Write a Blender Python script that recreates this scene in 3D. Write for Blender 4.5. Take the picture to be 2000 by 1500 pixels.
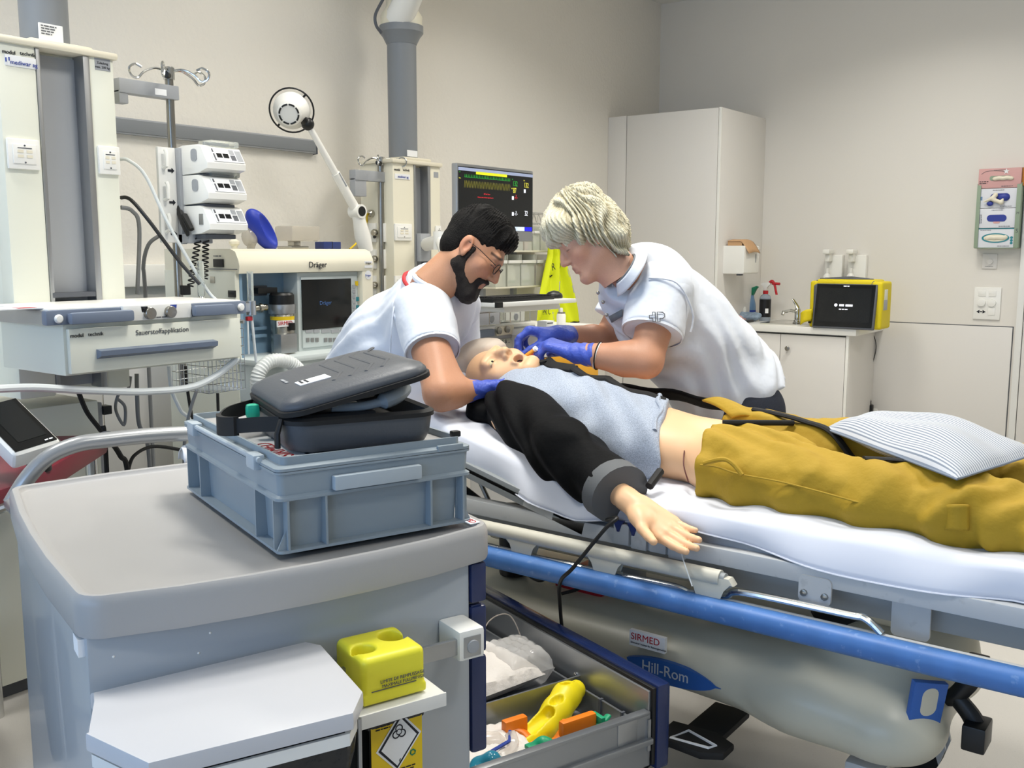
import bpy, bmesh, math, random
import numpy as np
from math import sin, cos, pi, radians, atan2, sqrt
from mathutils import Matrix, Vector, noise
random.seed(7)
SC = bpy.context.scene
COL = SC.collection
for o in list(bpy.data.objects): bpy.data.objects.remove(o)
V = Vector

# ---------------------------------------------------------------- camera
FPX, HOR, AZ, CH = 1900.0, 490.0, 37.0, 1.42     # focal length and horizon in px of a 2000x1500 frame, yaw, height
PITCH = math.atan((750-HOR)/FPX)
_a = radians(AZ)
RIGHT = V((cos(_a), sin(_a), 0))
FWD = V((-sin(_a)*cos(PITCH), cos(_a)*cos(PITCH), -sin(PITCH)))
UP = RIGHT.cross(FWD)
CAM = V((0, 0, CH))
cd = bpy.data.cameras.new('camera'); cam = bpy.data.objects.new('camera', cd); COL.objects.link(cam)
cd.sensor_width = 36; cd.sensor_fit = 'HORIZONTAL'; cd.lens = FPX/2000*36; cd.clip_start = .02
cam.matrix_world = Matrix.Translation(CAM) @ Matrix((RIGHT, UP, -FWD)).transposed().to_4x4()
SC.camera = cam

# ---------------------------------------------------------------- room extents, light, exposure
XW, YW, XE, YS, ZC = -3.99, 7.305, 3.2, -3.0, 3.4   # left wall, right wall, the two walls behind the camera, ceiling
SC.view_settings.view_transform = 'Standard'; SC.view_settings.look = 'None'
SC.view_settings.gamma = 1; SC.view_settings.use_curve_mapping = False
SC.view_settings.exposure = -0.30
W = bpy.data.worlds.new('world'); SC.world = W; W.use_nodes = True
W.node_tree.nodes['Background'].inputs[0].default_value = (.55, .72, 1, 1)
W.node_tree.nodes['Background'].inputs[1].default_value = 1.0

def area(name, loc, rot, sx, sy, power, col, spread=pi):
    l = bpy.data.lights.new(name, 'AREA'); l.shape = 'RECTANGLE'; l.size = sx; l.size_y = sy
    l.energy = power; l.color = col; l.spread = spread
    o = bpy.data.objects.new(name, l); COL.objects.link(o); o.location = loc; o.rotation_euler = rot
    return o
LAMPS = [(-2.5, 4.7, 27, 'above the yellow vest'), (-1.6, 5.9, 27, 'above the sink counter'), (-1.45, 2.1, 42, 'above the stretcher'), (-.2, 3.6, 33, 'beyond the foot of the stretcher'), (-2.8, .8, 27, 'in front of the cream pendant'), (.9, 5.2, 25, 'near the door'), (.6, 1.0, 18, 'behind the treatment trolley'), (-2.9, 2.9, 15, 'above the anaesthesia machine')]
for i, (x, y, pw, wh) in enumerate(LAMPS):
    area('ceiling_light', (x, y, ZC-.045), (0, 0, 0), .55, .55, pw, (1, .972, .91), radians(140))
area('daylight', (-1.2, YS-.12, 1.75), (radians(90), 0, 0), 5.2, 1.7, 150, (.40, .63, 1))

# ---------------------------------------------------------------- measuring: a pixel of the photograph to a point on a plane
def ray(x, y): return FWD + RIGHT*((x-1000)/FPX) - UP*((y-750)/FPX)
def AX(x, y, X): d = ray(x, y); return CAM + d*(X/d.x)
def AY(x, y, Y): d = ray(x, y); return CAM + d*(Y/d.y)
def AZ_(x, y, Z): d = ray(x, y); return CAM + d*((Z-CH)/d.z)

# ---------------------------------------------------------------- materials
def lin(c):
    if isinstance(c, str): c = [int(c[i:i+2], 16)/255 for i in (0, 2, 4)]
    return tuple(x/12.92 if x <= .04045 else ((x+.055)/1.055)**2.4 for x in c)
MATS = {}
def mat(name, col, rough=.5, metal=0, spec=.5, noise=None, bump=None, trans=0, ior=1.45, emit=0, alpha=1, coat=0, sss=0, sheen=0, attr=False, wear=None):
    """noise=(scale, amount) colour mottling; bump=(scale, strength, detail); wear=(scale, colour, amount)"""
    m = bpy.data.materials.new(name); m.use_nodes = True; nt = m.node_tree; b = nt.nodes['Principled BSDF']
    c = lin(col)
    I = b.inputs
    I['Base Color'].default_value = (*c, 1); I['Roughness'].default_value = rough; I['Metallic'].default_value = metal
    I['Specular IOR Level'].default_value = spec; I['IOR'].default_value = ior
    I['Transmission Weight'].default_value = trans; I['Alpha'].default_value = alpha; I['Coat Weight'].default_value = coat
    if sss: I['Subsurface Weight'].default_value = sss; I['Subsurface Radius'].default_value = (.012, .005, .003); I['Subsurface Scale'].default_value = 1
    if sheen: I['Sheen Weight'].default_value = sheen
    if emit: I['Emission Color'].default_value = (*c, 1); I['Emission Strength'].default_value = emit
    tc = nt.nodes.new('ShaderNodeTexCoord')
    def nz(scale, detail=4):
        n = nt.nodes.new('ShaderNodeTexNoise'); n.inputs['Scale'].default_value = scale; n.inputs['Detail'].default_value = detail
        nt.links.new(tc.outputs['Object'], n.inputs['Vector']); return n
    src = None
    if attr:
        at = nt.nodes.new('ShaderNodeVertexColor'); at.layer_name = 'Col'; src = at.outputs[0]
    def mix(fac, a, bcol, mode='MIX'):
        mx = nt.nodes.new('ShaderNodeMix'); mx.data_type = 'RGBA'; mx.blend_type = mode
        nt.links.new(fac, mx.inputs[0])
        if a is None: mx.inputs[6].default_value = (*c, 1)
        else: nt.links.new(a, mx.inputs[6])
        mx.inputs[7].default_value = (*bcol, 1); return mx.outputs[2]
    if noise:
        n = nz(noise[0]); mr = nt.nodes.new('ShaderNodeMapRange'); nt.links.new(n.outputs[0], mr.inputs[0])
        mr.inputs[1].default_value = .35; mr.inputs[2].default_value = .65; mr.inputs[4].default_value = 1
        d = tuple(max(0, x*(1-noise[1])) for x in c)
        if attr:
            src = mix(mr.outputs[0], src, (1-noise[1],)*3, 'MULTIPLY')
        else: src = mix(mr.outputs[0], src, d)
    if wear:
        n = nz(wear[0], 8); mr = nt.nodes.new('ShaderNodeMapRange'); nt.links.new(n.outputs[0], mr.inputs[0])
        mr.inputs[1].default_value = .62; mr.inputs[2].default_value = .68; mr.inputs[4].default_value = wear[2]
        src = mix(mr.outputs[0], src, lin(wear[1]))
    if src is not None: nt.links.new(src, I['Base Color'])
    if bump:
        n = nz(bump[0], bump[2] if len(bump) > 2 else 3); bp = nt.nodes.new('ShaderNodeBump')
        bp.inputs['Strength'].default_value = bump[1]; bp.inputs['Distance'].default_value = .01
        nt.links.new(n.outputs[0], bp.inputs['Height']); nt.links.new(bp.outputs[0], I['Normal'])
    MATS[name] = m; return m
def stripes(name, base, line, n=90, axis=0, w=.35, rough=.85):
    m = mat(name, base, rough); nt = m.node_tree; b = nt.nodes['Principled BSDF']
    uv = nt.nodes.new('ShaderNodeUVMap'); sp = nt.nodes.new('ShaderNodeSeparateXYZ'); nt.links.new(uv.outputs[0], sp.inputs[0])
    ml = nt.nodes.new('ShaderNodeMath'); ml.operation = 'MULTIPLY'; ml.inputs[1].default_value = n; nt.links.new(sp.outputs[axis], ml.inputs[0])
    fr = nt.nodes.new('ShaderNodeMath'); fr.operation = 'FRACT'; nt.links.new(ml.outputs[0], fr.inputs[0])
    lt = nt.nodes.new('ShaderNodeMath'); lt.operation = 'LESS_THAN'; lt.inputs[1].default_value = w; nt.links.new(fr.outputs[0], lt.inputs[0])
    mx = nt.nodes.new('ShaderNodeMix'); mx.data_type = 'RGBA'; nt.links.new(lt.outputs[0], mx.inputs[0])
    mx.inputs[6].default_value = (*lin(base), 1); mx.inputs[7].default_value = (*lin(line), 1)
    nt.links.new(mx.outputs[2], b.inputs['Base Color']); return m

# ---------------------------------------------------------------- mesh builder
def crs(pts, n=6, closed=False):
    """Catmull-Rom through points"""
    P = [V(p) for p in pts]; out = []
    L = len(P)
    for i in range(L if closed else L-1):
        if closed: p0, p1, p2, p3 = P[i-1], P[i], P[(i+1) % L], P[(i+2) % L]
        else: p0, p1, p2, p3 = P[max(i-1, 0)], P[i], P[i+1], P[min(i+2, L-1)]
        for k in range(n):
            t = k/n
            out.append(.5*((2*p1)+(p2-p0)*t+(2*p0-5*p1+4*p2-p3)*t*t+(3*p1-p0-3*p2+p3)*t**3))
    if not closed: out.append(P[-1])
    return out
def rrect(w, h, r, n=4, cx=0, cy=0):
    """rounded rectangle outline, counter-clockwise"""
    out = []
    for (sx, sy, a0) in ((1, 1, 0), (-1, 1, 90), (-1, -1, 180), (1, -1, 270)):
        for k in range(n+1):
            a = radians(a0+90*k/n); out.append((cx+sx*(w/2-r)+r*cos(a), cy+sy*(h/2-r)+r*sin(a)))
    return out
def frame(o, u, v):
    """matrix with origin o, x along u, y along v (made orthonormal), z = u x v"""
    u = V(u).normalized(); v = V(v); v = (v-u*v.dot(u)).normalized(); w = u.cross(v)
    M = Matrix((u, v, w)).transposed().to_4x4(); M.translation = V(o); return M
class MB:
    def __init__(s, F=None): s.v = []; s.f = []; s.uv = None; s.F = F
    def add(s, vs, fs, M=None):
        n = len(s.v)
        s.v += [tuple(M @ V(p)) if M is not None else tuple(p) for p in vs]
        s.f += [tuple(i+n for i in f) for f in fs]; return s
    def bm(s, b, M=None):
        b.verts.index_update(); s.add([v.co for v in b.verts], [[v.index for v in f.verts] for f in b.faces], M); b.free(); return s
    def box(s, x0, x1, y0, y1, z0, z1, bev=0, M=None, seg=2):
        b = bmesh.new(); bmesh.ops.create_cube(b, size=1)
        for v in b.verts: v.co = V(((x0+x1)/2+v.co.x*(x1-x0), (y0+y1)/2+v.co.y*(y1-y0), (z0+z1)/2+v.co.z*(z1-z0)))
        if bev: bmesh.ops.bevel(b, geom=b.edges[:], offset=bev, segments=seg, profile=.6, affect='EDGES', clamp_overlap=True)
        return s.bm(b, M)
    def cbox(s, c, sz, bev=0, M=None, seg=2):
        return s.box(c[0]-sz[0]/2, c[0]+sz[0]/2, c[1]-sz[1]/2, c[1]+sz[1]/2, c[2]-sz[2]/2, c[2]+sz[2]/2, bev, M, seg)
    def prism(s, poly, z0, z1, M=None, bev=0, taper=1.0, seg=2):
        """outline in xy pulled from z0 to z1; taper scales the z1 end about the outline's centre"""
        n = len(poly); cx = sum(p[0] for p in poly)/n; cy = sum(p[1] for p in poly)/n
        b = bmesh.new()
        lo = [b.verts.new((p[0], p[1], z0)) for p in poly]; hi = [b.verts.new((cx+(p[0]-cx)*taper, cy+(p[1]-cy)*taper, z1)) for p in poly]
        fl = b.faces.new(lo[::-1]); fh = b.faces.new(hi)
        for i in range(n): b.faces.new((lo[i], lo[(i+1) % n], hi[(i+1) % n], hi[i]))
        if bev:
            es = list(fl.edges)+list(fh.edges)
            bmesh.ops.bevel(b, geom=es, offset=bev, segments=seg, profile=.6, affect='EDGES', clamp_overlap=True)
        return s.bm(b, M)
    def loft(s, rings, caps=True, closed=True, M=None):
        n = len(rings[0]); vs = [p for r in rings for p in r]; fs = []
        for i in range(len(rings)-1):
            for k in range(n if closed else n-1):
                a, b2 = i*n+k, i*n+(k+1) % n; fs.append((a, b2, b2+n, a+n))
        if caps and closed: fs.append(tuple(range(n))[::-1]); fs.append(tuple(range((len(rings)-1)*n, len(rings)*n)))
        return s.add(vs, fs, M)
    def tube(s, pts, r, n=8, closed=False, M=None, flat=None):
        P = [V(p) for p in pts]; L = len(P); rings = []; nrm = None
        for i in range(L):
            if closed: t = (P[(i+1) % L]-P[i-1])
            else: t = P[min(i+1, L-1)]-P[max(i-1, 0)]
            t = t.normalized() if t.length > 1e-9 else V((0, 0, 1))
            if nrm is None: nrm = t.orthogonal().normalized() if flat is None else V(flat[0])
            nrm = (nrm-t*nrm.dot(t)); nrm = nrm.normalized() if nrm.length > 1e-6 else t.orthogonal().normalized()
            bi = t.cross(nrm); rr = r[i] if isinstance(r, (list, tuple)) else r
            fa = 1 if flat is None else flat[1]
            rings.append([P[i]+(nrm*cos(2*pi*k/n)*fa+bi*sin(2*pi*k/n))*rr for k in range(n)])
        if closed: rings.append(rings[0]); return s.loft(rings, False, M=M)
        return s.loft(rings, True, M=M)
    def lathe(s, prof, M=None, n=24, caps=True):
        rings = [[(max(r, 1e-4)*cos(2*pi*k/n), max(r, 1e-4)*sin(2*pi*k/n), z) for k in range(n)] for r, z in prof]
        return s.loft(rings, caps, M=M)
    def cyl(s, a, b, r, n=16, r2=None): return s.tube([a, b], [r, r if r2 is None else r2], n)
    def ball(s, c, r, n=12, M=None):
        r = (r, r, r) if not isinstance(r, (tuple, list)) else r
        rings = []
        for i in range(n+1):
            th = pi*i/n; q = max(sin(th), 1e-3)
            rings.append([(c[0]+r[0]*q*cos(2*pi*k/(2*n)), c[1]+r[1]*q*sin(2*pi*k/(2*n)), c[2]-r[2]*cos(th)) for k in range(2*n)])
        return s.loft(rings, True, M=M)
    def grid(s, fn, nu, nv, uv=True):
        """fn(u,v) -> point, u,v in 0..1; keeps uv"""
        b = len(s.v)
        if s.uv is None: s.uv = [(0, 0)]*len(s.v)
        for i in range(nu+1):
            for j in range(nv+1): s.v.append(tuple(fn(i/nu, j/nv))); s.uv.append((i/nu, j/nv))
        for i in range(nu):
            for j in range(nv):
                a = b+i*(nv+1)+j; s.f.append((a, a+nv+1, a+nv+2, a+1))
        return s
    def build(s, name, material, parent=None, smooth=35, solid=0, sub=0, label=None, kind=None, group=None, cat=None):
        if s.F is not None: s.v = [tuple(s.F @ V(p)) for p in s.v]
        me = bpy.data.meshes.new(name)
        if parent is not None:
            R = parent.matrix_basis if parent.parent is None else parent.parent.matrix_basis @ parent.matrix_basis
            Ri = R.inverted(); org = None
            vs = [Ri @ V(p) for p in s.v]
        else:
            A = np.array(s.v); lo, hi = A.min(0), A.max(0); org = V(((lo[0]+hi[0])/2, (lo[1]+hi[1])/2, lo[2]))
            vs = [V(p)-org for p in s.v]
        me.from_pydata([tuple(p) for p in vs], [], s.f); me.update()
        if s.uv is not None:
            u = me.uv_layers.new(name='UVMap')
            li = np.empty(len(me.loops), np.int32); me.loops.foreach_get('vertex_index', li)
            uvs = s.uv+[(0, 0)]*(len(s.v)-len(s.uv))
            u.data.foreach_set('uv', np.array(uvs, np.float32)[li].ravel())
        b = bmesh.new(); b.from_mesh(me); bmesh.ops.recalc_face_normals(b, faces=b.faces) if not solid else None; b.to_mesh(me); b.free()
        if smooth is not None:
            me.polygons.foreach_set('use_smooth', [True]*len(me.polygons)); me.set_sharp_from_angle(angle=radians(smooth))
        me.materials.append(MATS[material] if isinstance(material, str) else material)
        o = bpy.data.objects.new(name, me); COL.objects.link(o)
        if org is not None: o.location = org
        if parent is not None: o.parent = parent
        if solid: md = o.modifiers.new('solid', 'SOLIDIFY'); md.thickness = solid; md.offset = -1
        if sub: md = o.modifiers.new('sub', 'SUBSURF'); md.levels = sub; md.render_levels = sub
        if label: o['label'] = label
        if kind: o['kind'] = kind
        if group: o['group'] = group
        if cat: o['category'] = cat
        return o
def thing(name, label, cat, loc=(0, 0, 0), rotz=0, group=None):
    o = bpy.data.objects.new(name, None); COL.objects.link(o); o.empty_display_size = .05
    o.matrix_basis = Matrix.Translation(V(loc)) @ Matrix.Rotation(rotz, 4, 'Z')
    o['label'] = label; o['category'] = cat
    if group: o['group'] = group
    return o
def copy_tree(o, parent=None):
    c = o.copy(); COL.objects.link(c); c.parent = parent
    for ch in list(o.children): copy_tree(ch, c)
    return c
def text(parent, s, o, u, v, size, material, name='lettering', align='LEFT', sx=1.0, ext=.0004, bold=0):
    """flat letters at o, reading along u, upright along v"""
    cu = bpy.data.curves.new(name, 'FONT'); cu.body = s; cu.size = size; cu.extrude = ext; cu.align_x = align; cu.resolution_u = 3
    cu.offset = bold*size*.3
    t = bpy.data.objects.new(name, cu); COL.objects.link(t)
    dg = bpy.context.evaluated_depsgraph_get(); me = bpy.data.meshes.new_from_object(t.evaluated_get(dg))
    bpy.data.objects.remove(t); bpy.data.curves.remove(cu)
    M = frame(o, u, v) @ Matrix.Diagonal((sx, 1, 1, 1))
    R = Matrix.Identity(4)
    if parent is not None: R = parent.matrix_basis if parent.parent is None else parent.parent.matrix_basis @ parent.matrix_basis
    me.transform(R.inverted() @ M); me.materials.clear(); me.materials.append(MATS[material])
    ob = bpy.data.objects.new(name, me); COL.objects.link(ob); ob.parent = parent
    return ob
def scribble(parent, o, u, v, rows, w, lh, material, name='print_lines', seed=1):
    """several rows of unreadably small print as short raised dashes"""
    rnd = random.Random(seed); b = MB(); M = frame(o, u, v)
    for r in range(rows):
        x = 0
        while x < w:
            L = rnd.uniform(.25, .9)*lh*4; L = min(L, w-x)
            if L > .2*lh: b.box(x, x+L, -r*lh*1.6-lh*.7, -r*lh*1.6, 0, .0005, M=M)
            x += L+lh*.5
        w *= rnd.uniform(.85, 1.05)
    return b.build(name, material, parent, smooth=None)
def plane_label(name, M, w, h, material, parent, r=0, t=.0008):
    b = MB(); b.prism(rrect(w, h, r or min(w, h)*.08, 3), 0, t, M); return b.build(name, material, parent, smooth=None)
# ---------------------------------------------------------------- signed-distance modelling (bodies, cloth, organic shapes)
class SDF:
    def __init__(s, lo, hi, vox):
        s.lo = np.array(lo, np.float32); s.vox = vox
        s.n = np.ceil((np.array(hi)-s.lo)/vox).astype(int)+1
        s.F = np.full(s.n, .5, np.float32); s.ax = [s.lo[i]+np.arange(s.n[i], dtype=np.float32)*vox for i in range(3)]
    def blk(s, lo, hi):
        a = np.clip(np.floor((np.array(lo)-s.lo)/s.vox).astype(int), 0, s.n); b = np.clip(np.ceil((np.array(hi)-s.lo)/s.vox).astype(int)+1, 0, s.n)
        if np.any(b-a < 1): return None, None
        sl = tuple(slice(a[i], b[i]) for i in range(3))
        return sl, np.meshgrid(*[s.ax[i][sl[i]] for i in range(3)], indexing='ij')
    def op(s, sl, d, k, mode):
        f = s.F[sl]
        if mode == 'sub': d = -d; f2 = -f
        if k <= 0: r = np.minimum(f, d) if mode == 'add' else np.maximum(f, d)
        elif mode == 'add': h = np.clip(.5+.5*(d-f)/k, 0, 1); r = d*(1-h)+f*h-k*h*(1-h)
        else: h = np.clip(.5-.5*(d-f)/k, 0, 1); r = d*(1-h)+f*h+k*h*(1-h)
        if mode == 'and': pass
        s.F[sl] = r
    def cap(s, a, b, ra, rb=None, k=.02, mode='add', flat=None):
        """tapered capsule; flat=(axis, f): thickness along axis times f"""
        rb = ra if rb is None else rb; a = np.array(a, np.float32); b = np.array(b, np.float32); m = max(ra, rb)*(max(1, flat[1]) if flat else 1)+k+s.vox*3
        sl, g = s.blk(np.minimum(a, b)-m, np.maximum(a, b)+m)
        if sl is None: return s
        ab = b-a; L = max(float(ab@ab), 1e-9)
        q = [g[i]-a[i] for i in range(3)]
        t = np.clip((q[0]*ab[0]+q[1]*ab[1]+q[2]*ab[2])/L, 0, 1)
        q = [q[i]-t*ab[i] for i in range(3)]
        d2 = q[0]**2+q[1]**2+q[2]**2
        if flat:
            x = np.array(flat[0], np.float32); x /= np.linalg.norm(x); c = q[0]*x[0]+q[1]*x[1]+q[2]*x[2]
            d2 = d2+c*c*(1/flat[1]**2-1)
        s.op(sl, (np.sqrt(d2)-(ra+(rb-ra)*t))*(min(1, flat[1]) if flat else 1), k, mode); return s
    def chain(s, pts, rs, k=.02, flat=None, mode='add'):
        for i in range(len(pts)-1): s.cap(pts[i], pts[i+1], rs[i], rs[i+1], k, mode, flat)
        return s
    def ell(s, c, r, M=None, k=.02, mode='add'):
        """ellipsoid; M = 3x3 with axes as columns"""
        c = np.array(c, np.float32); m = max(r)+k+s.vox*3
        sl, g = s.blk(c-m, c+m)
        if sl is None: return s
        q = [g[i]-c[i] for i in range(3)]
        if M is not None:
            M = np.array(M, np.float32); q = [q[0]*M[0, j]+q[1]*M[1, j]+q[2]*M[2, j] for j in range(3)]
        n0 = np.sqrt((q[0]/r[0])**2+(q[1]/r[1])**2+(q[2]/r[2])**2)
        n1 = np.sqrt((q[0]/r[0]**2)**2+(q[1]/r[1]**2)**2+(q[2]/r[2]**2)**2)
        s.op(sl, n0*(n0-1)/np.maximum(n1, 1e-6), k, mode); return s
    def cut(s, p, n, k=0):
        """remove everything on the side of the plane that n points to"""
        p = np.array(p); n = np.array(n, float); n /= np.linalg.norm(n)
        X, Y, Z = np.meshgrid(*s.ax, indexing='ij'); d = (X-p[0])*n[0]+(Y-p[1])*n[1]+(Z-p[2])*n[2]
        s.F = np.maximum(s.F, d.astype(np.float32)); return s
    def warp(s, fn):
        X, Y, Z = np.meshgrid(*s.ax, indexing='ij'); s.F = (s.F+fn(X, Y, Z)).astype(np.float32); return s
    def mesh(s, smooth=1):
        F = s.F; I = F < 0
        n = np.array(F.shape)
        c = [(i, j, k) for i in (0, 1) for j in (0, 1) for k in (0, 1)]
        def sh(A, o): return A[o[0]:n[0]-1+o[0], o[1]:n[1]-1+o[1], o[2]:n[2]-1+o[2]]
        cnt = sum(sh(I, o).astype(np.int8) for o in c); act = (cnt > 0) & (cnt < 8)
        idx = np.full(act.shape, -1, np.int64); ci = np.argwhere(act); idx[act] = np.arange(len(ci))
        pos = np.zeros((len(ci), 3)); w = np.zeros(len(ci))
        vals = {o: sh(F, o)[act] for o in c}
        for o in c:
            for a in range(3):
                if o[a] == 0:
                    o2 = list(o); o2[a] = 1; o2 = tuple(o2); f0, f1 = vals[o], vals[o2]
                    m = (f0 < 0) != (f1 < 0); t = np.where(m, f0/np.where(m, f0-f1, 1), 0)
                    p = np.array(o, float)[None].repeat(len(ci), 0); p[:, a] += t
                    pos += p*m[:, None]; w += m
        P = (ci+pos/w[:, None])*s.vox+s.lo
        faces = []
        for a in range(3):
            b, d = (a+1) % 3, (a+2) % 3
            s0 = [slice(0, n[i]) for i in range(3)]; s1 = list(s0); s0[a] = slice(0, n[a]-1); s1[a] = slice(1, n[a])
            A, B = I[tuple(s0)], I[tuple(s1)]
            e = np.argwhere(A != B); e = e[(e[:, b] > 0) & (e[:, d] > 0) & (e[:, b] < n[b]-1) & (e[:, d] < n[d]-1)]
            ins = A[tuple(e.T)]
            def g(ob, od):
                q = e.copy(); q[:, b] -= ob; q[:, d] -= od; return idx[tuple(q.T)]
            q = np.stack([g(1, 1), g(0, 1), g(0, 0), g(1, 0)], 1); q[~ins] = q[~ins][:, ::-1]; faces.append(q)
        Q = np.concatenate(faces)
        for _ in range(smooth):
            acc = np.zeros_like(P); k = np.zeros(len(P))
            for i in range(4):
                j = (i+1) % 4
                np.add.at(acc, Q[:, i], P[Q[:, j]]); np.add.at(acc, Q[:, j], P[Q[:, i]]); np.add.at(k, Q[:, i], 1); np.add.at(k, Q[:, j], 1)
            P = .5*P+.5*acc/np.maximum(k, 1)[:, None]
        return P, Q
def obj_from(PQ, name, material, parent=None, col=None, **kw):
    """(points, quads) or a list of them as one mesh object; col(P) -> rgb per vertex"""
    if isinstance(PQ, tuple): PQ = [PQ]
    Ps, Qs, n = [], [], 0
    for P, Q in PQ: Ps.append(P); Qs.append(Q+n); n += len(P)
    P = np.concatenate(Ps); Q = np.concatenate(Qs)
    org = np.zeros(3)
    if parent is None: org = np.array([*(P.min(0)[:2]+P.max(0)[:2])/2, P.min(0)[2]])
    else: org = np.array(parent.matrix_world.translation if parent.parent is None else (parent.parent.matrix_basis @ parent.matrix_basis).translation) if parent.parent else np.array(parent.matrix_basis.translation)
    me = bpy.data.meshes.new(name); me.vertices.add(len(P)); me.vertices.foreach_set('co', (P-org).astype(np.float32).ravel())
    me.loops.add(Q.size); me.loops.foreach_set('vertex_index', Q.astype(np.int32).ravel())
    me.polygons.add(len(Q)); me.polygons.foreach_set('loop_start', np.arange(0, Q.size, 4, dtype=np.int32)); me.polygons.foreach_set('loop_total', np.full(len(Q), 4, np.int32))
    me.update(calc_edges=True); me.validate(); me.polygons.foreach_set('use_smooth', [True]*len(me.polygons))
    if col is not None:
        ca = me.color_attributes.new('Col', 'FLOAT_COLOR', 'POINT'); c = np.ones((len(P), 4), np.float32); c[:, :3] = col(P); ca.data.foreach_set('color', c.ravel())
    me.materials.append(MATS[material]); o = bpy.data.objects.new(name, me); COL.objects.link(o)
    if parent is None: o.location = org
    else: o.parent = parent
    for k, v in kw.items(): o[k] = v
    return o
def basis(u, v):
    """3x3 with orthonormal columns: u, v made square, u x v"""
    u = np.array(u, float); u /= np.linalg.norm(u); v = np.array(v, float); v = v-u*(u@v); v /= np.linalg.norm(v)
    return np.stack([u, v, np.cross(u, v)], 1)
def wob(X, Y, Z, f, seed):
    """cheap smooth 3-D wobble in -1..1"""
    r = np.random.RandomState(seed); s = 0
    for i in range(5):
        d = r.normal(size=3); d /= np.linalg.norm(d); q = f*(1+.5*i)
        s = s+np.sin(q*(X*d[0]+Y*d[1]+Z*d[2])+r.uniform(0, 6.3)+1.3*np.sin(q*.6*(X*d[1]+Y*d[2]-Z*d[0])+i))/(1+.4*i)
    return s/3
# ---------------------------------------------------------------- materials
mat('wall_plaster', 'E3DFD6', .75, bump=(45, .35, 4))
mat('wall_paint', 'E2DED6', .6, bump=(120, .04))
mat('panel_white', 'E0DDD8', .45)
mat('ceiling_white', 'E6E4DE', .8)
mat('floor_vinyl', 'BDBAB4', .28, noise=(900, .22), wear=(160, '9C9A96', .35))
mat('gap_dark', '2A2A2A', .8)
mat('lamp_glow', 'FFF3DC', .5, emit=4)
mat('white_plastic', 'E6E6E2', .4)
mat('white_gloss', 'EDECE6', .25)
mat('cream_plastic', 'E4DFCB', .38)
mat('ivory', 'E2DBC6', .4)
mat('pale_cream', 'DFE0D2', .38)
mat('grey_steel_paint', '7E8286', .4)
mat('grey_mid', 'A0A3A7', .45)
mat('grey_dark', '55585E', .5)
mat('grey_blue', '6F7A8C', .42)
mat('alu', 'A9ABAD', .32, metal=.85, bump=(300, .02))
mat('chrome', 'D5D6D4', .12, metal=1)
mat('steel_dull', '9C9A94', .28, metal=1)
mat('black_plastic', '141516', .4)
mat('black_matt', '101010', .8)
mat('rubber_black', '1A1A1B', .7)
mat('ink', '1B1E26', .7)
mat('ink_grey', '55585C', .7)
mat('ink_blue', '28429A', .6)
mat('ink_red', 'B3202A', .6)
mat('paper', 'ECEDEE', .8)
mat('screen_black', '0B0C0D', .12)
mat('screen_off', '17191A', .15)
mat('glass_clear', 'F4F7F5', .05, trans=1, ior=1.3)
mat('acrylic', 'EEF2EE', .12, trans=.85, ior=1.15)
mat('red', 'B4202A', .5); mat('green', '1F7D5C', .4); mat('blue_tab', '2C4CA0', .4)
mat('cable_grey', '7C7E80', .5); mat('cable_black', '161616', .5); mat('tube_white', 'D9DEDE', .35)
mat('yellow', 'E7C518', .5)

# ---------------------------------------------------------------- the room
def S(o): o['kind'] = 'structure'; return o
b = MB(); b.box(XW, XE, YS, YW, -.12, 0); floor = S(b.build('floor', 'floor_vinyl', smooth=None))
for p, q in (((1290, 1468), (1333, 1436)), ((1333, 1436), (1290, 1418)), ((1260, 1500), (1286, 1478))):
    A, B = AZ_(*p, 0), AZ_(*q, 0); d = (B-A); b = MB(); b.box(0, d.length, -.006, .006, 0, .0012, M=frame(A, d, V((-d.y, d.x, 0)))); b.build('floor_inlay_line', 'ink', floor, smooth=None)
b = MB(); b.box(XW, XE, YS, YW, ZC, ZC+.12); ceil = S(b.build('ceiling', 'ceiling_white', smooth=None))
b = MB(); b.box(XW-.15, XW, YS-.15, YW+.15, -.12, ZC+.12); wl = S(b.build('wall_left', 'wall_plaster', smooth=None))
b = MB(); b.box(XW, XE+.15, YW, YW+.15, -.12, ZC+.12); wr = S(b.build('wall_right', 'wall_paint', smooth=None))
b = MB(); b.box(XE, XE+.15, YS-.15, YW, -.12, ZC+.12); S(b.build('wall_near', 'wall_paint', smooth=None))
# window wall behind the camera: piers, sill and lintel around three openings
wx = [(-3.7, -2.1), (-1.95, -.35), (-.2, 1.4)]; zw0, zw1 = .95, 2.6
b = MB(); b.box(XW-.15, XE+.15, YS-.15, YS, -.12, zw0); b.box(XW-.15, XE+.15, YS-.15, YS, zw1, ZC+.12)
e = [XW-.15]+[q for w in wx for q in w]+[XE+.15]
for i in range(0, len(e), 2): b.box(e[i], e[i+1], YS-.15, YS, zw0, zw1)
S(b.build('wall_window', 'wall_paint', smooth=None))
for i, (a, c) in enumerate(wx):
    b = MB()
    for x0, x1, z0, z1 in ((a, a+.05, zw0, zw1), (c-.05, c, zw0, zw1), (a, c, zw0, zw0+.05), (a, c, zw1-.05, zw1), ((a+c)/2-.03, (a+c)/2+.03, zw0, zw1)):
        b.box(x0, x1, YS-.1, YS-.04, z0, z1)
    S(b.build('window_%d' % (i+1), 'white_plastic', smooth=None))
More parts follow.
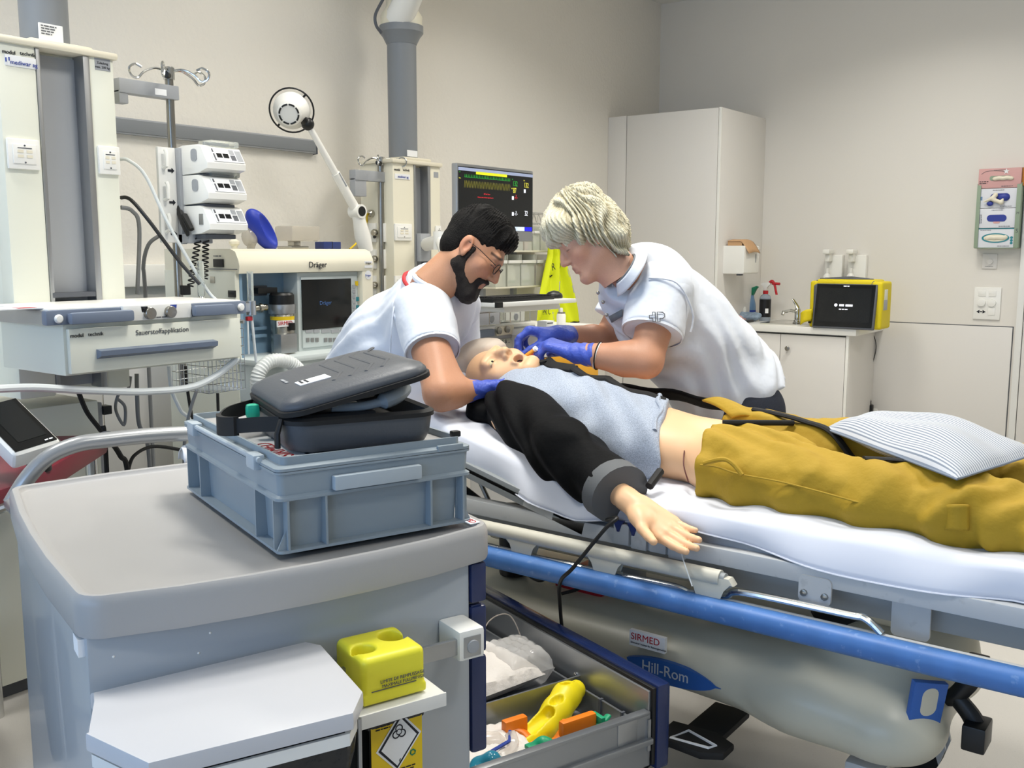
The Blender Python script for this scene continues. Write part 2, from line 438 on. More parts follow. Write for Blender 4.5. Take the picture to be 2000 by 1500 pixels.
# protective wall panels, slightly proud of the plaster, with an open joint
def wallpanel(x0, x1, y0, y1, z0, z1, par): b = MB(); b.box(x0, x1, y0, y1, z0, z1, .0015); return b.build('panel', 'panel_white', par)
xr = AY(1980, 640, YW).x
wallpanel(-2.18, xr-.006, YW-.008, YW, .006, .905, wr)
b = MB(); b.box(-2.18, xr, YW-.003, YW, .905, .911); b.box(xr-.006, xr, YW-.003, YW, 0, .905); b.build('panel_joint', 'ink_grey', wr)
yp = 4.35
wallpanel(XW, XW+.008, yp, 6.05, .006, 1.066, wl); wallpanel(XW, XW+.008, 2.3, yp-.006, .006, 1.066, wl); wallpanel(XW, XW+.008, .2, 2.294, .006, 1.066, wl)
b = MB(); b.box(XW, XW+.003, .2, 6.05, 1.066, 1.071); b.build('panel_joint', 'ink_grey', wl)
# door at the right edge
d0 = AY(1985, 640, YW).x; d1 = AY(1998, 640, YW).x
b = MB(); b.box(d0, d1, YW-.03, YW, 0, 2.12, .002); b.box(d1+.9, d1+.95, YW-.03, YW, 0, 2.12, .002); b.box(d1, d1+.9, YW-.03, YW, 2.07, 2.12, .002)
dr = S(b.build('door_1', 'white_plastic'))
b = MB(); b.box(d1+.004, d1+.896, YW-.02, YW, .012, 2.066, .002); b.build('door_leaf', 'panel_white', dr)
b = MB(); b.box(d1, d1+.9, YW-.015, YW, 0, .012); b.build('door_gap', 'gap_dark', dr)
b = MB(); hx = d1+.06; b.cyl((hx, YW-.02, .93), (hx, YW-.065, .93), .01); b.cyl((hx, YW-.06, .93), (hx+.12, YW-.06, .93), .01); b.box(hx-.015, hx+.015, YW-.026, YW-.02, .86, .97, .004); b.build('door_handle', 'steel_dull', dr)
# ceiling lights
for i, (x, y, pw, wh) in enumerate(LAMPS):
    t = thing('ceiling_light', 'square recessed ceiling light panel '+wh, 'ceiling light', (x, y, ZC), 0, 'ceiling lights')
    b = MB(); b.box(x-.31, x+.31, y-.31, y+.31, ZC-.012, ZC); b.build('frame', 'white_plastic', t)
    b = MB(); b.box(x-.28, x+.28, y-.28, y+.28, ZC-.018, ZC-.012); b.build('diffuser', 'lamp_glow', t)

# ---------------------------------------------------------------- wall rails on the left wall
a, c = AX(232, 252, XW+.02), AX(615, 281, XW+.02)
t = thing('equipment_rail', 'long grey metal equipment rail screwed high on the plaster wall', 'rail', (XW, (a.y+c.y)/2, a.z-.06))
z = (a.z+c.z)/2; b = MB(); b.box(XW, XW+.03, 1.6, c.y, z-.035, z+.035, .003); b.build('rail_profile', 'grey_mid', t)
b = MB(); b.box(XW+.028, XW+.034, 1.6, c.y-.004, z-.028, z+.028, .002); b.build('rail_face', 'grey_steel_paint', t)
b = MB(); b.box(XW, XW+.035, c.y, c.y+.006, z-.038, z+.038, .002); b.build('end_cap', 'grey_dark', t)
a = AX(240, 530, XW+.05)
b = MB(); b.box(XW, XW+.05, 1.6, 2.75, a.z-.07, a.z+.03, .01); o = b.build('wall_duct', 'white_gloss'); o['label'] = 'pale grey horizontal wall duct low on the plaster wall behind the pole'; o['category'] = 'duct'
# ---------------------------------------------------------------- helpers for things that face the room (+X) or sit on the right wall (-Y)
def ex(X, x0, y0, x1, y1):
    xm, ym = (x0+x1)/2, (y0+y1)/2
    return AX(x0, ym, X).y, AX(x1, ym, X).y, AX(xm, y1, X).z, AX(xm, y0, X).z
def RX(b, X, x0, y0, x1, y1, d, bev=0, proud=0):
    a = ex(X, x0, y0, x1, y1); b.box(X-d, X+proud, a[0], a[1], a[2], a[3], bev); return a
def ey(Y, x0, y0, x1, y1):
    xm, ym = (x0+x1)/2, (y0+y1)/2
    return AY(x0, ym, Y).x, AY(x1, ym, Y).x, AY(xm, y1, Y).z, AY(xm, y0, Y).z
def RY(b, Y, x0, y0, x1, y1, d, bev=0, proud=0):
    a = ey(Y, x0, y0, x1, y1); b.box(a[0], a[1], Y-proud, Y+d, a[2], a[3], bev); return a
UY, UX, UZ = V((0, 1, 0)), V((1, 0, 0)), V((0, 0, 1))
def px(par, name, m, X, x0, y0, x1, y1, d=.004, bev=0, proud=.001, **k): b = MB(); RX(b, X, x0, y0, x1, y1, d, bev, proud); return b.build(name, m, par, **k)
def py(par, name, m, Y, x0, y0, x1, y1, d=.004, bev=0, proud=.001, **k): b = MB(); RY(b, Y, x0, y0, x1, y1, d, bev, proud); return b.build(name, m, par, **k)
def txx(par, s, X, x, y, hpx, m, align='LEFT', sx=1, **k):
    p = AX(x, y, X+.0015); h = p.z-AX(x, y+hpx, X).z; return text(par, s, p-UZ*h*.35, UY, UZ, h*1.35, m, align=align, sx=sx, **k)
def txy(par, s, Y, x, y, hpx, m, align='LEFT', sx=1, **k):
    p = AY(x, y, Y-.0015); h = p.z-AY(x, y+hpx, Y).z; return text(par, s, p-UZ*h*.35, UX, UZ, h*1.35, m, align=align, sx=sx, **k)
def outlet(par, X, x0, y0, x1, y1, red=False):
    a = ex(X, x0, y0, x1, y1); b = MB(); b.box(X, X+.012, *a, .004); b.box(X+.01, X+.016, a[0]+.014, a[1]-.014, a[2]+.016, a[3]-.016, .002); o = b.build('outlet', 'white_gloss', par)
    w = (a[1]-a[0]); h = a[3]-a[2]; ym = (a[0]+a[1])/2; b = MB()
    if red: b.box(X+.012, X+.018, a[0]+.2*w, a[1]-.2*w, a[2]+.2*h, a[3]-.2*h, .002); b.build('red_insert', 'red', o); return o
    for s in (-1, 1):
        for k in (.38, .54): b.box(X+.015, X+.0175, ym+s*.14*w-.09*w, ym+s*.14*w+.09*w, a[2]+k*h, a[2]+(k+.09)*h)
    b.build('socket_shutter', 'ivory', o); b = MB()
    b.box(X+.0155, X+.017, ym-.22*w, ym+.22*w, a[2]+.68*h, a[2]+.71*h)
    b.build('print_mark', 'ink_grey', o)
    for k in (.22, .78): b = MB(); b.cyl((X+.015, ym, a[2]+k*h), (X+.0175, ym, a[2]+k*h), .0028, 8); b.build('screw', 'ink_grey', o)
    return o

# ---------------------------------------------------------------- supply pendant beside the pump pole
def pendant(label, X, xl, xr, yref, ytop, zbot, zpost, xp, m0, m1, chan, depth=.30):
    """front face at X between the pixel columns xl..xr (read at row yref)"""
    y0, y1 = AX(xl, yref, X).y, AX(xr, yref, X).y; w = y1-y0; zt = AX((xl+xr)/2, ytop, X).z
    t = thing('supply_pendant', label, 'ceiling pendant', (X-depth/2, (y0+y1)/2, zbot))
    c0, c1 = chan; ca, cb = y0+w*c0, y0+w*c1; fw = .022
    b = MB(); b.box(X-depth, X-.06, y0, y1, zbot, zt-.02, .006); b.box(X-.07, X, y0, ca, zbot, zt-.02, .006); b.box(X-.07, X, cb, y1, zbot, zt-.02, .006); b.build('column_body', m0, t)
    b = MB(); b.box(X-.058, X-.052, ca, cb, zbot+.02, zt-.03); b.build('channel_back', 'grey_mid', t)
    for q0, q1 in ((ca, ca+fw*.6), (cb-fw, cb)):
        b = MB(); b.box(X-.06, X+.003, q0, q1, zbot+.01, zt-.022, .003); b.build('channel_rail', 'alu', t)
    b = MB(); b.box(X-depth-.01, X+.012, y0-.012, y1+.012, zt-.022, zt, .008); b.build('top_cap', m1, t)
    yc = AX(xp[0], xp[1], X-depth/2).y; r = xp[2]; xc = X-depth/2
    b = MB(); b.box(xc-r-.03, xc+r+.03, yc-r-.03, yc+r+.03, zt-.001, zt+.018, .008); b.build('post_plinth', m1, t)
    b = MB(); b.lathe([(r, zt+.01), (r, zpost)], Matrix.Translation((xc, yc, 0)), 40); b.build('post', 'grey_steel_paint', t)
    return t, y0, y1, zt, xc, yc
X1 = -3.0
zb1 = AX(150, 768, X1).z
P1, a0, a1, zt1, xc, yc = pendant('cream supply pendant with a grey ceiling post, holding the oxygen drawer shelf', X1, 14, 236, 400, 88, zb1, ZC, (86, 40, .073), 'pale_cream', 'ivory', (.31, .775))
outlet(P1, X1, 12, 272, 75, 331); outlet(P1, X1, 190, 286, 231, 341)
txx(P1, 'modul', X1, 4, 100, 8, 'ink', bold=.03); txx(P1, 'technik', X1, 39, 104, 8, 'ink')
px(P1, 'badge', 'paper', X1, 9, 110, 70, 132, bev=.004, proud=.003); txx(P1, 'mediwar ag', X1+.003, 20, 121, 9, 'ink_blue'); 
b = MB()
for x, y0, y1 in ((11, 112, 120), (17, 111, 118)): RX(b, X1+.0045, x, y0, x+2, y1, .002)
b.build('badge_mark', 'ink_blue', P1, smooth=None)
px(P1, 'load_label', 'grey_mid', X1, 185, 115, 215, 138); txx(P1, 'Zuladung', X1, 200, 124, 5, 'ink', align='CENTER'); txx(P1, 'max. 200 kg', X1, 200, 132, 5, 'ink', align='CENTER')
p = AX(105, 57, xc+.073); b = MB(); b.box(xc+.069, xc+.076, p.y-.048, p.y+.028, zt1+.022, zt1+.072); b.build('rating_label', 'paper', P1); scribble(P1, (xc+.0765, p.y-.043, zt1+.066), UY, UZ, 4, .05, .005, 'ink_grey')
px(P1, 'channel_foot', 'grey_dark', X1+.004, 104, 571, 187, 580, .05)
# shelf with drawer
XS = -2.62
L_, R_, zl, zh = ex(XS, 90, 608, 482, 627); zr0 = AX(90, 637, XS).z; zr1 = AX(90, 607, XS).z
dl, dr_ = AX(128, 660, XS).y, AX(470, 660, XS).y; zd = AX(300, 718, XS).z
b = MB(); b.box(X1, XS-.012, L_+.012, R_-.012, zr1-.012, zr1+.004, .004); b.build('shelf_top', 'white_gloss', P1)
for q in (L_, R_-.016): b = MB(); b.box(X1+.002, XS-.02, q, q+.016, zr0, zr1, .004); b.build('shelf_side_rail', 'alu', P1)
b = MB(); b.box(XS-.03, XS, L_, R_, zr0, zr1, .006); b.build('shelf_front_rim', 'grey_blue', P1)
for x, y in ((114, 623), (470, 600)):
    p = AX(x, y, XS); b = MB(); b.lathe([(.0125, 0), (.0125, .004), (.009, .008), (0, .009)], frame(p, UY, UZ), 20); b.build('rim_cap', 'white_gloss', P1)
for x0, x1, ya, yb in ((138, 262, 608, 631), (380, 458, 595, 616)):
    l, r, z0, z1 = ex(XS+.03, x0, ya, x1, yb); b = MB(); b.box(XS+.012, XS+.036, l, r, z0, z1, .009); b.box(XS-.01, XS+.015, l+.006, l+.03, z0+.004, z1-.004, .004); b.box(XS-.01, XS+.015, r-.03, r-.006, z0+.004, z1-.004, .004); b.build('handle', 'grey_blue', P1)
cp = px(P1, 'control_panel', 'white_plastic', XS, 237, 594, 371, 624, .01, .004, .01)
for x, y, m in ((291, 612, 'ink'), (331, 609, 'ink_blue')):
    p = AX(x, y, XS+.01); b = MB(); b.lathe([(.018, 0), (.018, .012), (.0165, .014), (0, .0145)], frame(p, UY, UZ), 24); b.build('knob', 'steel_dull', cp)
    s = -1 if m == 'ink' else 1; q = p+UZ*.011+UY*s*.014; b = MB(); b.prism([(-.009, -.006), (.009, -.006), (s*.012, .010), (-s*.010, .010)], 0, .001, frame(q, UY, UZ)); b.build('port_mark', m, cp, smooth=None)
scribble(cp, AX(300, 619, XS+.011), UY, UZ, 1, .055, .005, 'ink_grey')
b = MB(); b.box(X1+.01, XS-.012, dl, dr_, zd, zr0+.004, .004); b.build('drawer_housing', 'pale_cream', P1)
b = MB(); b.box(XS-.012, XS+.006, dl+.008, dr_-.004, zd+.006, AX(300, 632, XS).z, .003); dw = b.build('drawer', 'pale_cream', P1)
l, r, z0, z1 = ex(XS+.03, 197, 676, 426, 688); b = MB(); b.loft([[(XS+.005, y, z0-.006), (XS+.03, y, z0+.004), (XS+.032, y, z1), (XS+.005, y, z1+.004)] for y in (l, l+.004, r-.012, r)]); b.build('drawer_handle', 'grey_blue', dw)
txx(dw, 'modul', XS+.006, 137, 657, 8, 'ink', bold=.03); txx(dw, 'technik', XS+.006, 172, 654, 8, 'ink'); txx(dw, 'Sauerstoffapplikation', XS+.006, 265, 651, 10.5, 'ink_grey')
p = AX(30, 602, XS-.06); b = MB(); b.box(p.x-.1, p.x+.02, p.y-.1, p.y+.08, zr1+.004, zr1+.007); o = b.build('leaflet', 'paper'); o['label'] = 'flat printed leaflet with a red strip lying on the pendant shelf'; o['category'] = 'leaflet'
b = MB(); b.box(p.x-.02, p.x+.018, p.y+.0, p.y+.05, zr1+.007, zr1+.0078); b.build('red_strip', 'red', o, smooth=None)
zsh = zr1+.004
# cabinet under the pendant
b = MB(); l, r = -.2, AX(203, 800, X1-.05).y
t = thing('base_cabinet', 'plain pale floor cabinet standing under the cream supply pendant', 'cabinet', (X1-.3, (l+r)/2, 0))
b.box(X1-.5, X1-.05, l, r-.02, .05, zb1-.04, .004); b.build('cabinet_body', 'pale_cream', t)
b = MB(); b.box(X1-.5, X1-.06, r-.02, r, .05, zb1-.05, .003); b.build('side_trim', 'grey_mid', t)
b = MB(); b.box(X1-.48, X1-.08, l+.03, r-.03, 0, .05); b.build('plinth', 'grey_dark', t)
p = AX(207, 798, X1-.07); b = MB(); b.box(p.x-.02, p.x+.02, r-.001, r+.03, p.z-.018, p.z+.012, .003); b.build('latch', 'black_plastic', t)

# ---------------------------------------------------------------- infusion pole with hooks, pump rack and pumps
XP = -3.12
def hooks(t, c, R, angs):
    for a in angs:
        d = V((cos(a), sin(a), 0)); s = V((-sin(a), cos(a), 0)); z = c+UZ*0
        P = [z, z+d*R*.4+UZ*.006, z+d*R*.72-UZ*.012, z+d*R*.9-UZ*.034, z+d*R*1.08-UZ*.026, z+d*R*1.12-UZ*.002, z+d*R*.95+UZ*.012, z+d*R*.78+UZ*.004]
        b = MB(); b.tube(crs(P, 6), .0042, 8); b.build('hook', 'chrome', t)
pt, pb = AX(330, 140, XP), AX(349, 575, XP); pyy = (pt.y+pb.y)/2
t = thing('infusion_pole', 'chrome infusion pole on a grey bracket carrying the three stacked pumps', 'infusion pole', (XP, pyy, zsh))
b = MB(); b.cyl((XP, pyy, pb.z-.35), (XP, pyy, pt.z-.02), .0145, 20); b.build('pole', 'steel_dull', t)
b = MB(); b.lathe([(.02, -.028), (.02, .012), (.016, .016), (0, .017)], Matrix.Translation((XP, pyy, pt.z)), 24); b.cyl((XP, pyy-.02, pt.z-.012), (XP, pyy+.0, pt.z-.012), .012, 12); b.build('hook_hub', 'chrome', t)
hooks(t, V((XP, pyy, pt.z)), .125, (-1.75, -.75, .7, 1.45))
b = MB(); b.cyl((XP+.012, pyy-.012, pt.z-.016), (XP+.03, pyy-.035, pt.z-.016), .012, 12); b.build('clamp_knob', 'black_plastic', t)
br0 = AX(232, 180, XP); z0, z1 = AX(330, 195, XP).z, AX(330, 168, XP).z
b = MB(); b.box(XP-.022, XP+.022, br0.y-.01, pyy+.024, z0, z1, .003); b.box(XP-.02, XP+.018, br0.y-.01, br0.y+.024, z0-.035, z0+.01, .003); b.build('bracket', 'grey_mid', t)
px(t, 'bracket_label', 'paper', XP+.0225, 303, 174, 325, 186)
b = MB(); q = AX(350, 567, XP+.01); b.cbox((XP+.01, pyy+.012, q.z), (.05, .03, .035), .003); b.build('pole_clamp', 'black_plastic', t)
# rack plate
t = thing('pump_rack', 'white pump rack plate with cable hooks and small arrows', 'rack', (XP+.02, pyy, AX(330, 475, XP).z))
l, r, z0, z1 = ex(XP+.03, 312, 288, 346, 474)
b = MB(); b.box(XP+.016, XP+.03, l, r, z0, z1, .003); b.build('rack_plate', 'white_plastic', t)
b = MB(); b.box(XP+.0, XP+.05, r, r+.02, z0-.005, z1, .002); b.build('rack_spine', 'grey_mid', t)
hz = (z1-z0)/3
for k in range(3):
    zz = z1-hz*(k+.1); b = MB(); b.tube([(XP+.028, l+.02, zz-hz*.55), (XP+.05, l+.02, zz-hz*.5), (XP+.052, l+.02, zz-.012), (XP+.045, l+.02, zz)], .007, 8); b.build('cable_hook', 'white_gloss', t)
    q = V((XP+.031, r-.022, z1-hz*(k+.72))); M = frame(q, UY, UZ); b = MB(); b.box(-.012, .004, -.004, .004, 0, .001, M=M); b.prism([(.003, -.01), (.014, 0), (.003, .01)], 0, .001, M); b.build('arrow', 'ink', t, smooth=None)
b = MB(); b.box(XP+.0, XP+.09, r, r+.10, z0-.002, z0+.032, .003); b.build('rack_foot', 'grey_mid', t)
def pump(label, zb, plug):
    x0, y0 = XP+.005, r+.012; w = .165
    t = thing('infusion_pump', label, 'infusion pump', (x0+.085, y0+w/2, zb), 0, 'stacked infusion pumps')
    pr = [(0, .05), (.014, .098), (.05, .104), (.135, .104), (.157, .097), (.192, .04), (.19, .02), (.14, .006), (.018, 0)]
    M = Matrix(((1, 0, 0, x0), (0, 0, 1, y0), (0, 1, 0, zb), (0, 0, 0, 1)))
    b = MB(); b.prism(pr, 0, w, M, .004); b.build('pump_body', 'white_gloss', t)
    n = V((.057, 0, .035)).normalized(); u = UY; o = V((x0+.1745, y0, zb+.068)); F_ = frame(o+n*.001, u, n.cross(u))
    b = MB(); b.box(.03, w-.004, -.028, .028, 0, .0025, .001, M=F_); b.build('front_panel', 'paper', t)
    for q0, q1, h0, h1, m in ((.05, .072, -.012, .006, 'screen_off'), (.077, .1, -.012, .006, 'screen_off'), (.108, .128, .006, .024, 'grey_mid'), (.108, .128, -.02, .001, 'grey_dark'), (.133, .157, -.022, .022, 'grey_mid'), (.036, .042, -.025, .004, 'grey_dark'), (.036, .042, .01, .024, 'grey_dark')):
        b = MB(); b.box(q0, q1, h0, h1, .002, .0035, M=F_); b.build('keypad', m, t, smooth=None)
    if not plug:
        o2 = MB(); o2.prism(rrect(.034, .042, .012, 4), -.001, .0012, frame(V((x0+.118, y0-.0015, zb+.068)), UX, UZ)); o2.build('side_window', 'grey_mid', t)
        b = MB(); b.box(x0+.085, x0+.162, y0+.04, y0+w-.004, zb+.1, zb+.122, .006); b.build('syringe_cover', 'acrylic', t)
        b = MB(); b.cyl((x0+.11, y0+.05, zb+.112), (x0+.11, y0+w-.02, zb+.112), .006); b.build('syringe_plunger', 'grey_mid', t)
    else:
        b = MB(); b.tube([(x0+.02, y0-.006, zb+.1), (x0+.06, y0-.016, zb+.045), (x0+.085, y0-.016, zb+.0)], [.016, .015, .008], 8, flat=((0, 1, 0), .6)); b.tube([(x0+.06, y0-.012, zb+.07), (x0+.105, y0-.014, zb+.02)], [.013, .009], 8); b.build('mains_plug', 'black_plastic', t)
        b = MB(); b.cbox((x0+.145, y0-.001, zb+.056), (.022, .004, .038), .001, None); b.build('side_latch', 'alu', t)
    b = MB(); b.box(x0+.03, x0+.145, y0+.015, y0+w-.02, zb-.012, zb+.004, .003); b.build('mount_shoe', 'grey_dark', t)
    return t
zr_ = [AX(343, y, XP+.03).z for y in (343, 401, 460)]
pump('white infusion pump on top of the rack of three', zr_[0], 0)
pump('white infusion pump in the middle of the rack of three', zr_[1], 0)
pump('white infusion pump at the bottom of the rack, crossed by a black plug', zr_[2], 1)
# coiled black cables below the pumps
for x0, x1, ya, yb, turns, seed in ((388, 372, 462, 560, 11, 0), (402, 400, 470, 545, 9, 1)):
    A, B = AX(x0, ya, XP+.09), AX(x1, yb, XP+.09); P = []
    for i in range(turns*10+1):
        s = i/(turns*10); a = 2*pi*turns*s; P.append(A.lerp(B, s)+V((.008*sin(a), .012*cos(a), 0)))
    b = MB(); b.tube(P, .0028, 6); o = b.build('coiled_cable', 'cable_black'); o['label'] = 'coiled black cable hanging from the pump plug' if seed else 'coiled black cable hanging beside the pole'; o['category'] = 'cable'
# loose cables from the pendant side
def cable(pts, r, m, name, label, cat='cable', n=8, drop=False):
    if drop: q = V(pts[-1]); pts = list(pts)+[V((q.x, q.y, q.z*.4)), V((q.x+.03, q.y+.01, r))]
    b = MB(); b.tube(crs(pts, 8), r, n); o = b.build(name, m); o['label'] = label; o['category'] = cat; return o
ra = a1
def cX(pts, X, dX=0): return [AX(x, y, X+dX*i) for i, (x, y) in enumerate(pts)]
cable(cX([(234, 311), (252, 314), (285, 345), (330, 440), (400, 560), (425, 588)], -3.1, .03), .006, 'tube_white', 'gas_hose', 'light grey hose running from the cream pendant to the shelf edge', 'hose')
cable(cX([(236, 386), (255, 390), (290, 430), (350, 510), (390, 555)], -3.1, .05), .0065, 'cable_black', 'mains_cable', 'thick black cable running down from the cream pendant to the pole foot')
cable(cX([(236, 405), (258, 412), (272, 445), (268, 575)], -3.14), .0075, 'cable_grey', 'supply_hose', 'dark grey hose dropping straight behind the shelf top', 'hose')
cable(cX([(312, 460), (290, 478), (280, 520), (284, 578)], -3.28), .0075, 'cable_grey', 'supply_hose', 'dark grey hose curving down from the pump rack', 'hose', drop=True)
b = MB(); q = AX(392, 540, XP+.14); b.lathe([(.012, -.07), (.013, -.06), (.013, .05), (.009, .055)], Matrix.Translation((q.x, q.y, q.z)), 16); o = b.build('flow_tube', 'acrylic'); o['label'] = 'clear flow meter tube standing behind the shelf edge'; o['category'] = 'flow meter'
b = MB(); b.lathe([(.017, 0), (.017, .03), (.01, .04)], Matrix.Translation((q.x, q.y, q.z-.11)), 16); b.cyl((q.x, q.y, q.z-.13), (q.x+.02, q.y+.05, q.z-.13), .012); b.build('valve_block', 'chrome', o)
# wire basket and clear tube at the right end of the shelf
t = thing('wire_basket', 'small chrome wire basket hanging under the right end of the pendant shelf', 'basket', (XS-.15, R_, zd-.1))
by0, by1, bx0, bx1 = R_-.115, R_+.03, XS-.26, XS-.06; bz0, bz1 = AX(430, 762, XS-.1).z, zd+.12
b = MB()
for i in range(9):
    z = bz0+(bz1-bz0)*i/8; b.tube([(bx0, by0, z), (bx1, by0, z), (bx1, by1, z), (bx0, by1, z)], .0013, 5, closed=True)
for i in range(10):
    f = i/9; b.cyl((bx1, by0+(by1-by0)*f, bz0), (bx1, by0+(by1-by0)*f, bz1), .0012, 5); b.cyl((bx0+(bx1-bx0)*f, by1, bz0), (bx0+(bx1-bx0)*f, by1, bz1), .0012, 5); b.cyl((bx0+(bx1-bx0)*f, by0, bz0), (bx0+(bx1-bx0)*f, by0, bz1), .0012, 5); b.cyl((bx0+(bx1-bx0)*f, by0, bz0), (bx0+(bx1-bx0)*f, by1, bz0), .0012, 5)
b.build('wire_mesh', 'chrome', t)
b = MB(); b.box(bx0, bx1, by1, by1+.008, bz1-.012, bz1, .002); b.build('basket_rim', 'alu', t)
q = AX(489, 560, XS-.02); zq = AX(489, 588, XS-.02).z; zq2 = AX(489, 615, XS-.02).z
t = thing('suction_tube_holder', 'clear upright tube in a grey holder at the shelf end', 'tube holder', (q.x, q.y, zq2))
b = MB(); b.lathe([(.016, zq2), (.016, zq)], Matrix.Translation((q.x, q.y, 0)), 20); b.box(q.x-.02, q.x+.01, R_-.012, q.y, zq2+.01, zq-.005, .003); b.build('holder', 'alu', t)
b = MB(); b.lathe([(.0105, zq-.01), (.0105, AX(489, 530, XS-.02).z)], Matrix.Translation((q.x, q.y, 0)), 16); b.build('tube', 'acrylic', t)
b = MB(); b.cbox((q.x, q.y-.01, zq2-.012), (.014, .02, .014), .002); b.build('red_valve', 'red', t)
b = MB(); b.tube([(q.x+.005, q.y-.02, zq2-.02), (q.x+.005, q.y-.02, zq2-.13)], .003, 6); b.tube(crs([(q.x, q.y, zq2), (q.x, q.y+.005, zq2-.06), (q.x-.01, q.y+.02, zq2-.16)], 6), .0045, 8); b.build('thin_hose', 'tube_white', t)
# long pale hose sagging in front, hoses below
cable(cX([(-40, 762), (60, 757), (160, 762), (280, 765), (370, 757), (420, 735), (455, 708), (462, 700)], XS-.03), .0115, 'tube_white', 'breathing_hose', 'long pale hose sagging under the oxygen drawer', 'hose', 10)
cable(cX([(255, 735), (250, 760), (232, 770), (226, 800), (242, 830), (244, 795), (228, 778)], -3.08), .0055, 'cable_grey', 'cable_loop', 'grey cable tied in a loop under the drawer')
cable(cX([(267, 730), (268, 780), (272, 830), (290, 880)], -3.1), .0075, 'cable_grey', 'supply_hose', 'dark grey hose hanging under the drawer beside the loop', 'hose', drop=True)
cable(cX([(153, 765), (170, 805), (196, 840), (205, 860)], -2.92), .008, 'cable_black', 'mains_cable', 'black cable draped over the front of the floor cabinet', drop=True)
cable(cX([(362, 715), (366, 760), (380, 850), (384, 900)], -3.05), .006, 'cable_black', 'mains_cable', 'black cable dropping straight beside the wire basket', drop=True)
cable(cX([(425, 768), (427, 830), (430, 900)], -3.2), .006, 'cable_black', 'mains_cable', 'black cable below the wire basket', drop=True)
cable(cX([(330, 715), (335, 760), (352, 800), (378, 850)], -3.0), .007, 'tube_white', 'suction_hose', 'pale clear hose slanting down under the drawer', 'hose', drop=True)
cable(cX([(385, 760), (372, 800), (362, 850), (360, 920)], -2.95), .006, 'cable_grey', 'supply_hose', 'grey hose swinging down in front of the wall panel', 'hose', drop=True)
cable(cX([(215, 860), (235, 890), (250, 930)], -2.9), .009, 'cable_black', 'mains_cable', 'black cable looping low behind the trolley handle', drop=True)
cable(cX([(250, 920), (262, 890), (300, 872), (360, 880), (385, 885)], -2.9), .006, 'cable_black', 'mains_cable', 'black cable curving low along the wall panel')
mat('vest_yellow', 'E2EC1A', .7, bump=(60, .15)); mat('reflect', 'A9ACB0', .35); mat('orange_yellow', 'E8A824', .45)
mat('machine_blue', '7E9CB4', .45); mat('machine_panel', 'C9D2D2', .45); mat('brushed', 'B9B6AC', .25, metal=1, bump=(250, .05))
mat('mask_blue', '2138A8', .45); mat('smoke_clear', 'C9C2B4', .12, alpha=.55); mat('navy', '27366E', .45)
mat('kraft', 'C19A72', .8); mat('bottle_blue', '7FA6CC', .2, trans=.35); mat('bottle_clear', 'C9D6E6', .12, trans=.7, ior=1.2)
mat('cloth_blue', '8FA2B5', .9, noise=(60, .25)); mat('label_black', '15151A', .4); mat('pink', 'D2A3A0', .6); mat('box_white', 'DCDEE4', .6)
mat('glove_blue', '2F3D93', .5); mat('holder_green', '8FA08A', .45); mat('bag_yellow', 'DCC714', .6, bump=(90, .2)); mat('teal', '2F8490', .5); mat('cardboard_orange', 'B97A35', .7)
mat('screen_dark', '0A0A0B', .1, emit=.0); mat('clear_bin', 'E9ECE0', .1, alpha=.38)
mat('g_trace', '2FA83A', .5, emit=.55); mat('y_trace', 'D9D24A', .5, emit=.7); mat('y_dim', '8A8434', .5, emit=.4); mat('r_trace', 'D8313C', .5, emit=.6); mat('w_trace', 'E8ECF6', .5, emit=.9); mat('c_trace', '49B7CC', .5, emit=.6)
mat('bar_grey', '9AA4C0', .5, emit=.5); mat('bar_light', 'CFE0F5', .5, emit=.8); mat('bar_blue', '1C1CD0', .5, emit=.8); mat('bar_yellow', 'D8DC20', .5, emit=.8); mat('draeger_blue', '3D5A86', .5, emit=.3)

# ---------------------------------------------------------------- anaesthesia machine
XM = -3.22
y0, y1 = AX(465, 500, XM).y, AX(728, 500, XM).y; zt = AX(600, 486, XM-.03).z; zh = AX(600, 527, XM).z; zb = AX(600, 690, XM).z
ML = thing('anaesthesia_machine', 'cream and blue anaesthesia machine with a dark screen and steel vaporizer', 'medical machine', (XM-.3, (y0+y1)/2, 0))
D = .5; b = MB()
prof = [(XM-D, zh-.01), (XM, zh-.01), (XM+.006, zh+.02), (XM, zt-.045), (XM-.018, zt-.012), (XM-.05, zt), (XM-D, zt)]
b.loft([[(x, y, z) for x, z in prof] for y in (y0-.0, y0+.012, y1-.012, y1)]); b.build('hood', 'cream_plastic', ML)
b = MB(); b.box(XM-D, XM-.02, y0-.005, y0+.02, .12, zh+.0, .004); b.build('side_panel', 'pale_cream', ML)
b = MB(); b.box(XM-D, XM-.12, y0+.02, y1-.02, zb, zh-.01); b.build('recess_back', 'machine_blue', ML)
b = MB(); b.box(XM-.12, XM-.02, y0+.015, y0+.03, zb, zh-.012); b.build('recess_cheek', 'machine_blue', ML)
yp = AX(585, 600, XM-.02).y; yq = AX(706, 600, XM-.01).y
b = MB(); b.box(XM-.14, XM-.03, yp, yq, zb, zh-.012, .004); b.build('screen_housing', 'machine_panel', ML)
b = MB(); b.box(XM-.14, XM, yq, y1, zb-.05, zh-.008, .008); b.build('corner_pillar', 'cream_plastic', ML)
b = MB(); b.box(XM-.03, XM-.022, yp+.015, yq-.012, zb+.02, zh-.03, .006); b.build('front_panel', 'machine_panel', ML)
XD = XM-.02
scr = px(ML, 'display', 'screen_off', XD, 590, 545, 686, 641, .004, .002, .003); txx(scr, 'Dräger', XD+.003, 636, 592, 8, 'draeger_blue', align='CENTER')
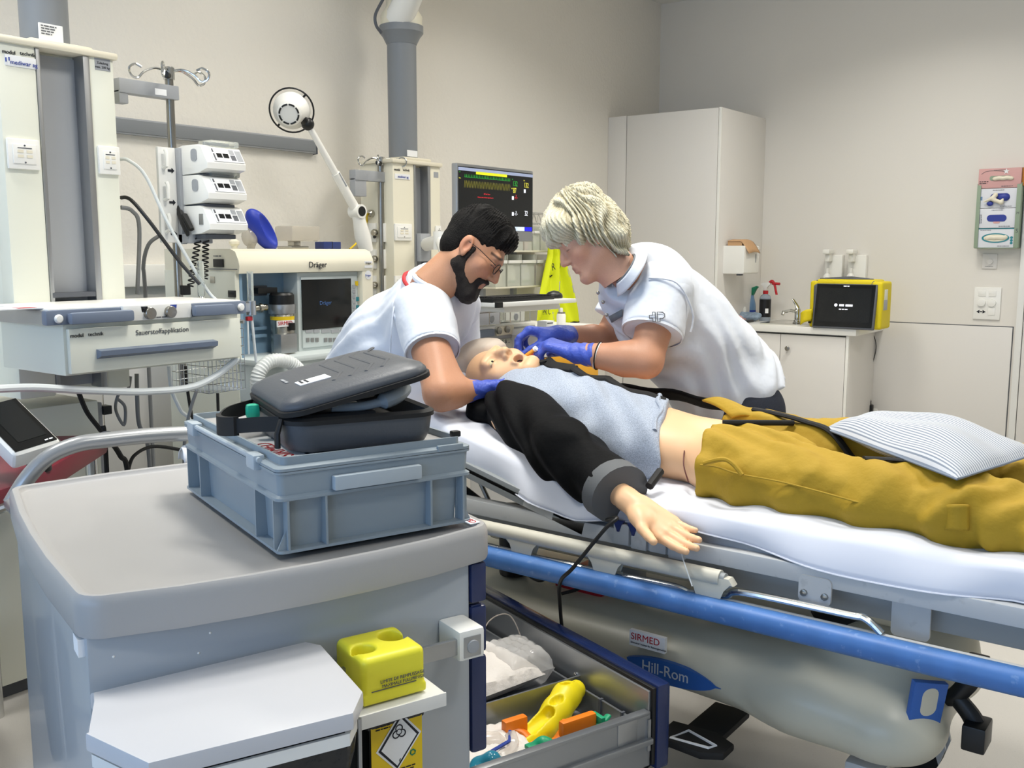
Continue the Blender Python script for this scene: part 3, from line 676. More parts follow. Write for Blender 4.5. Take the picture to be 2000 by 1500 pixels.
for x0 in (598, 607, 616, 624, 633, 642, 651, 660, 668, 677):
    px(ML, 'key', 'alu', XD, x0, 660, x0+6, 668, .003, 0, .002) if x0 not in (624,) else None
for x0, x1, a, c in ((597, 612, 643, 650), (613, 624, 643, 650), (628, 645, 643, 650), (647, 662, 643, 650), (664, 684, 643, 650)): px(ML, 'soft_key', 'grey_mid', XD, x0, a, x1, c, .003, 0, .0015)
for a in (556, 566, 576, 586, 596, 606): px(ML, 'soft_key', 'grey_mid', XD, 689, a, 694, a+7, .003, 0, .0015)
px(ML, 'warning_label', 'yellow', XD, 694, 549, 699, 558, .003, 0, .002); px(ML, 'blue_key', 'teal', XD, 696, 580, 701, 588); px(ML, 'blue_key', 'teal', XD, 696, 596, 701, 604)
txx(ML, 'Dräger', XM+.007, 621, 518, 12, 'ink', align='CENTER', bold=.02)
px(ML, 'type_label', 'paper', XM+.004, 712, 510, 727, 523); txx(ML, 'Dräger', XM+.006, 714, 514, 4, 'ink')
q = AX(719, 537, XM); b = MB(); b.lathe([(.02, 0), (.02, .002)], frame(q, UY, UZ), 20); b.build('round_badge', 'paper', ML); txx(ML, 'Dräger', XM+.003, 719, 538, 4, 'ink_blue', align='CENTER')
px(ML, 'work_tray', 'machine_panel', XM+.10, 500, 692, 720, 704, .25, .01); 
b = MB(); b.box(XM-D, XM+.08, y0, y1, zb-.17, AX(600, 703, XM+.1).z, .01); b.build('drawer_block', 'machine_panel', ML)
b = MB(); b.box(XM-D, XM+.02, y0, y1, .12, zb-.175, .01); b.build('lower_body', 'pale_cream', ML)
for sx in (-D+.05, 0):
    for yy in (y0+.06, y1-.06): b = MB(); b.cyl((XM+sx, yy-.02, .06), (XM+sx, yy+.02, .06), .06, 20); b.box(XM+sx-.02, XM+sx+.02, yy-.028, yy+.028, .06, .13, .004); b.build('caster', 'grey_dark', ML)
Ys = y0-.006
def sy(name, m, x0, ya, x1, yb, d=.004):
    p, q = AY(x0, ya, Ys), AY(x1, yb, Ys); b = MB(); b.box(p.x, q.x, Ys-.003, Ys+d, q.z, p.z, .001); b.build(name, m, ML)
sy('power_switch', 'black_plastic', 417, 506, 436, 522); sy('side_socket', 'screen_off', 446, 567, 460, 581); sy('side_connector', 'brushed', 411, 540, 420, 553)
b = MB(); p, q = AY(405, 525, Ys), AY(463, 527, Ys); b.box(p.x, q.x, Ys-.001, Ys+.002, p.z-.002, p.z+.001); b.build('side_seam', 'grey_dark', ML)
txt_ = AY(417, 499, Ys-.002); scribble(ML, txt_, UX, UZ, 1, .05, .006, 'ink_grey')
# vaporizer
q = AX(552, 640, XM-.04); zz = lambda y: AX(552, y, XM-.04).z
t = ML; Mv = Matrix.Translation((q.x, q.y, 0)); b = MB(); b.lathe([(.05, zz(690)), (.05, zz(612)), (.047, zz(610))], Mv, 28); b.build('vaporizer_body', 'brushed', t)
b = MB(); b.lathe([(.056, zz(612)), (.058, zz(598)), (.056, zz(594))], Mv, 28); b.build('vaporizer_dial', 'alu', t)
b = MB(); b.lathe([(.052, zz(594)), (.052, zz(576)), (.045, zz(572)), (.03, zz(571))], Mv, 28); b.build('vaporizer_cap', 'black_plastic', t)
b = MB(); b.lathe([(.0505, zz(624)), (.0505, zz(617))], Mv, 28); b.build('yellow_band', 'yellow', t)
lb = px(t, 'owner_label', 'paper', XM+.012, 541, 626, 575, 638); txx(lb, 'SIRMED', XM+.013, 543, 633, 8, 'ink_red')
b = MB(); a = ex(XM+.03, 549, 652, 581, 690); b.box(XM-.02, XM+.03, *a, .006); b.build('filler_block', 'alu', t)
b = MB(); p = AX(570, 640, XM+.02); b.cyl(p-UZ*.01, p+UZ*.02, .014, 14); b.build('filler_cap', 'black_plastic', t)
b = MB(); p, p2 = AX(495, 568, XM-.08), AX(560, 563, XM-.08); b.box(XM-.12, XM-.05, p.y, AX(533, 568, XM-.08).y, p.z-.012, p.z+.012, .002); b.build('mount_rail', 'black_plastic', t)
b = MB(); p, q2 = AX(495, 603, XM-.05), AX(520, 600, XM-.05); b.cyl(p, q2, .014, 14); b.cyl(p.lerp(q2, .4), p.lerp(q2, .6), .02, 14); b.build('coupling', 'brushed', t)
for y in (560, 573, 640, 655):
    b = MB(); p = AX(507, y, XM-.1); b.box(XM-.12, XM-.1, p.y-.03, p.y+.04, p.z-.01, p.z+.004, .002); b.build('recess_bar', 'machine_blue' if y > 600 else 'grey_dark', t)
# breathing hose arch in front of the machine
P = crs([AX(506, 790, XM+.02), AX(503, 760, XM+.12), AX(506, 728, XM+.14), AX(528, 706, XM+.14), AX(560, 706, XM+.14), AX(583, 722, XM+.14), AX(596, 750, XM+.12), AX(600, 780, XM+.02)], 12)
b = MB(); b.tube(P, [.026+.003*(i % 2) for i in range(len(P))], 12); o = b.build('corrugated_hose', 'tube_white'); o['label'] = 'white corrugated breathing hose arching in front of the anaesthesia machine'; o['category'] = 'hose'
# things on top of the machine
def onM(x, y=487, dx=-.15): p = AX(x, y, XM+dx); return V((p.x, p.y, zt))
c = onM(513, dx=-.12); s = SDF(c-V((.14, .14, .02)), c+V((.14, .14, .24)), .004)
p0, p1 = AX(497, 428, c.x), AX(525, 470, c.x); ax = (p1-p0).normalized(); M3 = basis(ax, (1, 0, .3))
s.ell((p0+p1)/2, (.105, .045, .05), M3, 0).ell((p0+p1)/2+V((.03, .02, 0)), (.075, .02, .035), M3, .01, 'sub')
o = thing('face_mask', 'blue cushioned breathing face mask propped on the machine top', 'mask', c); obj_from(s.mesh(2), 'cushion', 'mask_blue', o)
b = MB(); p = AX(490, 428, c.x); b.tube([p+V((0, .014*cos(a), .014*sin(a)*1.4)) for a in np.linspace(0, 2*pi, 14)[:-1]], .003, 6, closed=True); b.build('ring', 'mask_blue', o)
b = MB(); p = AX(494, 462, c.x); b.ball((p.x-.02, p.y, p.z), (.035, .035, .045)); b.cyl(V((p.x-.02, p.y, zt)), p-UZ*.02, .016); b.build('dome', 'smoke_clear', o)
q = onM(466); b = MB(); b.lathe([(.012, 0), (.012, .01), (.022, .02), (.022, .03), (.01, .04)], Matrix.Translation((q.x, q.y-.02, q.z)), 16); o = b.build('tube_connector', 'cream_plastic'); o['label'] = 'small cream tube connector standing beside the blue mask'; o['category'] = 'connector'
q = onM(575); t = thing('test_lung', 'smoky transparent box on a small steel foot on the machine top', 'test device', q)
b = MB(); b.box(q.x-.05, q.x+.05, q.y-.055, q.y+.04, q.z, q.z+.012, .003); b.box(q.x-.02, q.x+.02, q.y-.02, q.y+.02, q.z+.01, q.z+.035, .003); b.build('foot', 'brushed', t)
b = MB(); b.box(q.x-.06, q.x+.06, q.y-.06, q.y+.1, q.z+.033, q.z+.1, .012, M=Matrix.Translation((0, 0, 0))); b.build('clear_box', 'smoke_clear', t)
q = onM(640); b = MB(); b.box(q.x-.03, q.x+.03, q.y-.05, q.y+.055, q.z, q.z+.032, .003); o = b.build('blue_box', 'navy'); o['label'] = 'small dark blue box lying on the cream machine hood'; o['category'] = 'box'
b = MB(); b.box(q.x-.031, q.x+.031, q.y+.0, q.y+.003, q.z+.001, q.z+.033); b.build('seam', 'black_plastic', o)

# ---------------------------------------------------------------- examination lamp on a jointed arm
XL = XM-.3
j = AX(697, 413, XL); base = AX(716, 486, XL); base.z = zt; hd = AX(601, 242, XL)
t = thing('examination_lamp', 'white examination lamp on a jointed arm rising from the anaesthesia machine', 'lamp', base)
b = MB(); b.tube([base-UZ*.01, base.lerp(j, .35)+V((0, -.005, 0)), base.lerp(j, .75), j+V((0, -.002, .01))], [.034, .04, .032, .028], 14); b.build('lower_arm', 'white_gloss', t)
b = MB(); b.cyl(j-V((.03, 0, 0)), j+V((.035, 0, 0)), .034, 24); b.build('elbow', 'white_gloss', t)
b = MB(); b.cyl(j+V((.03, 0, 0)), j+V((.037, 0, 0)), .024, 24); b.build('elbow_cap', 'black_plastic', t)
m1 = j.lerp(hd, .45); b = MB(); b.tube([j, m1], [.024, .022], 14); b.tube([m1, hd], [.017, .014], 14); b.build('upper_arm', 'white_gloss', t)
b = MB(); p = j.lerp(hd, .3); b.tube([p+V((.02, .004, 0)), p.lerp(hd, .22)+V((.018, .004, 0))], .006, 6); b.build('spring_slot', 'grey_mid', t)
b = MB(); b.ball(hd, .03, 10); b.cyl(hd, AX(590, 232, XL), .022); b.build('head_joint', 'black_plastic', t)
c = AX(565, 222, XL); ax = (FWD*.75+UP*.38-RIGHT*.05).normalized(); Mh = frame(c, ax.cross(UP).normalized(), UP); Mh = frame(c, ax.orthogonal(), ax.cross(ax.orthogonal()))
b = MB(); b.lathe([(0, -.012), (.045, -.01), (.056, 0), (.062, .03), (.083, .06), (.085, .08), (.07, .082)], Mh, 32); b.build('lamp_head', 'white_gloss', t)
for k in range(8):
    a = k*pi/4; b = MB(); b.tube([Mh @ V((.043*cos(a+s), .043*sin(a+s), -.0115)) for s in (.08, .3, .52, .7)], .004, 6); b.build('vent_slot', 'black_plastic', t)
b = MB(); b.tube([Mh @ V((.1*cos(a), .1*sin(a), .075)) for a in np.linspace(0, 2*pi, 40)[:-1]], .004, 8, closed=True); b.cyl(Mh @ V((.08, .0, .07)), Mh @ V((.1, 0, .075)), .005); b.cyl(Mh @ V((-.08, .0, .07)), Mh @ V((-.1, 0, .075)), .005); b.build('handle_ring', 'black_plastic', t)

# ---------------------------------------------------------------- second supply pendant with its pole, collar and shelf
X2 = -3.6
P2, a0, a1, zt2, xc2, yc2 = pendant('cream supply pendant behind the monitor, hung from a thick grey post', X2, 768, 860, 400, 314, .85, 2.52, (786, 200, .078), 'cream_plastic', 'ivory', (.43, .78), .24)
outlet(P2, X2, 769, 437, 802, 470); outlet(P2, X2, 849, 441, 859, 470); outlet(P2, X2, 769, 538, 812, 572, True)
txx(P2, 'modul', X2, 770, 331, 5, 'ink', bold=.03); txx(P2, 'technik', X2, 787, 332, 5, 'ink')
px(P2, 'badge', 'paper', X2, 771, 340, 800, 350, proud=.003); txx(P2, 'mediwar ag', X2+.003, 777, 345, 5, 'ink_blue')
px(P2, 'load_label', 'grey_mid', X2, 847, 336, 856, 347); px(P2, 'rating_label', 'paper', xc2+.08, 796, 294, 815, 306)
for ya, yb in ((436, 473), (487, 525), (538, 576)):
    for xa, xb in ((722, 737), (748, 755)):
        p, q = AY(xa, ya, a0), AY(xb, yb, a0); b = MB(); b.box(p.x, q.x, a0-.012, a0+.002, q.z, p.z, .004); b.build('side_outlet', 'white_gloss', P2)
    p = AY(733, (ya+yb)/2, a0-.012); b = MB(); b.lathe([(.02, 0), (.02, .01), (.014, .02)], frame(p, UX, UZ), 14); b.build('side_plug', 'brushed', P2)
p = AY(727, 417, a0); b = MB(); b.lathe([(.02, -.01), (.02, .02), (.012, .03)], frame(p, UX, UZ), 16); b.build('gas_port', 'brushed', P2)
cable([p+V((0, -.04, 0)), AX(715, 440, X2-.2), AX(700, 470, X2-.15), V((X2-.1, AX(683, 484, X2-.1).y, zt+.0))], .005, 'yellow', 'earth_cable', 'thin yellow cable from the pendant port to the machine top')
cable([AY(732, 462, a0-.02), AX(728, 470, X2-.2), AX(725, 500, X2-.22), AX(727, 560, X2-.2), AX(728, 640, X2-.2)], .009, 'cable_black', 'mains_cable', 'black cable hanging from the side sockets beside the chrome pole')
# collar and ceiling arm of the post
b = MB(); zc0, zc1 = AX(783, 84, xc2).z, AX(783, 52, xc2).z
b.lathe([(.08, zc0-.01), (.1, zc0+.03), (.117, zc0+.05), (.117, zc1), (.1, zc1+.005)], Matrix.Translation((xc2, yc2, 0)), 40); b.build('post_collar', 'grey_steel_paint', P2)
b = MB(); b.lathe([(.11, zc1), (.112, zc1+.05), (.08, zc1+.1), (.078, ZC)], Matrix.Translation((xc2, yc2, 0)), 40); b.build('ceiling_tube', 'cream_plastic', P2)
e0, e1 = V((xc2+.02, yc2-.04, zc1+.03)), AX(900, -60, xc2+.6); e1.z = zc1+.45
b = MB(); b.tube([e0, e0.lerp(e1, .4)+UZ*.02, e1], [.075, .062, .055], 20); b.build('ceiling_arm', 'white_gloss', P2)
p = AX(745, 40, xc2); b = MB(); b.tube(crs([AX(745, 64, xc2), AX(735, 50, xc2), AX(733, 30, xc2), AX(744, 6, xc2), AX(765, -30, xc2)], 6), .008, 8); b.build('arm_cable', 'grey_dark', P2)
c = AX(930, -26, -2.6); t = thing('surgical_lamp', 'dark grey round surgical lamp hanging at the ceiling above the head end', 'lamp', c)
b = MB(); b.lathe([(.0, -.03), (.14, -.022), (.2, 0), (.205, .03), (.1, .08), (.03, .1)], Matrix.Translation(c+UZ*.03), 36); b.build('lamp_dome', 'grey_dark', t)
b = MB(); b.cyl(c+UZ*.1, V((c.x, c.y, ZC)), .03); b.build('lamp_stem', 'white_gloss', t)
# pole beside the second pendant
XQ = -3.68; p = AX(743, 312, XQ)
t = thing('infusion_pole', 'chrome infusion pole clamped beside the pendant behind the bending man', 'infusion pole', (XQ, p.y, .9))
b = MB(); b.cyl((XQ, p.y, .9), (XQ, p.y, p.z), .016, 20); b.build('pole', 'steel_dull', t)
b = MB(); b.lathe([(.022, -.03), (.022, .014), (0, .018)], Matrix.Translation(p), 20); b.build('hook_hub', 'chrome', t)
hooks(t, V((XQ, p.y, p.z)), .12, (-1.8, -.9, .8, 1.4)); b = MB(); b.cyl(p+V((.015, -.02, -.02)), p+V((.03, -.05, -.02)), .013); b.build('clamp_knob', 'black_plastic', t)
l, r, z0, z1 = ex(XQ, 688, 334, 749, 354); b = MB(); b.box(XQ-.022, XQ+.024, l, r, z0, z1, .003); b.box(XQ-.02, XQ+.02, l, l+.08, z0-.08, z0+.01, .003); b.build('bracket', 'grey_mid', t)
b = MB(); b.box(XQ-.02, X2-.1, r-.03, a0+.01, z0+.01, z1-.01); b.build('bracket_stub', 'grey_mid', t)

# ---------------------------------------------------------------- patient monitor on its arm
XN = -2.62
t = thing('patient_monitor', 'flat patient monitor showing green and yellow traces on black', 'monitor', AX(960, 470, XN))
l, r = AX(893, 400, XN).y, AX(1041, 400, XN).y; z1, z0 = AX(886, 317, XN).z, AX(1036, 472, XN).z
b = MB(); b.box(XN-.03, XN, l, r, z0, z1, .005); b.build('housing', 'alu', t)
zs1, zs0 = z1-.012, z0+.045; ya, yb = l+.007, r-.005
b = MB(); b.box(XN-.002, XN+.0015, ya, yb, zs0, zs1); scr = b.build('screen', 'screen_off', t, smooth=None)
def mp(u, v): return V((XN+.0022, ya+(yb-ya)*u, zs1-(zs1-zs0)*v))
def mr(m, u0, v0, u1, v1, nm='screen_block'): p, q = mp(u0, v0), mp(u1, v1); b = MB(); b.box(XN+.001, XN+.0025, p.y, q.y, q.z, p.z); b.build(nm, m, scr, smooth=None)
mr('bar_grey', 0, .015, 1, .065, 'status_bar'); mr('bar_yellow', .22, .06, .63, .105, 'alarm_bar')
W_, H_ = yb-ya, zs1-zs0
def mt(s, u, v, h, m, al='LEFT', sx=.8, bold=0): text(scr, s, mp(u, v), UY, UZ, h*H_*1.4, m, align=al, sx=sx, ext=.0002, bold=bold)
def wave(u0, u1, v0, v1, n, m, kind):
    P = []
    for i in range(n):
        a = u0+(u1-u0)*i/n; d = (u1-u0)/n
        P += [(a, v1), (a+d*.3, v1), (a+d*.45, v0), (a+d*.6, v1)] if kind else [(a, v1), (a+d*.4, v0), (a+d*.75, v0+(v1-v0)*.5)]
    b = MB(); b.tube([mp(*q) for q in P], .0007, 4); b.build('trace', m, scr, smooth=None)
wave(.07, .68, .118, .165, 30, 'g_trace', 1); wave(.07, .68, .215, .33, 30, 'y_dim', 0)
mt('132', .71, .24, .088, 'g_trace', 'LEFT', .75, .02); mt('132', .87, .25, .088, 'y_trace', 'LEFT', .75, .02); mt('87', .715, .355, .088, 'y_trace', 'LEFT', .75, .02); mt('-?-', .735, .46, .08, 'r_trace', 'LEFT', .8, .015)
mt('-?-', .735, .735, .08, 'w_trace', 'LEFT', .8, .015); mt('32', .88, .73, .088, 'w_trace', 'LEFT', .75, .02)
mt('ABD kein Sensor', .36, .42, .022, 'r_trace', 'CENTER'); mt('Schliessen, wenn der Sensor angeschlossen ist', .34, .475, .02, 'r_trace', 'CENTER'); mt('CO2 kein Sensor', .35, .695, .03, 'w_trace', 'CENTER'); scribble(scr, mp(.32, .755), UY, UZ, 1, .12, .006, 'w_trace'); scribble(scr, mp(.5, .79), UY, UZ, 2, .05, .006, 'c_trace'); mt('HF', .01, .10, .02, 'g_trace'); mt('Pleth', .005, .195, .02, 'y_trace'); mt('HF', .7, .14, .02, 'g_trace'); mt('Puls', .865, .14, .02, 'y_trace'); mt('SpO2', .69, .29, .018, 'y_trace')
for u, v in ((.70, .44), (.87, .31), (.70, .71)): mr('w_trace', u, v-.03, u+.025, v+.03)
for i in range(9): mr('bar_blue' if i == 8 else 'bar_light', .115*i*.96+.0, .925, .115*i*.96+.105, .995, 'menu_button')
arm = [V((X2+.02, AX(826, 480, X2).y, AX(826, 478, X2).z)), AX(862, 470, -3.25), AX(880, 520, -2.95), V((XN-.09, (l+r)/2, z0+.14))]
t2 = thing('monitor_arm', 'white jointed monitor arm bolted to the pendant channel', 'monitor arm', arm[0])
b = MB(); b.tube(arm[:2], .035, 12); b.build('arm_segment', 'white_gloss', t2); b = MB(); b.tube(arm[1:3], .032, 12); b.build('arm_segment', 'white_gloss', t2); b = MB(); b.tube(arm[2:], .03, 12); b.build('arm_segment', 'white_gloss', t2)
b = MB(); b.box(X2-.03, X2+.03, arm[0].y-.05, arm[0].y+.03, arm[0].z-.09, arm[0].z+.06, .006); b.build('channel_clamp', 'grey_mid', t2)
for q in arm[1:3]: b = MB(); b.cyl(q-UZ*.045, q+UZ*.045, .042, 20); b.build('arm_joint', 'white_gloss', t2)
b = MB(); b.box(XN-.09, XN-.029, (l+r)/2-.06, (l+r)/2+.06, z0+.08, z0+.2, .004); b.build('mount_plate', 'grey_mid', t2)
# keyboard tray, keyboard, mouse, white terminal
zk = AX(972, 600, -2.62).z+.012; A = AZ_(972, 592, zk); B = AZ_(1126, 583, zk); Cc = AZ_(912, 584, zk); u = (B-A).normalized(); w = u.cross(UZ)*-1
Mk = frame(A, u, UZ.cross(u)); lu = (B-A).length
t = thing('keyboard_tray', 'white keyboard tray on the monitor arm above the pendant shelf', 'tray', A)
b = MB(); b.box(0, lu, 0, .3, -.02, 0, .004, M=Mk); b.build('tray_board', 'white_plastic', t)
b = MB(); b.box(-.01, .03, -.006, .01, -.022, .003, .002, M=Mk); b.build('corner_clip', 'black_plastic', t)
b = MB(); b.box(.1, .5, .05, .26, -.05, -.02, .004, M=Mk); b.build('tray_bracket', 'white_gloss', t)
b = MB(); b.cyl(Mk @ V((.2, .28, -.03)), arm[2]-UZ*.03, .022, 12); b.build('tray_strut', 'white_gloss', t)
k = thing('keyboard', 'black computer keyboard on the white tray', 'keyboard', A)
b = MB(); b.box(-.0, .44, .03, .18, 0, .018, .003, M=Mk); b.build('keyboard_base', 'black_plastic', k)
b = MB()
for i in range(16):
    for jj in range(5): b.box(.012+i*.0262, .034+i*.0262, .04+jj*.027, .062+jj*.027, .018, .024, M=Mk)
o = b.build('keycaps', 'rubber_black', k, smooth=None); o['kind'] = 'stuff'
s = MB(); s.ball((.52, .1, .008), (.055, .035, .028), 10, M=Mk); o = s.build('computer_mouse', 'black_plastic'); o['label'] = 'black computer mouse at the end of the white tray'; o['category'] = 'mouse'
b = MB(); b.tube([Mk @ V((.475, .1, .03)), Mk @ V((.52, .1, .037)), Mk @ V((.56, .1, .03))], .002, 6); b.build('scroll_seam', 'grey_dark', o)
bx = MB(); bx.box(-.06, .05, .2, .28, 0, .125, .014, M=Mk); o = bx.build('terminal_box', 'white_gloss'); o['label'] = 'white upright plastic box standing behind the keyboard'; o['category'] = 'device box'
# lower shelf of the second pendant
XT = -2.92
l, r = AX(893, 650, XT).y, AX(1046, 645, XT).y; z1, z0 = AX(970, 641, XT).z, AX(970, 663, XT).z
b = MB(); b.box(X2, XT, l, r, z1-.006, z1+.008, .004); b.build('shelf_top', 'white_gloss', P2)
b = MB(); b.box(XT-.03, XT, l, r, z0, z1, .006); b.build('shelf_front_rim', 'grey_mid', P2)
b = MB(); b.box(XT, XT+.03, *ex(XT+.03, 914, 645, 967, 660), .008); b.build('handle', 'grey_blue', P2)
cp = px(P2, 'control_panel', 'cream_plastic', XT, 968, 636, 1001, 654, .01, .003, .01)
for x, y in ((973, 646), (989, 643)): b = MB(); b.lathe([(.017, 0), (.017, .012), (0, .014)], frame(AX(x, y, XT+.01), UY, UZ), 20); b.build('knob', 'steel_dull', cp)
b = MB(); b.lathe([(.014, 0), (.012, .006), (0, .008)], frame(AX(905, 651, XT), UY, UZ), 16); b.build('rim_cap', 'white_gloss', P2)
b = MB(); b.box(X2+.02, XT-.01, l+.01, r-.03, z0-.2, z0, .004); b.build('drawer_housing', 'pale_cream', P2)
b = MB(); b.box(XT-.012, XT+.004, l+.02, r-.04, z0-.19, z0-.012, .003); dw = b.build('drawer', 'pale_cream', P2); txx(dw, '12 K EKG & ...', XT+.004, 957, 671, 8, 'ink_grey')
g = AX(894, 671, XT+.03); b = MB(); b.lathe([(.043, 0), (.045, .015), (.036, .017)], frame(g, UY, UZ), 28); o = thing('pressure_gauge', 'round grey pressure gauge with a red rim beside the drawer', 'gauge', g); b.build('rim', 'red', o); b = MB(); b.lathe([(.036, 0), (.036, .0185)], frame(g, UY, UZ), 28); b.build('dial', 'grey_mid', o)
b = MB(); b.tube([g+V((.0195, -.015, .0)), g+V((.0195, .01, .014))], .0015, 5); b.build('needle', 'ink', o)
b = MB(); b.box(XT, XT+.03, g.y+.03, l+.05, g.z-.01, g.z+.01); b.build('mount', 'grey_mid', o)
t = thing('wire_tray', 'chrome wire tray with upright boxes on the second pendant shelf', 'wire tray', (XT-.15, (l+r)/2, z1))
b = MB(); l2, r2 = l+.05, r+.02
for zz_ in (z1+.012, z1+.075): b.tube([(XT-.26, l2, zz_), (XT-.05, l2, zz_), (XT-.05, r2, zz_), (XT-.26, r2, zz_)], .003, 6, closed=True)
for i in range(8): yy = l2+(r2-l2)*i/7; b.cyl((XT-.05, yy, z1+.01), (XT-.05, yy, z1+.075), .0025, 6); b.cyl((XT-.26, yy, z1+.01), (XT-.26, yy, z1+.075), .0025, 6)
b.build('wire_frame', 'chrome', t)
for i, (f0, f1, h, m, lab) in enumerate(((.02, .3, .085, 'box_white', 'white box at the near end of the chrome wire tray'), (.32, .62, .098, 'box_white', 'box with a dark red lid in the middle of the wire tray'), (.64, .97, .09, 'acrylic', 'clear plastic bin at the far end of the wire tray'))):
    t = thing('storage_box', lab, 'box', (XT-.15, l2+(r2-l2)*(f0+f1)/2, z1+.008)); ya, yb = l2+(r2-l2)*f0, l2+(r2-l2)*f1
    b = MB(); b.box(XT-.24, XT-.07, ya, yb, z1+.008, z1+h, .004); b.build('box_body', m, t)
    b = MB(); b.box(XT-.242, XT-.066, ya-.002, yb+.002, z1+h, z1+h+.014, .003); b.build('lid', ('white_plastic', 'pink', 'acrylic')[i], t)
    b = MB(); b.lathe([(.02, 0), (.016, .003)], frame(V((XT-.069, (ya+yb)/2+.02, z1+.04)), UY, UZ), 16); b.build('finger_hole', 'grey_mid', t)
# ---------------------------------------------------------------- wall rack with clear bins, vest, drawer trolley
XR = XW+.17
t = thing('bin_rack', 'wall rack with two shelves of clear tilting bins', 'rack', (XW+.1, AX(1040, 560, XR).y, AX(1040, 562, XR).z))
l, r = AX(968, 520, XR).y, AX(1084, 520, XR).y
sh = [AX(1050, 489, XR).z, AX(1050, 557, XR).z]; zt_ = AX(1050, 416, XR).z
for z in sh: b = MB(); b.box(XW, XR, l, r, z-.012, z, .002); b.build('shelf', 'cream_plastic', t)
for y in (l+.04, AX(1036, 560, XR).y): b = MB(); b.box(XW, XW+.03, y, y+.035, sh[1]-.25, zt_, .002); b.build('upright', 'grey_mid', t)
b = MB()
zm = AX(1050, 436, XR).z
for z in (zt_, zm): b.tube([(XW+.02, l, z), (XR, l, z), (XR, r, z), (XW+.02, r, z)], .004, 6, closed=True)
n = 12
for i in range(n): a, c = l+(r-l)*i/n, l+(r-l)*(i+1)/n; b.tube([(XR, a, zm), (XR, (a+c)/2, zt_), (XR, c, zm)], .002, 5)
b.build('wire_gallery', 'chrome', t)
def bins(xs, ya, yb, z, fills, lab):
    for i, (x0, x1) in enumerate(xs):
        c0, c1 = AX(x0, ya, XR).y+.004, AX(x1, ya, XR).y-.004; z1 = AX((x0+x1)/2, ya, XR).z
        q = thing('clear_bin', lab % fills[i][0], 'bin', (XW+.1, (c0+c1)/2, z), 0, 'clear bins in the wall rack')
        b = MB(); h = z1-z
        for (u0, u1, v0, v1, w0, w1) in ((XR-.13, XR-.006, c0, c0+.003, z, z1), (XR-.13, XR-.006, c1-.003, c1, z, z1), (XR-.13, XR-.006, c0, c1, z, z+.003), (XR-.009, XR-.006, c0, c1, z, z+h*.82)): b.box(u0, u1, v0, v1, w0, w1)
        b.build('bin_shell', 'clear_bin', q)
        b = MB(); b.box(XR-.006, XR+.008, c0, c1, z+h*.72, z+h*.82, .002); b.build('label_strip', 'white_gloss', q)
        b = MB(); cc = (c0+c1)/2; ww = (c1-c0)*.36
        b.loft([[(XR-.1, cc-ww, z+.004), (XR-.03, cc-ww, z+.004), (XR-.03, cc+ww, z+.004), (XR-.1, cc+ww, z+.004)], [(XR-.09, cc-ww*.9, z+h*.35), (XR-.022, cc-ww, z+h*.35), (XR-.022, cc+ww*.8, z+h*.4), (XR-.09, cc+ww, z+h*.35)], [(XR-.07, cc-ww*.8, z+h*.66), (XR-.04, cc-ww*.7, z+h*.62), (XR-.04, cc+ww*.7, z+h*.68), (XR-.07, cc+ww*.8, z+h*.6)]]); b.build('packets', fills[i][1], q)
        if fills[i][2]: b = MB(); b.box(XR-.0225, XR-.020, cc-ww*.7, cc+ww*.7, z+h*.12, z+h*.17); b.build('green_band', fills[i][2], q)
bins(((968, 990), (992, 1018), (1019, 1046), (1048, 1077)), 497, 553, sh[1], (('cream', 'ivory', None), ('pale green', 'pale_cream', 'green'), ('white', 'box_white', 'green'), ('red and cream', 'pink', 'red')), 'clear bin holding %s packets on the lower rack shelf')
bins(((1000, 1024), (1025, 1041), (1042, 1056), (1057, 1076)), 443, 486, sh[0], (('white', 'box_white', None), ('pale pink', 'pink', None), ('green edged', 'pale_cream', 'green'), ('grey', 'smoke_clear', None)), 'clear bin holding %s packets on the upper rack shelf')
# hi-vis vest hanging on the rack end
XV = XR+.06
lp = [(1072, 470), (1070, 500), (1060, 540), (1050, 580), (1044, 620), (1040, 640)]; rp = [(1090, 474), (1098, 500), (1104, 530), (1110, 565), (1117, 600), (1122, 628)]
def vg(u, v, off=0):
    k = v*5; i = min(int(k), 4); f = k-i; L = V((lp[i][0], lp[i][1], 0)).lerp(V((lp[i+1][0], lp[i+1][1], 0)), f); R2 = V((rp[i][0], rp[i][1], 0)).lerp(V((rp[i+1][0], rp[i+1][1], 0)), f)
    q = L.lerp(R2, u); p = AX(q.x, q.y, XV); p.x += .028*sin(u*13+v*2)*(.3+v)+.015*sin(u*29-v*3)+off; return p
t = thing('safety_vest', 'bright yellow safety vest with grey reflective bands hanging on the bin rack', 'vest', AX(1080, 640, XV))
b = MB(); b.grid(vg, 40, 40); b.build('vest_cloth', 'vest_yellow', t, solid=.006)
for v0, v1, u0 in ((.42, .52, .5), (.62, .70, .62), (.72, .98, .45)):
    b = MB(); b.grid(lambda u, v: vg((u0+(1-u0)*u) if v0 < .7 else .4+.16*u, v0+(v1-v0)*v-(.14*(u-.5) if v0 < .7 else 0), .004), 24, 8); b.build('reflective_band', 'reflect', t, solid=.002)
b = MB(); b.tube([vg(.35+.65*i/12, 1-.0*i, .003)+V((0, 0, 0)) for i in range(13)], .006, 6); b.build('black_hem', 'black_matt', t)
b = MB(); b.tube(crs([vg(.95, .03, .006), vg(.6, .15, .006), vg(.75, .33, .006), vg(.35, .42, .006), vg(.1, .4, .006)], 6), .004, 6); b.build('black_piping', 'black_matt', t)
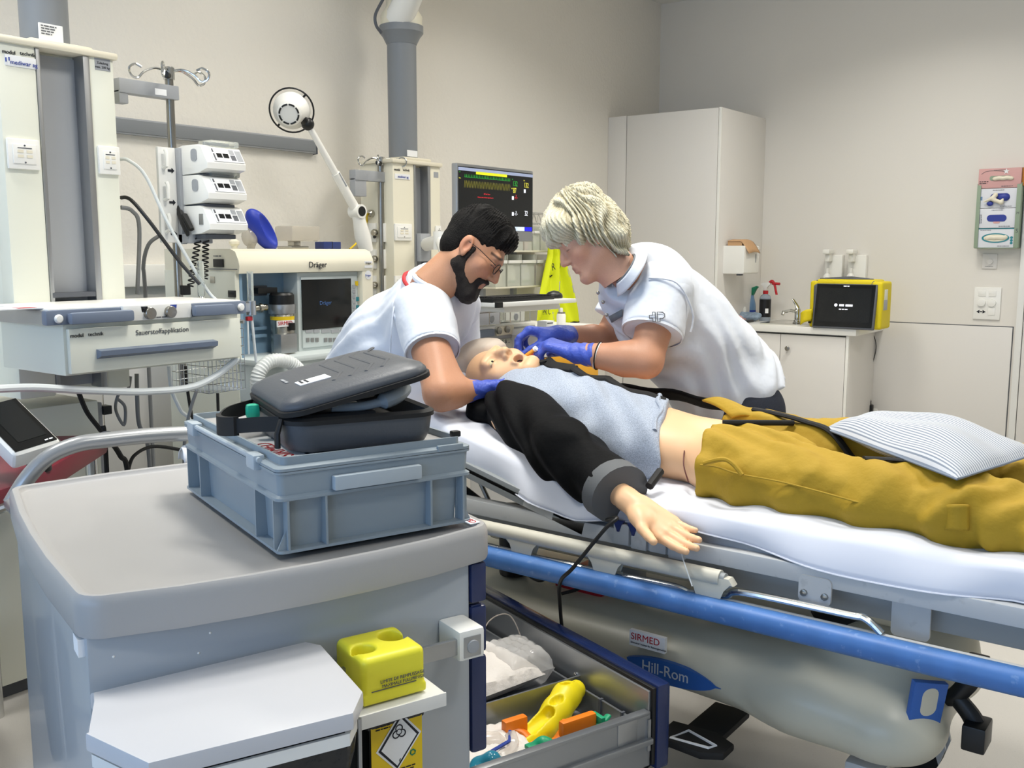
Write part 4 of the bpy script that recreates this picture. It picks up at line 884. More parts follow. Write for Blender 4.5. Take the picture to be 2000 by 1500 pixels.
p = vg(.3, .83, .034); text(t, 'PR C', V((p.x+.012, AX(1057, 610, p.x).y, AX(1057, 615, p.x).z)), UY, UZ, .055, 'ink', sx=.8); p = vg(.35, .36, .03); text(t, 'R', p+V((.01, -.03, 0)), V((0, 1, .3)), UZ, .07, 'ink')
# trolley with yellow drawers
XY = -2.75
t = thing('drawer_trolley', 'white trolley with numbered yellow drawers behind the patient head', 'trolley', (XY-.2, AX(1110, 720, XY).y, 0))
l, r = AX(1054, 715, XY).y, AX(1168, 700, XY).y; ztr = AX(1090, 642, XY).z
b = MB(); b.box(XY-.45, XY-.012, l, r, .12, ztr-.03, .006); b.build('trolley_body', 'panel_white', t)
b = MB(); b.box(XY-.46, XY+.01, l-.01, r+.01, ztr-.03, ztr, .006); b.build('trolley_top', 'white_gloss', t)
b = MB(); b.box(XY-.012, XY-.004, l, l+.02, .12, ztr-.03); b.build('frame_edge', 'alu', t)
zz_ = [AX(1110, y, XY).z for y in (668, 692, 713, 752)]; zz_ += [zz_[-1]-.15, zz_[-1]-.3]
for i in range(5):
    b = MB(); b.box(XY-.012, XY+.006, l+.024, r-.004, zz_[i+1]+.004, zz_[i]-.002, .004); d = b.build('drawer', 'orange_yellow' if i else 'panel_white', t)
    if i in (1, 2, 3): text(d, str(i), V((XY+.008, AX(1066 if i == 1 else 1057, 700, XY).y, zz_[i+1]+.014)), UY, UZ, .055, 'ink'); b = MB(); b.box(XY+.005, XY+.008, l+.06, l+.12, zz_[i]-.03, zz_[i]-.014); b.build('label_holder', 'alu', d)
for sx in (-.4, -.06):
    for yy in (l+.06, r-.06): b = MB(); b.cyl((XY+sx, yy-.015, .055), (XY+sx, yy+.015, .055), .055, 18); b.box(XY+sx-.015, XY+sx+.015, yy-.02, yy+.02, .06, .13); b.build('caster', 'grey_dark', t)
p = AX(1096, 630, XY-.1); q = V((p.x, p.y, ztr)); zc_ = AX(1096, 611, XY-.1).z; t = thing('spray_can', 'slim white spray can standing on the drawer trolley', 'spray can', q)
b = MB(); b.lathe([(.023, 0), (.024, .004), (.024, zc_-ztr-.012), (.018, zc_-ztr)], Matrix.Translation(q), 20); b.build('can', 'white_gloss', t)
b = MB(); b.lathe([(.02, zc_-ztr-.004), (.02, zc_-ztr+.004)], Matrix.Translation(q), 20); b.build('can_rim', 'brushed', t); b = MB(); b.lathe([(.009, zc_-ztr), (.009, zc_-ztr+.02), (.006, zc_-ztr+.026)], Matrix.Translation(q), 12); b.build('nozzle', 'white_plastic', t)
p = AX(1066, 636, XY-.1); b = MB(); b.box(p.x-.03, p.x+.03, p.y-.035, p.y+.03, ztr, ztr+.035, .003); o = b.build('small_carton', 'paper'); o['label'] = 'small plain white carton beside the spray can'; o['category'] = 'carton'
b = MB(); b.box(p.x+.0302, p.x+.031, p.y-.03, p.y+.02, ztr+.02, ztr+.026); b.build('print', 'ink_grey', o)
p = AX(1042, 705, XY+.0); b = MB(); b.box(p.x-.1, p.x, p.y-.03, l-.002, p.z-.06, p.z+.035, .004); o = b.build('red_pouch', 'red'); o['label'] = 'small red pouch hanging on the side of the drawer trolley'; o['category'] = 'pouch'
b = MB(); b.box(p.x-.1, p.x+.002, p.y-.032, l-.002, p.z-.1, p.z-.058, .004); b.build('blue_base', 'navy', o)

# ---------------------------------------------------------------- tall cabinet in the corner
YCf = AX(1186, 400, XW).y; XCr = AY(1404, 400, YCf).x; xl = XW+.001; zt = AY(1300, 219, YCf).z
t = thing('tall_cabinet', 'tall white cabinet filling the corner behind the woman', 'cabinet', ((xl+XCr)/2, (YCf+YW)/2, 0))
b = MB(); b.box(xl, XCr, YCf+.02, YW-.001, 0, zt, .003); b.build('carcass', 'panel_white', t)
x1, x2 = AY(1222, 400, YCf).x, AY(1399, 400, YCf).x
b = MB(); b.box(xl, x1-.005, YCf, YCf+.02, .1, zt, .002); b.build('filler_strip', 'panel_white', t)
zg = AY(1200, 582, YCf).z
b = MB(); b.box(x1+.001, x2-.002, YCf, YCf+.02, .1, zt-.002, .002); b.build('door', 'panel_white', t)
b = MB(); b.box(x2+.001, XCr, YCf, YCf+.02, .0, zt, .002); b.build('edge_strip', 'white_gloss', t)
b = MB(); b.box(xl, XCr-.03, YCf+.03, YCf+.04, 0, .1); b.build('plinth', 'grey_mid', t)
for o_ in (x1-.005, x2-.002): b = MB(); b.box(o_, o_+.004, YCf+.012, YCf+.02, .1, zt-.003); b.build('gap', 'gap_dark', t)
# towel dispenser on the cabinet side
p, q = AY(1410, 480, YCf+.12), AY(1448, 535, YCf+.12)
t = thing('towel_dispenser', 'white paper towel dispenser on the cabinet side with brown paper on top', 'dispenser', (XCr+.08, YCf+.2, q.z))
b = MB(); w = .16; dY = .27; b.prism(rrect(w+.006, p.z-q.z, .012, 4, XCr+w/2-.003, (p.z+q.z)/2), 0, dY, Matrix(((1, 0, 0, 0), (0, 0, 1, YCf+.1), (0, 1, 0, 0), (0, 0, 0, 1))), .004); b.build('casing', 'white_gloss', t)
b = MB(); b.box(XCr+w, XCr+w+.002, YCf+.3, YCf+.315, q.z+.08, p.z-.06); b.build('viewing_slot', 'grey_mid', t)
b = MB(); b.box(XCr+.1, XCr+.13, YCf+.11, YCf+.16, q.z-.012, q.z+.002, .002); b.build('lock', 'grey_dark', t)
b = MB()
b.grid(lambda u, v: V((XCr+.02+u*.17, YCf+.12+v*.2, p.z+.035+.012*sin(v*3)-(.09*(max(0, u-.6)/.4)**1.3))), 12, 6); b.build('paper_sheet', 'kraft', t, solid=.004)
b = MB(); b.box(XCr+.02, XCr+.13, YCf+.125, YCf+.3, p.z+.001, p.z+.034); b.build('paper_stack', 'kraft', t)

# ---------------------------------------------------------------- sink counter
YK = 6.7; xl, xr2 = XCr+.002, AY(1656, 700, YK).x; xt = AY(1672, 648, YK-.02).x
zk1 = AY(1600, 640, YK-.02).z; zk0 = AY(1600, 653, YK-.02).z
t = thing('sink_cabinet', 'low white cabinet with two doors under the sink', 'cabinet', ((xl+xr2)/2, 7, 0))
b = MB(); b.box(xl, xr2, YK+.02, YW-.009, .0, zk0-.002, .002); b.build('carcass', 'panel_white', t)
xg = AY(1522, 720, YK).x
for a, c in ((xl+.003, xg-.002), (xg+.002, xr2-.022)):
    b = MB(); b.box(a, c, YK, YK+.019, .06, zk0-.014, .002); d = b.build('door', 'panel_white', t)
    if a > xl+.1:
        k = AY(1540, 680, YK); b = MB(); b.lathe([(.008, 0), (.008, .014), (.017, .02), (.017, .03), (.014, .032)], frame(k, UX, UZ) @ Matrix.Rotation(0, 4, 'X'), 20); b.build('knob', 'steel_dull', d)
b = MB(); b.box(xr2-.019, xr2, YK, YK+.022, 0, zk0-.003, .002); b.build('end_strip', 'white_gloss', t)
b = MB(); b.box(xg-.002, xg+.002, YK+.01, YK+.02, .06, zk0-.014); b.box(xl, xr2-.02, YK+.005, YK+.02, zk0-.013, zk0-.008); b.build('gap', 'gap_dark', t)
b = MB(); b.box(xl, xt, YK-.02, YW-.001, zk0, zk1, .003); o = b.build('worktop', 'white_gloss'); o['label'] = 'long white worktop carrying the sink and the yellow bag'; o['category'] = 'worktop'
p0, p1 = AZ_(1478, 633, zk1), AZ_(1592, 639, zk1)
t = thing('sink', 'shallow stainless steel sink set in the white worktop', 'sink', (p0.x+.25, 6.98, zk1))
x0, x1 = p0.x, p0.x+.52; b = MB(); b.loft([[(x, y, z) for x, y in rrect(w, h, r, 4, (x0+x1)/2, 7.0)] for w, h, r, z in ((.54, .42, .03, zk1), (.54, .42, .03, zk1+.007), (.50, .38, .03, zk1+.007), (.46, .34, .05, zk1+.002))]); b.build('rim', 'chrome', t)
b = MB(); b.lathe([(.03, 0), (.03, .003), (.012, .003)], Matrix.Translation((x0+.2, 7.0, zk1+.0022)), 20); b.build('drain', 'steel_dull', t)
p = AY(1557, 630, 7.12); q = V((p.x, 7.12, zk1+.004)); zf = AY(1557, 585, 7.12).z
t = thing('faucet', 'chrome lever faucet behind the sink', 'faucet', q)
b = MB(); b.lathe([(.028, 0), (.026, .01), (.021, .014), (.021, .09), (.016, .1)], Matrix.Translation(q), 20); b.build('body', 'chrome', t)
b = MB(); b.tube([q+UZ*.07, q+V((-.03, -.06, .085)), q+V((-.06, -.13, .075)), q+V((-.06, -.14, .055))], .012, 12); b.build('spout', 'chrome', t)
b = MB(); b.tube([q+UZ*.1, q+V((-.01, -.01, .13)), q+V((-.03, -.03, zf-zk1))], [.016, .012, .008], 10); b.build('lever', 'chrome', t)
# bottles and odds and ends by the sink
def bottle(name, label, cat, x, yb, Y, prof, m, extra):
    p = AY(x, yb, Y); q = V((p.x, Y, zk1)); t = thing(name, label, cat, q); b = MB(); b.lathe(prof, Matrix.Translation(q), 24); b.build('bottle', m, t); extra(t, q); return t
def ex1(t, q):
    b = MB(); b.prism([(-.03, 0), (.022, .0), (.03, .03), (.06, .065), (.045, .072), (-.01, .05), (-.035, .02)], -.014, .014, frame(q+UZ*.19, UX, UZ) , .004); b.build('trigger_head', 'green', t)
    b = MB(); b.lathe([(.0405, .06), (.0405, .075)], Matrix.Translation(q), 24); b.build('label_band', 'ink_blue', t); b = MB(); b.prism([(.02*cos(a), .02*sin(a)) for a in np.linspace(0, 2*pi, 17)[:-1]], 0, .003, frame(q+V((-.01, -.0395, .11)), UX, UZ)); b.build('label', 'paper', t)
bottle('freshener_bottle', 'pale blue spray bottle with a green trigger in the counter corner', 'spray bottle', 1466, 600, 7.15, [(.034, 0), (.04, .006), (.04, .1), (.036, .13), (.026, .165), (.022, .19)], 'bottle_blue', ex1)
def ex2(t, q):
    b = MB(); b.lathe([(.0435, .03), (.0435, .165)], Matrix.Translation(q), 24); b.build('label', 'label_black', t)
    b = MB(); b.lathe([(.02, .205), (.02, .23)], Matrix.Translation(q), 20); b.build('collar', 'red', t)
    b = MB(); b.prism([(-.012, 0), (.014, 0), (.012, .03), (.04, .045), (.036, .062), (-.02, .06), (-.04, .045), (-.015, .035)], -.012, .012, frame(q+UZ*.23, UX, UZ), .003); b.build('spray_head', 'white_plastic', t)
    b = MB(); b.tube(crs([q+V((.03, 0, .29)), q+V((.05, 0, .3)), q+V((.07, 0, .27)), q+V((.08, 0, .23)), q+V((.088, 0, .2))], 5), [.012]*8+[.009]*13, 8); b.cyl(q+V((.05, 0, .285)), q+V((.11, 0, .282)), .01); b.build('trigger', 'red', t)
    b = MB(); b.box(-.012, .012, 0, .035, 0, .002, M=frame(q+V((.028, -.034, .06)), V((.8, .5, 0)), UZ)); b.build('code_patch', 'paper', t)
bottle('cleaner_bottle', 'clear spray bottle with a black label and red trigger', 'spray bottle', 1494, 610, 7.1, [(.04, 0), (.043, .006), (.043, .17), (.036, .19), (.016, .205), (.016, .215)], 'bottle_clear', ex2)
def ex3(t, q):
    b = MB(); b.lathe([(.026, .09), (.027, .1), (.018, .108)], Matrix.Translation(q), 20); b.build('cap', 'white_plastic', t)
    b = MB(); b.cyl(q+UZ*.1, q+UZ*.155, .006); b.build('nozzle', 'white_plastic', t)
bottle('squeeze_bottle', 'small white squeeze bottle with a thin nozzle beside the blue spray', 'bottle', 1450, 600, 7.02, [(.028, .02), (.03, .025), (.03, .09), (.026, .1)], 'white_gloss', ex3)
p = AY(1452, 612, 7.0); q = V((p.x, 7.0, zk1)); s = SDF(q+V((-.2, -.12, -.01)), q+V((.2, .12, .12)), .006)
s.ell(q+V((0, 0, .03)), (.13, .08, .03), None, 0).cap(q+V((-.12, -.02, .04)), q+V((.12, .02, .045)), .025, .02, .02).cap(q+V((-.1, .03, .05)), q+V((.02, -.05, .055)), .02, .015, .02).warp(lambda X, Y, Z: .008*wob(X, Y, Z, 70, 3))
o = obj_from(s.mesh(1), 'wiping_cloth', 'cloth_blue'); o['label'] = 'crumpled grey blue wiping cloth heaped under the bottles'; o['category'] = 'cloth'
p = AZ_(1440, 628, zk1); b = MB(); b.box(p.x-.14, p.x+.12, 6.76, 6.92, zk1, zk1+.018, .003); o = b.build('flat_tablet', 'black_plastic'); o['label'] = 'flat black tray lying at the worktop edge'; o['category'] = 'tray'
b = MB(); b.box(p.x-.13, p.x+.11, 6.765, 6.915, zk1+.018, zk1+.0185); b.build('tray_inset', 'grey_dark', o)
b = MB(); b.grid(lambda u, v: V((p.x-.13+.2*u, 6.78+.12*v, zk1+.02+.035*sin(pi*min(1, max(0, v)))**.5*sin(pi*u)**.4+.006*sin(u*17+v*9))), 14, 8); o = b.build('wipe_packet', 'pink', solid=.003); o['label'] = 'crinkled pink and white packet on the black tray'; o['category'] = 'packet'
b = MB(); b.box(p.x-.05, p.x+.02, 6.82, 6.86, zk1+.052, zk1+.056); b.build('packet_flap', 'box_white', o)
# ---------------------------------------------------------------- yellow bag with its screen on the worktop
YB = YK+.02
xa, xb = AY(1583, 600, YB).x, AY(1722, 600, YB).x; zb_ = zk1; zt_ = AY(1650, 545, YB+.1).z
t = thing('equipment_bag', 'bright yellow equipment bag with grey zips standing at the worktop end', 'bag', ((xa+xb)/2, YB+.15, zb_))
b = MB(); b.box(xa+.02, xb-.05, YB+.02, YB+.24, zb_, zt_, .03, seg=4); b.build('bag_body', 'bag_yellow', t)
for x0, x1, nm in ((xa-.01, xa+.045, 'side_pocket'), (xb-.075, xb, 'side_pocket')): b = MB(); b.box(x0, x1, YB+.0, YB+.22, zb_+.0, zt_-.012, .022, seg=4); b.build(nm, 'bag_yellow', t)
for x in (xa+.03, xb-.07): b = MB(); b.tube([(x, YB-.004, zb_+.05), (x, YB-.004, zt_-.05), (x, YB+.03, zt_-.014), (x, YB+.15, zt_-.008)], .007, 8, flat=((1, 0, 0), 1.3)); b.build('zip', 'grey_dark', t)
b = MB(); b.tube([(xa+.04, YB+.06, zt_+.001), ((xa+xb)/2, YB+.05, zt_+.004), (xb-.08, YB+.06, zt_+.001)], .006, 8); b.tube([(xa+.06, YB+.1, zt_), ((xa+xb)/2, YB+.1, zt_+.012), (xb-.12, YB+.1, zt_)], .008, 8); b.build('top_zip', 'grey_dark', t)
b = MB(); q = AY(1587, 600, YB-.02); q2 = AY(1562, 612, YB-.05); b.grid(lambda u, v: V((q.x+(q2.x-q.x)*u, YB-.02-.03*sin(u*2.6), q.z-.012-.085*v-.03*u*u)), 10, 5); b.build('open_flap', 'bag_yellow', t, solid=.006)
b = MB(); b.cbox((xa+.0, YB-.004, zb_+.06), (.02, .012, .07), .004); b.build('dark_strap', 'black_plastic', t)
b = MB(); b.box(xb-.001, xb+.003, YB+.04, YB+.12, zb_+.13, zb_+.2, .002); b.build('side_patch', 'grey_mid', t)
b = MB(); b.box(xb-.001, xb+.002, YB+.05, YB+.12, zb_+.2, zb_+.27, .002); b.build('id_window', 'pale_cream', t)
# leaning screen unit
A, B, Cq = AY(1588, 636, YB-.06), AY(1702, 642, YB-.06), AY(1600, 556, YB-.01)
A.z = zk1+.002; B.z = zk1+.002; B.y = A.y; u = (B-A).normalized(); w = (B-A).length; hh = (Cq.z-A.z)+.01; vv = V((0, .055, hh)).normalized()
t = thing('bag_screen', 'black touch screen leaning against the yellow bag', 'screen', (A+B)/2); M = frame(A, u, vv); hl = hh/vv.z
b = MB(); b.box(-.01, w+.012, 0, hl, -.03, 0, .008, M=M); b.build('rubber_case', 'grey_dark', t)
b = MB(); b.box(.0, w, .012, hl-.006, 0, .002, M=M); b.build('bezel', 'screen_black', t)
b = MB(); b.box(.02, w-.02, .045, hl-.03, .0015, .003, M=M); sc = b.build('display', 'screen_off', t)
scribble(sc, M @ V((w*.42, hl*.54, .0032)), u, vv, 1, .1, .02, 'w_trace', seed=3); scribble(sc, M @ V((w*.42, hl*.44, .0032)), u, vv, 1, .06, .01, 'w_trace', seed=4); b = MB(); b.lathe([(.011, .003), (.011, .0036)], M @ Matrix.Translation((w*.36, hl*.52, 0)), 16); b.build('logo_disc', 'w_trace', sc); scribble(t, M @ V((w*.46, hl-.014, .0022)), u, vv, 1, .04, .008, 'w_trace', seed=5)
# ---------------------------------------------------------------- wall dispensers, glove boxes, switches, socket
for x0, x1, lab, m in ((1611, 1641, 'white wall soap dispenser with a grey green bottle label', 'holder_green'), (1656, 1687, 'white wall soap dispenser with a blue and white bottle label', 'bottle_blue')):
    l, r, z0, z1 = ey(YW, x0, 495, x1, 560); t = thing('soap_dispenser', lab, 'dispenser', ((l+r)/2, YW-.05, z0-.05), 0, 'soap dispensers above the worktop'); c = (l+r)/2
    b = MB(); b.box(l+.012, r+.03, YW-.05, YW, z0-.06, z1-.01, .01); b.box(l+.01, r-.0, YW-.085, YW-.045, z0-.06, z0+.02, .008); b.build('wall_housing', 'white_gloss', t)
    b = MB(); b.lathe([(.03, z0-.02), (.03, z0+.07), (.022, z0+.09), (.012, z0+.1), (.012, z0+.14)], Matrix.Translation((c-.008, YW-.09, 0)), 20); b.build('bottle', 'white_plastic', t)
    b = MB(); b.lathe([(.0305, z0-.02), (.0305, z0+.04)], Matrix.Translation((c-.008, YW-.09, 0)), 20); b.build('bottle_label', m, t)
    b = MB(); b.lathe([(.0308, z0+.035), (.0308, z0+.055)], Matrix.Translation((c-.008, YW-.09, 0)), 20); b.build('label_top', 'grey_dark' if m == 'holder_green' else 'paper', t)
    b = MB(); b.box(c-.03, c+.022, YW-.15, YW-.03, z1-.004, z1+.03, .009); b.box(c-.02, c+.014, YW-.12, YW-.05, z1-.06, z1, .006); b.build('lever', 'white_gloss', t)
# glove box holder
l, r, z0, z1 = ey(YW-.09, 1908, 328, 1992, 484)
t = thing('glove_holder', 'green edged metal wall holder carrying four stacked glove boxes', 'holder', ((l+r)/2, YW-.05, z0))
b = MB(); b.box(l-.004, l, YW-.095, YW, z0, z1-.1, .001); b.box(l-.004, l+.02, YW-.097, YW-.093, z0, z1-.11, .001); b.build('side_rail', 'holder_green', t)
b = MB(); b.box(r, r+.004, YW-.095, YW, z0, z1-.1, .001); b.box(r-.024, r+.004, YW-.097, YW-.093, z0, z1-.11, .001); b.build('side_rail', 'holder_green', t)
b = MB(); b.box(l, r, YW-.095, YW, z0-.004, z0, .001); b.build('bottom_plate', 'holder_green', t); b = MB(); b.box(l, r, YW-.004, YW, z0, z1); b.build('back_plate', 'holder_green', t)
ss = text(t, 'S', V((r-.016, YW-.098, z0+.1)), UX, UZ, .035, 'ink_grey'); text(t, 'H', V((r-.018, YW-.098, z0+.22)), UX, UZ, .025, 'ink_grey')
hb = (z1-z0)/4; cols = [('box_white', 'white glove box with a teal oval opening, lowest in the holder'), ('box_white', 'white glove box with a wide dark blue opening in the holder'), ('box_white', 'white glove box with white and blue gloves pulled out'), ('pink', 'pink glove box on top of the wall holder')]
for i, (m, lab) in enumerate(cols):
    za, zb2 = z0+hb*i+.001, z0+hb*(i+1)-.002; w = r-l; c = (l+r)/2; o = thing('glove_box', lab, 'glove box', (c, YW-.05, za), 0, 'glove boxes in the wall holder')
    yf = YW-.088; b = MB(); b.box(l+.004+(-.006 if i == 3 else 0), r-.004, yf, YW-.006, za, zb2, .002); b.build('carton', m, o)
    F_ = frame(V((c-.005, yf-.001, (za+zb2)/2)), UX, UZ)
    if i == 0:
        b = MB(); b.prism([(.085*cos(a), .032*sin(a)) for a in np.linspace(0, 2*pi, 29)[:-1]], -.001, .001, F_); b.build('oval_ring', 'teal', o); b = MB(); b.prism([(.073*cos(a), .024*sin(a)) for a in np.linspace(0, 2*pi, 29)[:-1]], .0, .0016, F_); b.build('opening', 'ivory', o)
        b = MB(); b.box(l+.004, r-.026, yf-.001, yf+.001, zb2-.006, zb2); b.build('teal_edge', 'teal', o)
        sp = SDF(V((c-.09, yf-.03, za)), V((c+.09, yf+.02, zb2)), .004); [sp.ell((c-.055+.011*k*2, yf, (za+zb2)/2+.004*(k % 2)), (.016, .01, .016), None, .01) for k in range(6)]; obj_from(sp.mesh(1), 'glove_cuffs', 'ivory', o)
        for k in range(3): b = MB(); b.lathe([(.009, 0), (.009, .001)], frame(V((r-.038, yf, za+.03+.018*k)), UX, UZ), 12); b.build('teal_dot', 'teal', o)
    elif i == 1:
        b = MB(); b.prism(rrect(.12, .045, .022, 6), 0, .0014, F_); b.build('opening', 'glove_blue', o); b = MB(); b.prism(rrect(.04, .014, .006, 4, 0, -.028), 0, .0012, F_); b.build('finger_notch', 'pink', o); scribble(o, V((l+.022, yf-.0012, za+.03)), UZ, -UX, 2, .06, .005, 'ink_grey', seed=4)
    elif i == 2:
        b = MB(); b.prism(rrect(.12, .05, .024, 6, .012, .006), 0, .0014, F_); b.build('opening', 'glove_blue', o)
        sp = SDF(V((c-.1, yf-.05, za-.02)), V((c+.07, yf+.01, zb2)), .004); z_ = (za+zb2)/2
        sp.cap((c-.02, yf-.008, z_+.02), (c-.035, yf-.018, z_), .016, .014, .01).cap((c-.035, yf-.018, z_), (c-.085, yf-.02, z_-.022), .012, .005, .01).cap((c-.03, yf-.018, z_-.01), (c+.02, yf-.02, z_-.03), .013, .013, .01).cap((c+.02, yf-.02, z_-.03), (c+.028, yf-.018, z_-.01), .012, .008, .01); obj_from(sp.mesh(1), 'white_glove', 'ivory', o)
        b = MB(); b.ball((c+.03, yf-.006, z_+.005), (.035, .014, .022)); b.ball((c-.05, yf-.01, z_-.035), (.02, .01, .016)); b.build('blue_glove', 'glove_blue', o); b = MB(); b.box(l+.012, l+.03, yf-.001, yf+.001, z_-.012, z_+.012); b.build('printed_square', 'bottle_blue', o)
    else:
        b = MB(); b.prism(rrect(.13, .03, .013, 6, .006, .0), 0, .0014, F_); b.build('opening', 'holder_green', o)
        sp = SDF(V((c-.09, yf-.03, za)), V((c+.09, yf+.02, zb2)), .004); [sp.ell((c-.03+.012*k*2, yf-.002, (za+zb2)/2-.004+.005*(k % 2)), (.018, .012, .013), None, .012) for k in range(5)]; obj_from(sp.mesh(1), 'glove_cuffs', 'ivory', o)
        b = MB(); st = [(.02*(1 if k % 2 == 0 else .4)*cos(pi/2+k*pi/5), .02*(1 if k % 2 == 0 else .4)*sin(pi/2+k*pi/5)) for k in range(10)]; b.prism(st, 0, .0015, frame(V((c+.035, yf-.001, zb2-.022)), UX, UZ)); b.build('star', 'paper', o)
        b = MB(); b.tube(crs([V((l+.015, yf-.001, zb2-.035)), V((l+.05, yf-.001, zb2-.016)), V((c, yf-.001, zb2-.018)), V((c+.03, yf-.001, zb2-.026))], 6), .0012, 5); b.build('swoosh', 'ink_grey', o); scribble(o, V((l+.006, yf-.0012, za+.046)), UX, UZ, 2, .055, .007, 'ink', seed=4); b = MB(); b.box(r-.004, r+.014, YW-.07, YW-.01, za+.01, zb2, .001); b.build('box_end', 'cardboard_orange', o)
    scribble(o, V((c-.04 if i else l+.03, yf-.0012, zb2-.01)), UX, UZ, 1, .07, .004, 'ink_grey', seed=i); scribble(o, V((c+.01, yf-.0012, za+.012)), UX, UZ, 1, .07, .005, 'ink_grey', seed=i+9)
t = thing('dimmer', 'small square white wall dimmer below the glove boxes', 'dimmer', AY(1933, 525, YW)); py(t, 'plate', 'panel_white', YW, 1919, 496, 1948, 525, .001, .002, .008)
p = AY(1934, 511, YW-.008); b = MB(); b.lathe([(.018, 0), (.017, .012), (0, .013)], frame(p, UX, UZ), 20); b.build('dial', 'panel_white', t); scribble(t, AY(1924, 520, YW-.0085), UX, UZ, 1, .05, .004, 'ink_grey')
t = thing('switch_panel', 'large white wall plate with switches and two round sockets', 'switch', AY(1928, 625, YW)); l, r, z0, z1 = ey(YW, 1902, 561, 1955, 624)
b = MB(); b.box(l, r, YW-.012, YW, z0, z1, .005); b.build('plate', 'white_gloss', t); w, h = r-l, z1-z0
for fx in (.3, .68):
    b = MB(); b.box(l+w*(fx-.14), l+w*(fx+.14), YW-.016, YW-.01, z0+h*.72, z0+h*.9, .002); b.box(l+w*(fx-.14), l+w*(fx+.14), YW-.0165, YW-.0155, z0+h*.80, z0+h*.81); b.build('rocker', 'white_gloss', t)
    b = MB(); b.lathe([(.027, 0), (.025, .012), (.02, .013)], frame(V((l+w*fx, YW-.012, z0+h*.52)), UX, UZ), 24); b.build('round_cover', 'white_gloss', t)
b = MB(); b.box(l+w*.56, l+w*.82, YW-.016, YW-.01, z0+h*.14, z0+h*.36, .002); b.build('rocker', 'white_gloss', t)
M = frame(V((l+w*.3, YW-.0125, z0+h*.24)), UX, UZ); b = MB(); b.prism([(-.03, 0), (-.01, -.012), (-.01, .012)], 0, .0008, M); b.prism([(.03, 0), (.01, .012), (.01, -.012)], 0, .0008, M); b.box(-.008, .008, -.004, .004, 0, .0008, M=M); b.build('h_mark', 'ink', t, smooth=None)
t = thing('wall_socket', 'low white wall socket with a black plug beside the sink cabinet', 'socket', AY(1702, 822, YW)); l, r, z0, z1 = ey(YW-.008, 1692, 797, 1714, 821)
b = MB(); b.box(l, r, YW-.018, YW-.007, z0, z1, .003); b.build('plate', 'white_gloss', t); b = MB(); b.box(l+.01, l+.055, YW-.06, YW-.017, z0+.06, z1+.03, .008); b.tube([(l+.03, YW-.04, z1+.02), (l+.035, YW-.04, z1+.06)], [.012, .006], 8); b.build('plug', 'black_plastic', t)
b = MB(); [b.cyl((l+q[0], YW-.0185, z0+q[1]), (l+q[0], YW-.0175, z0+q[1]), .004, 8) for q in ((.02, .03), (.05, .03), (.07, .03))]; b.build('pin_hole', 'ink', t)['kind'] = 'stuff'
p = V((l+.035, YW-.04, z1+.06)); cable([p, V((l+.02, YW-.03, z1+.25)), V((l+.05, YW-.02, z1+.45)), AY(1704, 648, YW-.05)], .003, 'cable_black', 'charger_cable', 'thin black charger cable from the yellow bag to the wall socket')
cable([AY(1696, 646, YW-.03), AY(1692, 720, YW-.012), AY(1690, 790, YW-.012), AY(1686, 838, YW-.012), V((AY(1686, 838, YW-.012).x, YW-.012, .02))], .003, 'cable_black', 'charger_cable', 'thin dark cable running down the wall beside the sink cabinet')
# ---------------------------------------------------------------- treatment trolley in the foreground
mat('cart_top', 'A9A8A7', .38, bump=(400, .02)); mat('cart_body', 'A9AFB5', .28, coat=.3); mat('navy_front', '1B2A55', .25, coat=.3); mat('handle_silver', 'A6A8AA', .3, metal=.6)
mat('crate', '8A969E', .42); mat('crate_light', 'A9B4BC', .45); mat('case_grey', '4B4F55', .42, bump=(220, .06)); mat('case_black', '121315', .65); mat('lid_white', 'C9CACE', .3); mat('bag_black', '1B1D20', .2, bump=(30, .35)); mat('sharps_yellow', 'EBE338', .4)
mat('drawer_alu', '9DA0A3', .3, metal=.75); mat('pack_white', 'E3DDD6', .45, bump=(60, .35)); mat('pack_clear', 'EDEBE8', .1, alpha=.4); mat('air_yellow', 'F0DC14', .4); mat('air_orange', 'EE7F18', .4); mat('air_green', '1E9C6E', .4); mat('gel_blue', '3FA6C6', .1, trans=.5); mat('clear_soft', 'E9DDD0', .1, alpha=.42); mat('maroon', '6E1E2C', .35); mat('green_glow', '2FB593', .3)
CA = radians(70.5); CP = AZ_(150, 1175, .9); CP.z = 0
FC = Matrix.Translation(CP) @ Matrix.Rotation(CA, 4, 'Z'); FI = FC.inverted()
E1, E2 = FC.to_3x3() @ UX, FC.to_3x3() @ UY
def cl(p): return FI @ V(p)
def AC(x, y, yl): d = ray(x, y); o = CP+E2*yl; return cl(CAM+d*((o-CAM).dot(E2)/d.dot(E2)))     # pixel on the plane y_l, in trolley coordinates
def ACx(x, y, xl): d = ray(x, y); o = CP+E1*xl; return cl(CAM+d*((o-CAM).dot(E1)/d.dot(E1)))
def ACz(x, y, z): return cl(AZ_(x, y, z))
CT = thing('treatment_trolley', 'grey treatment trolley with navy drawers, one drawer pulled open', 'trolley', CP+E1*.37+E2*.43, CA)
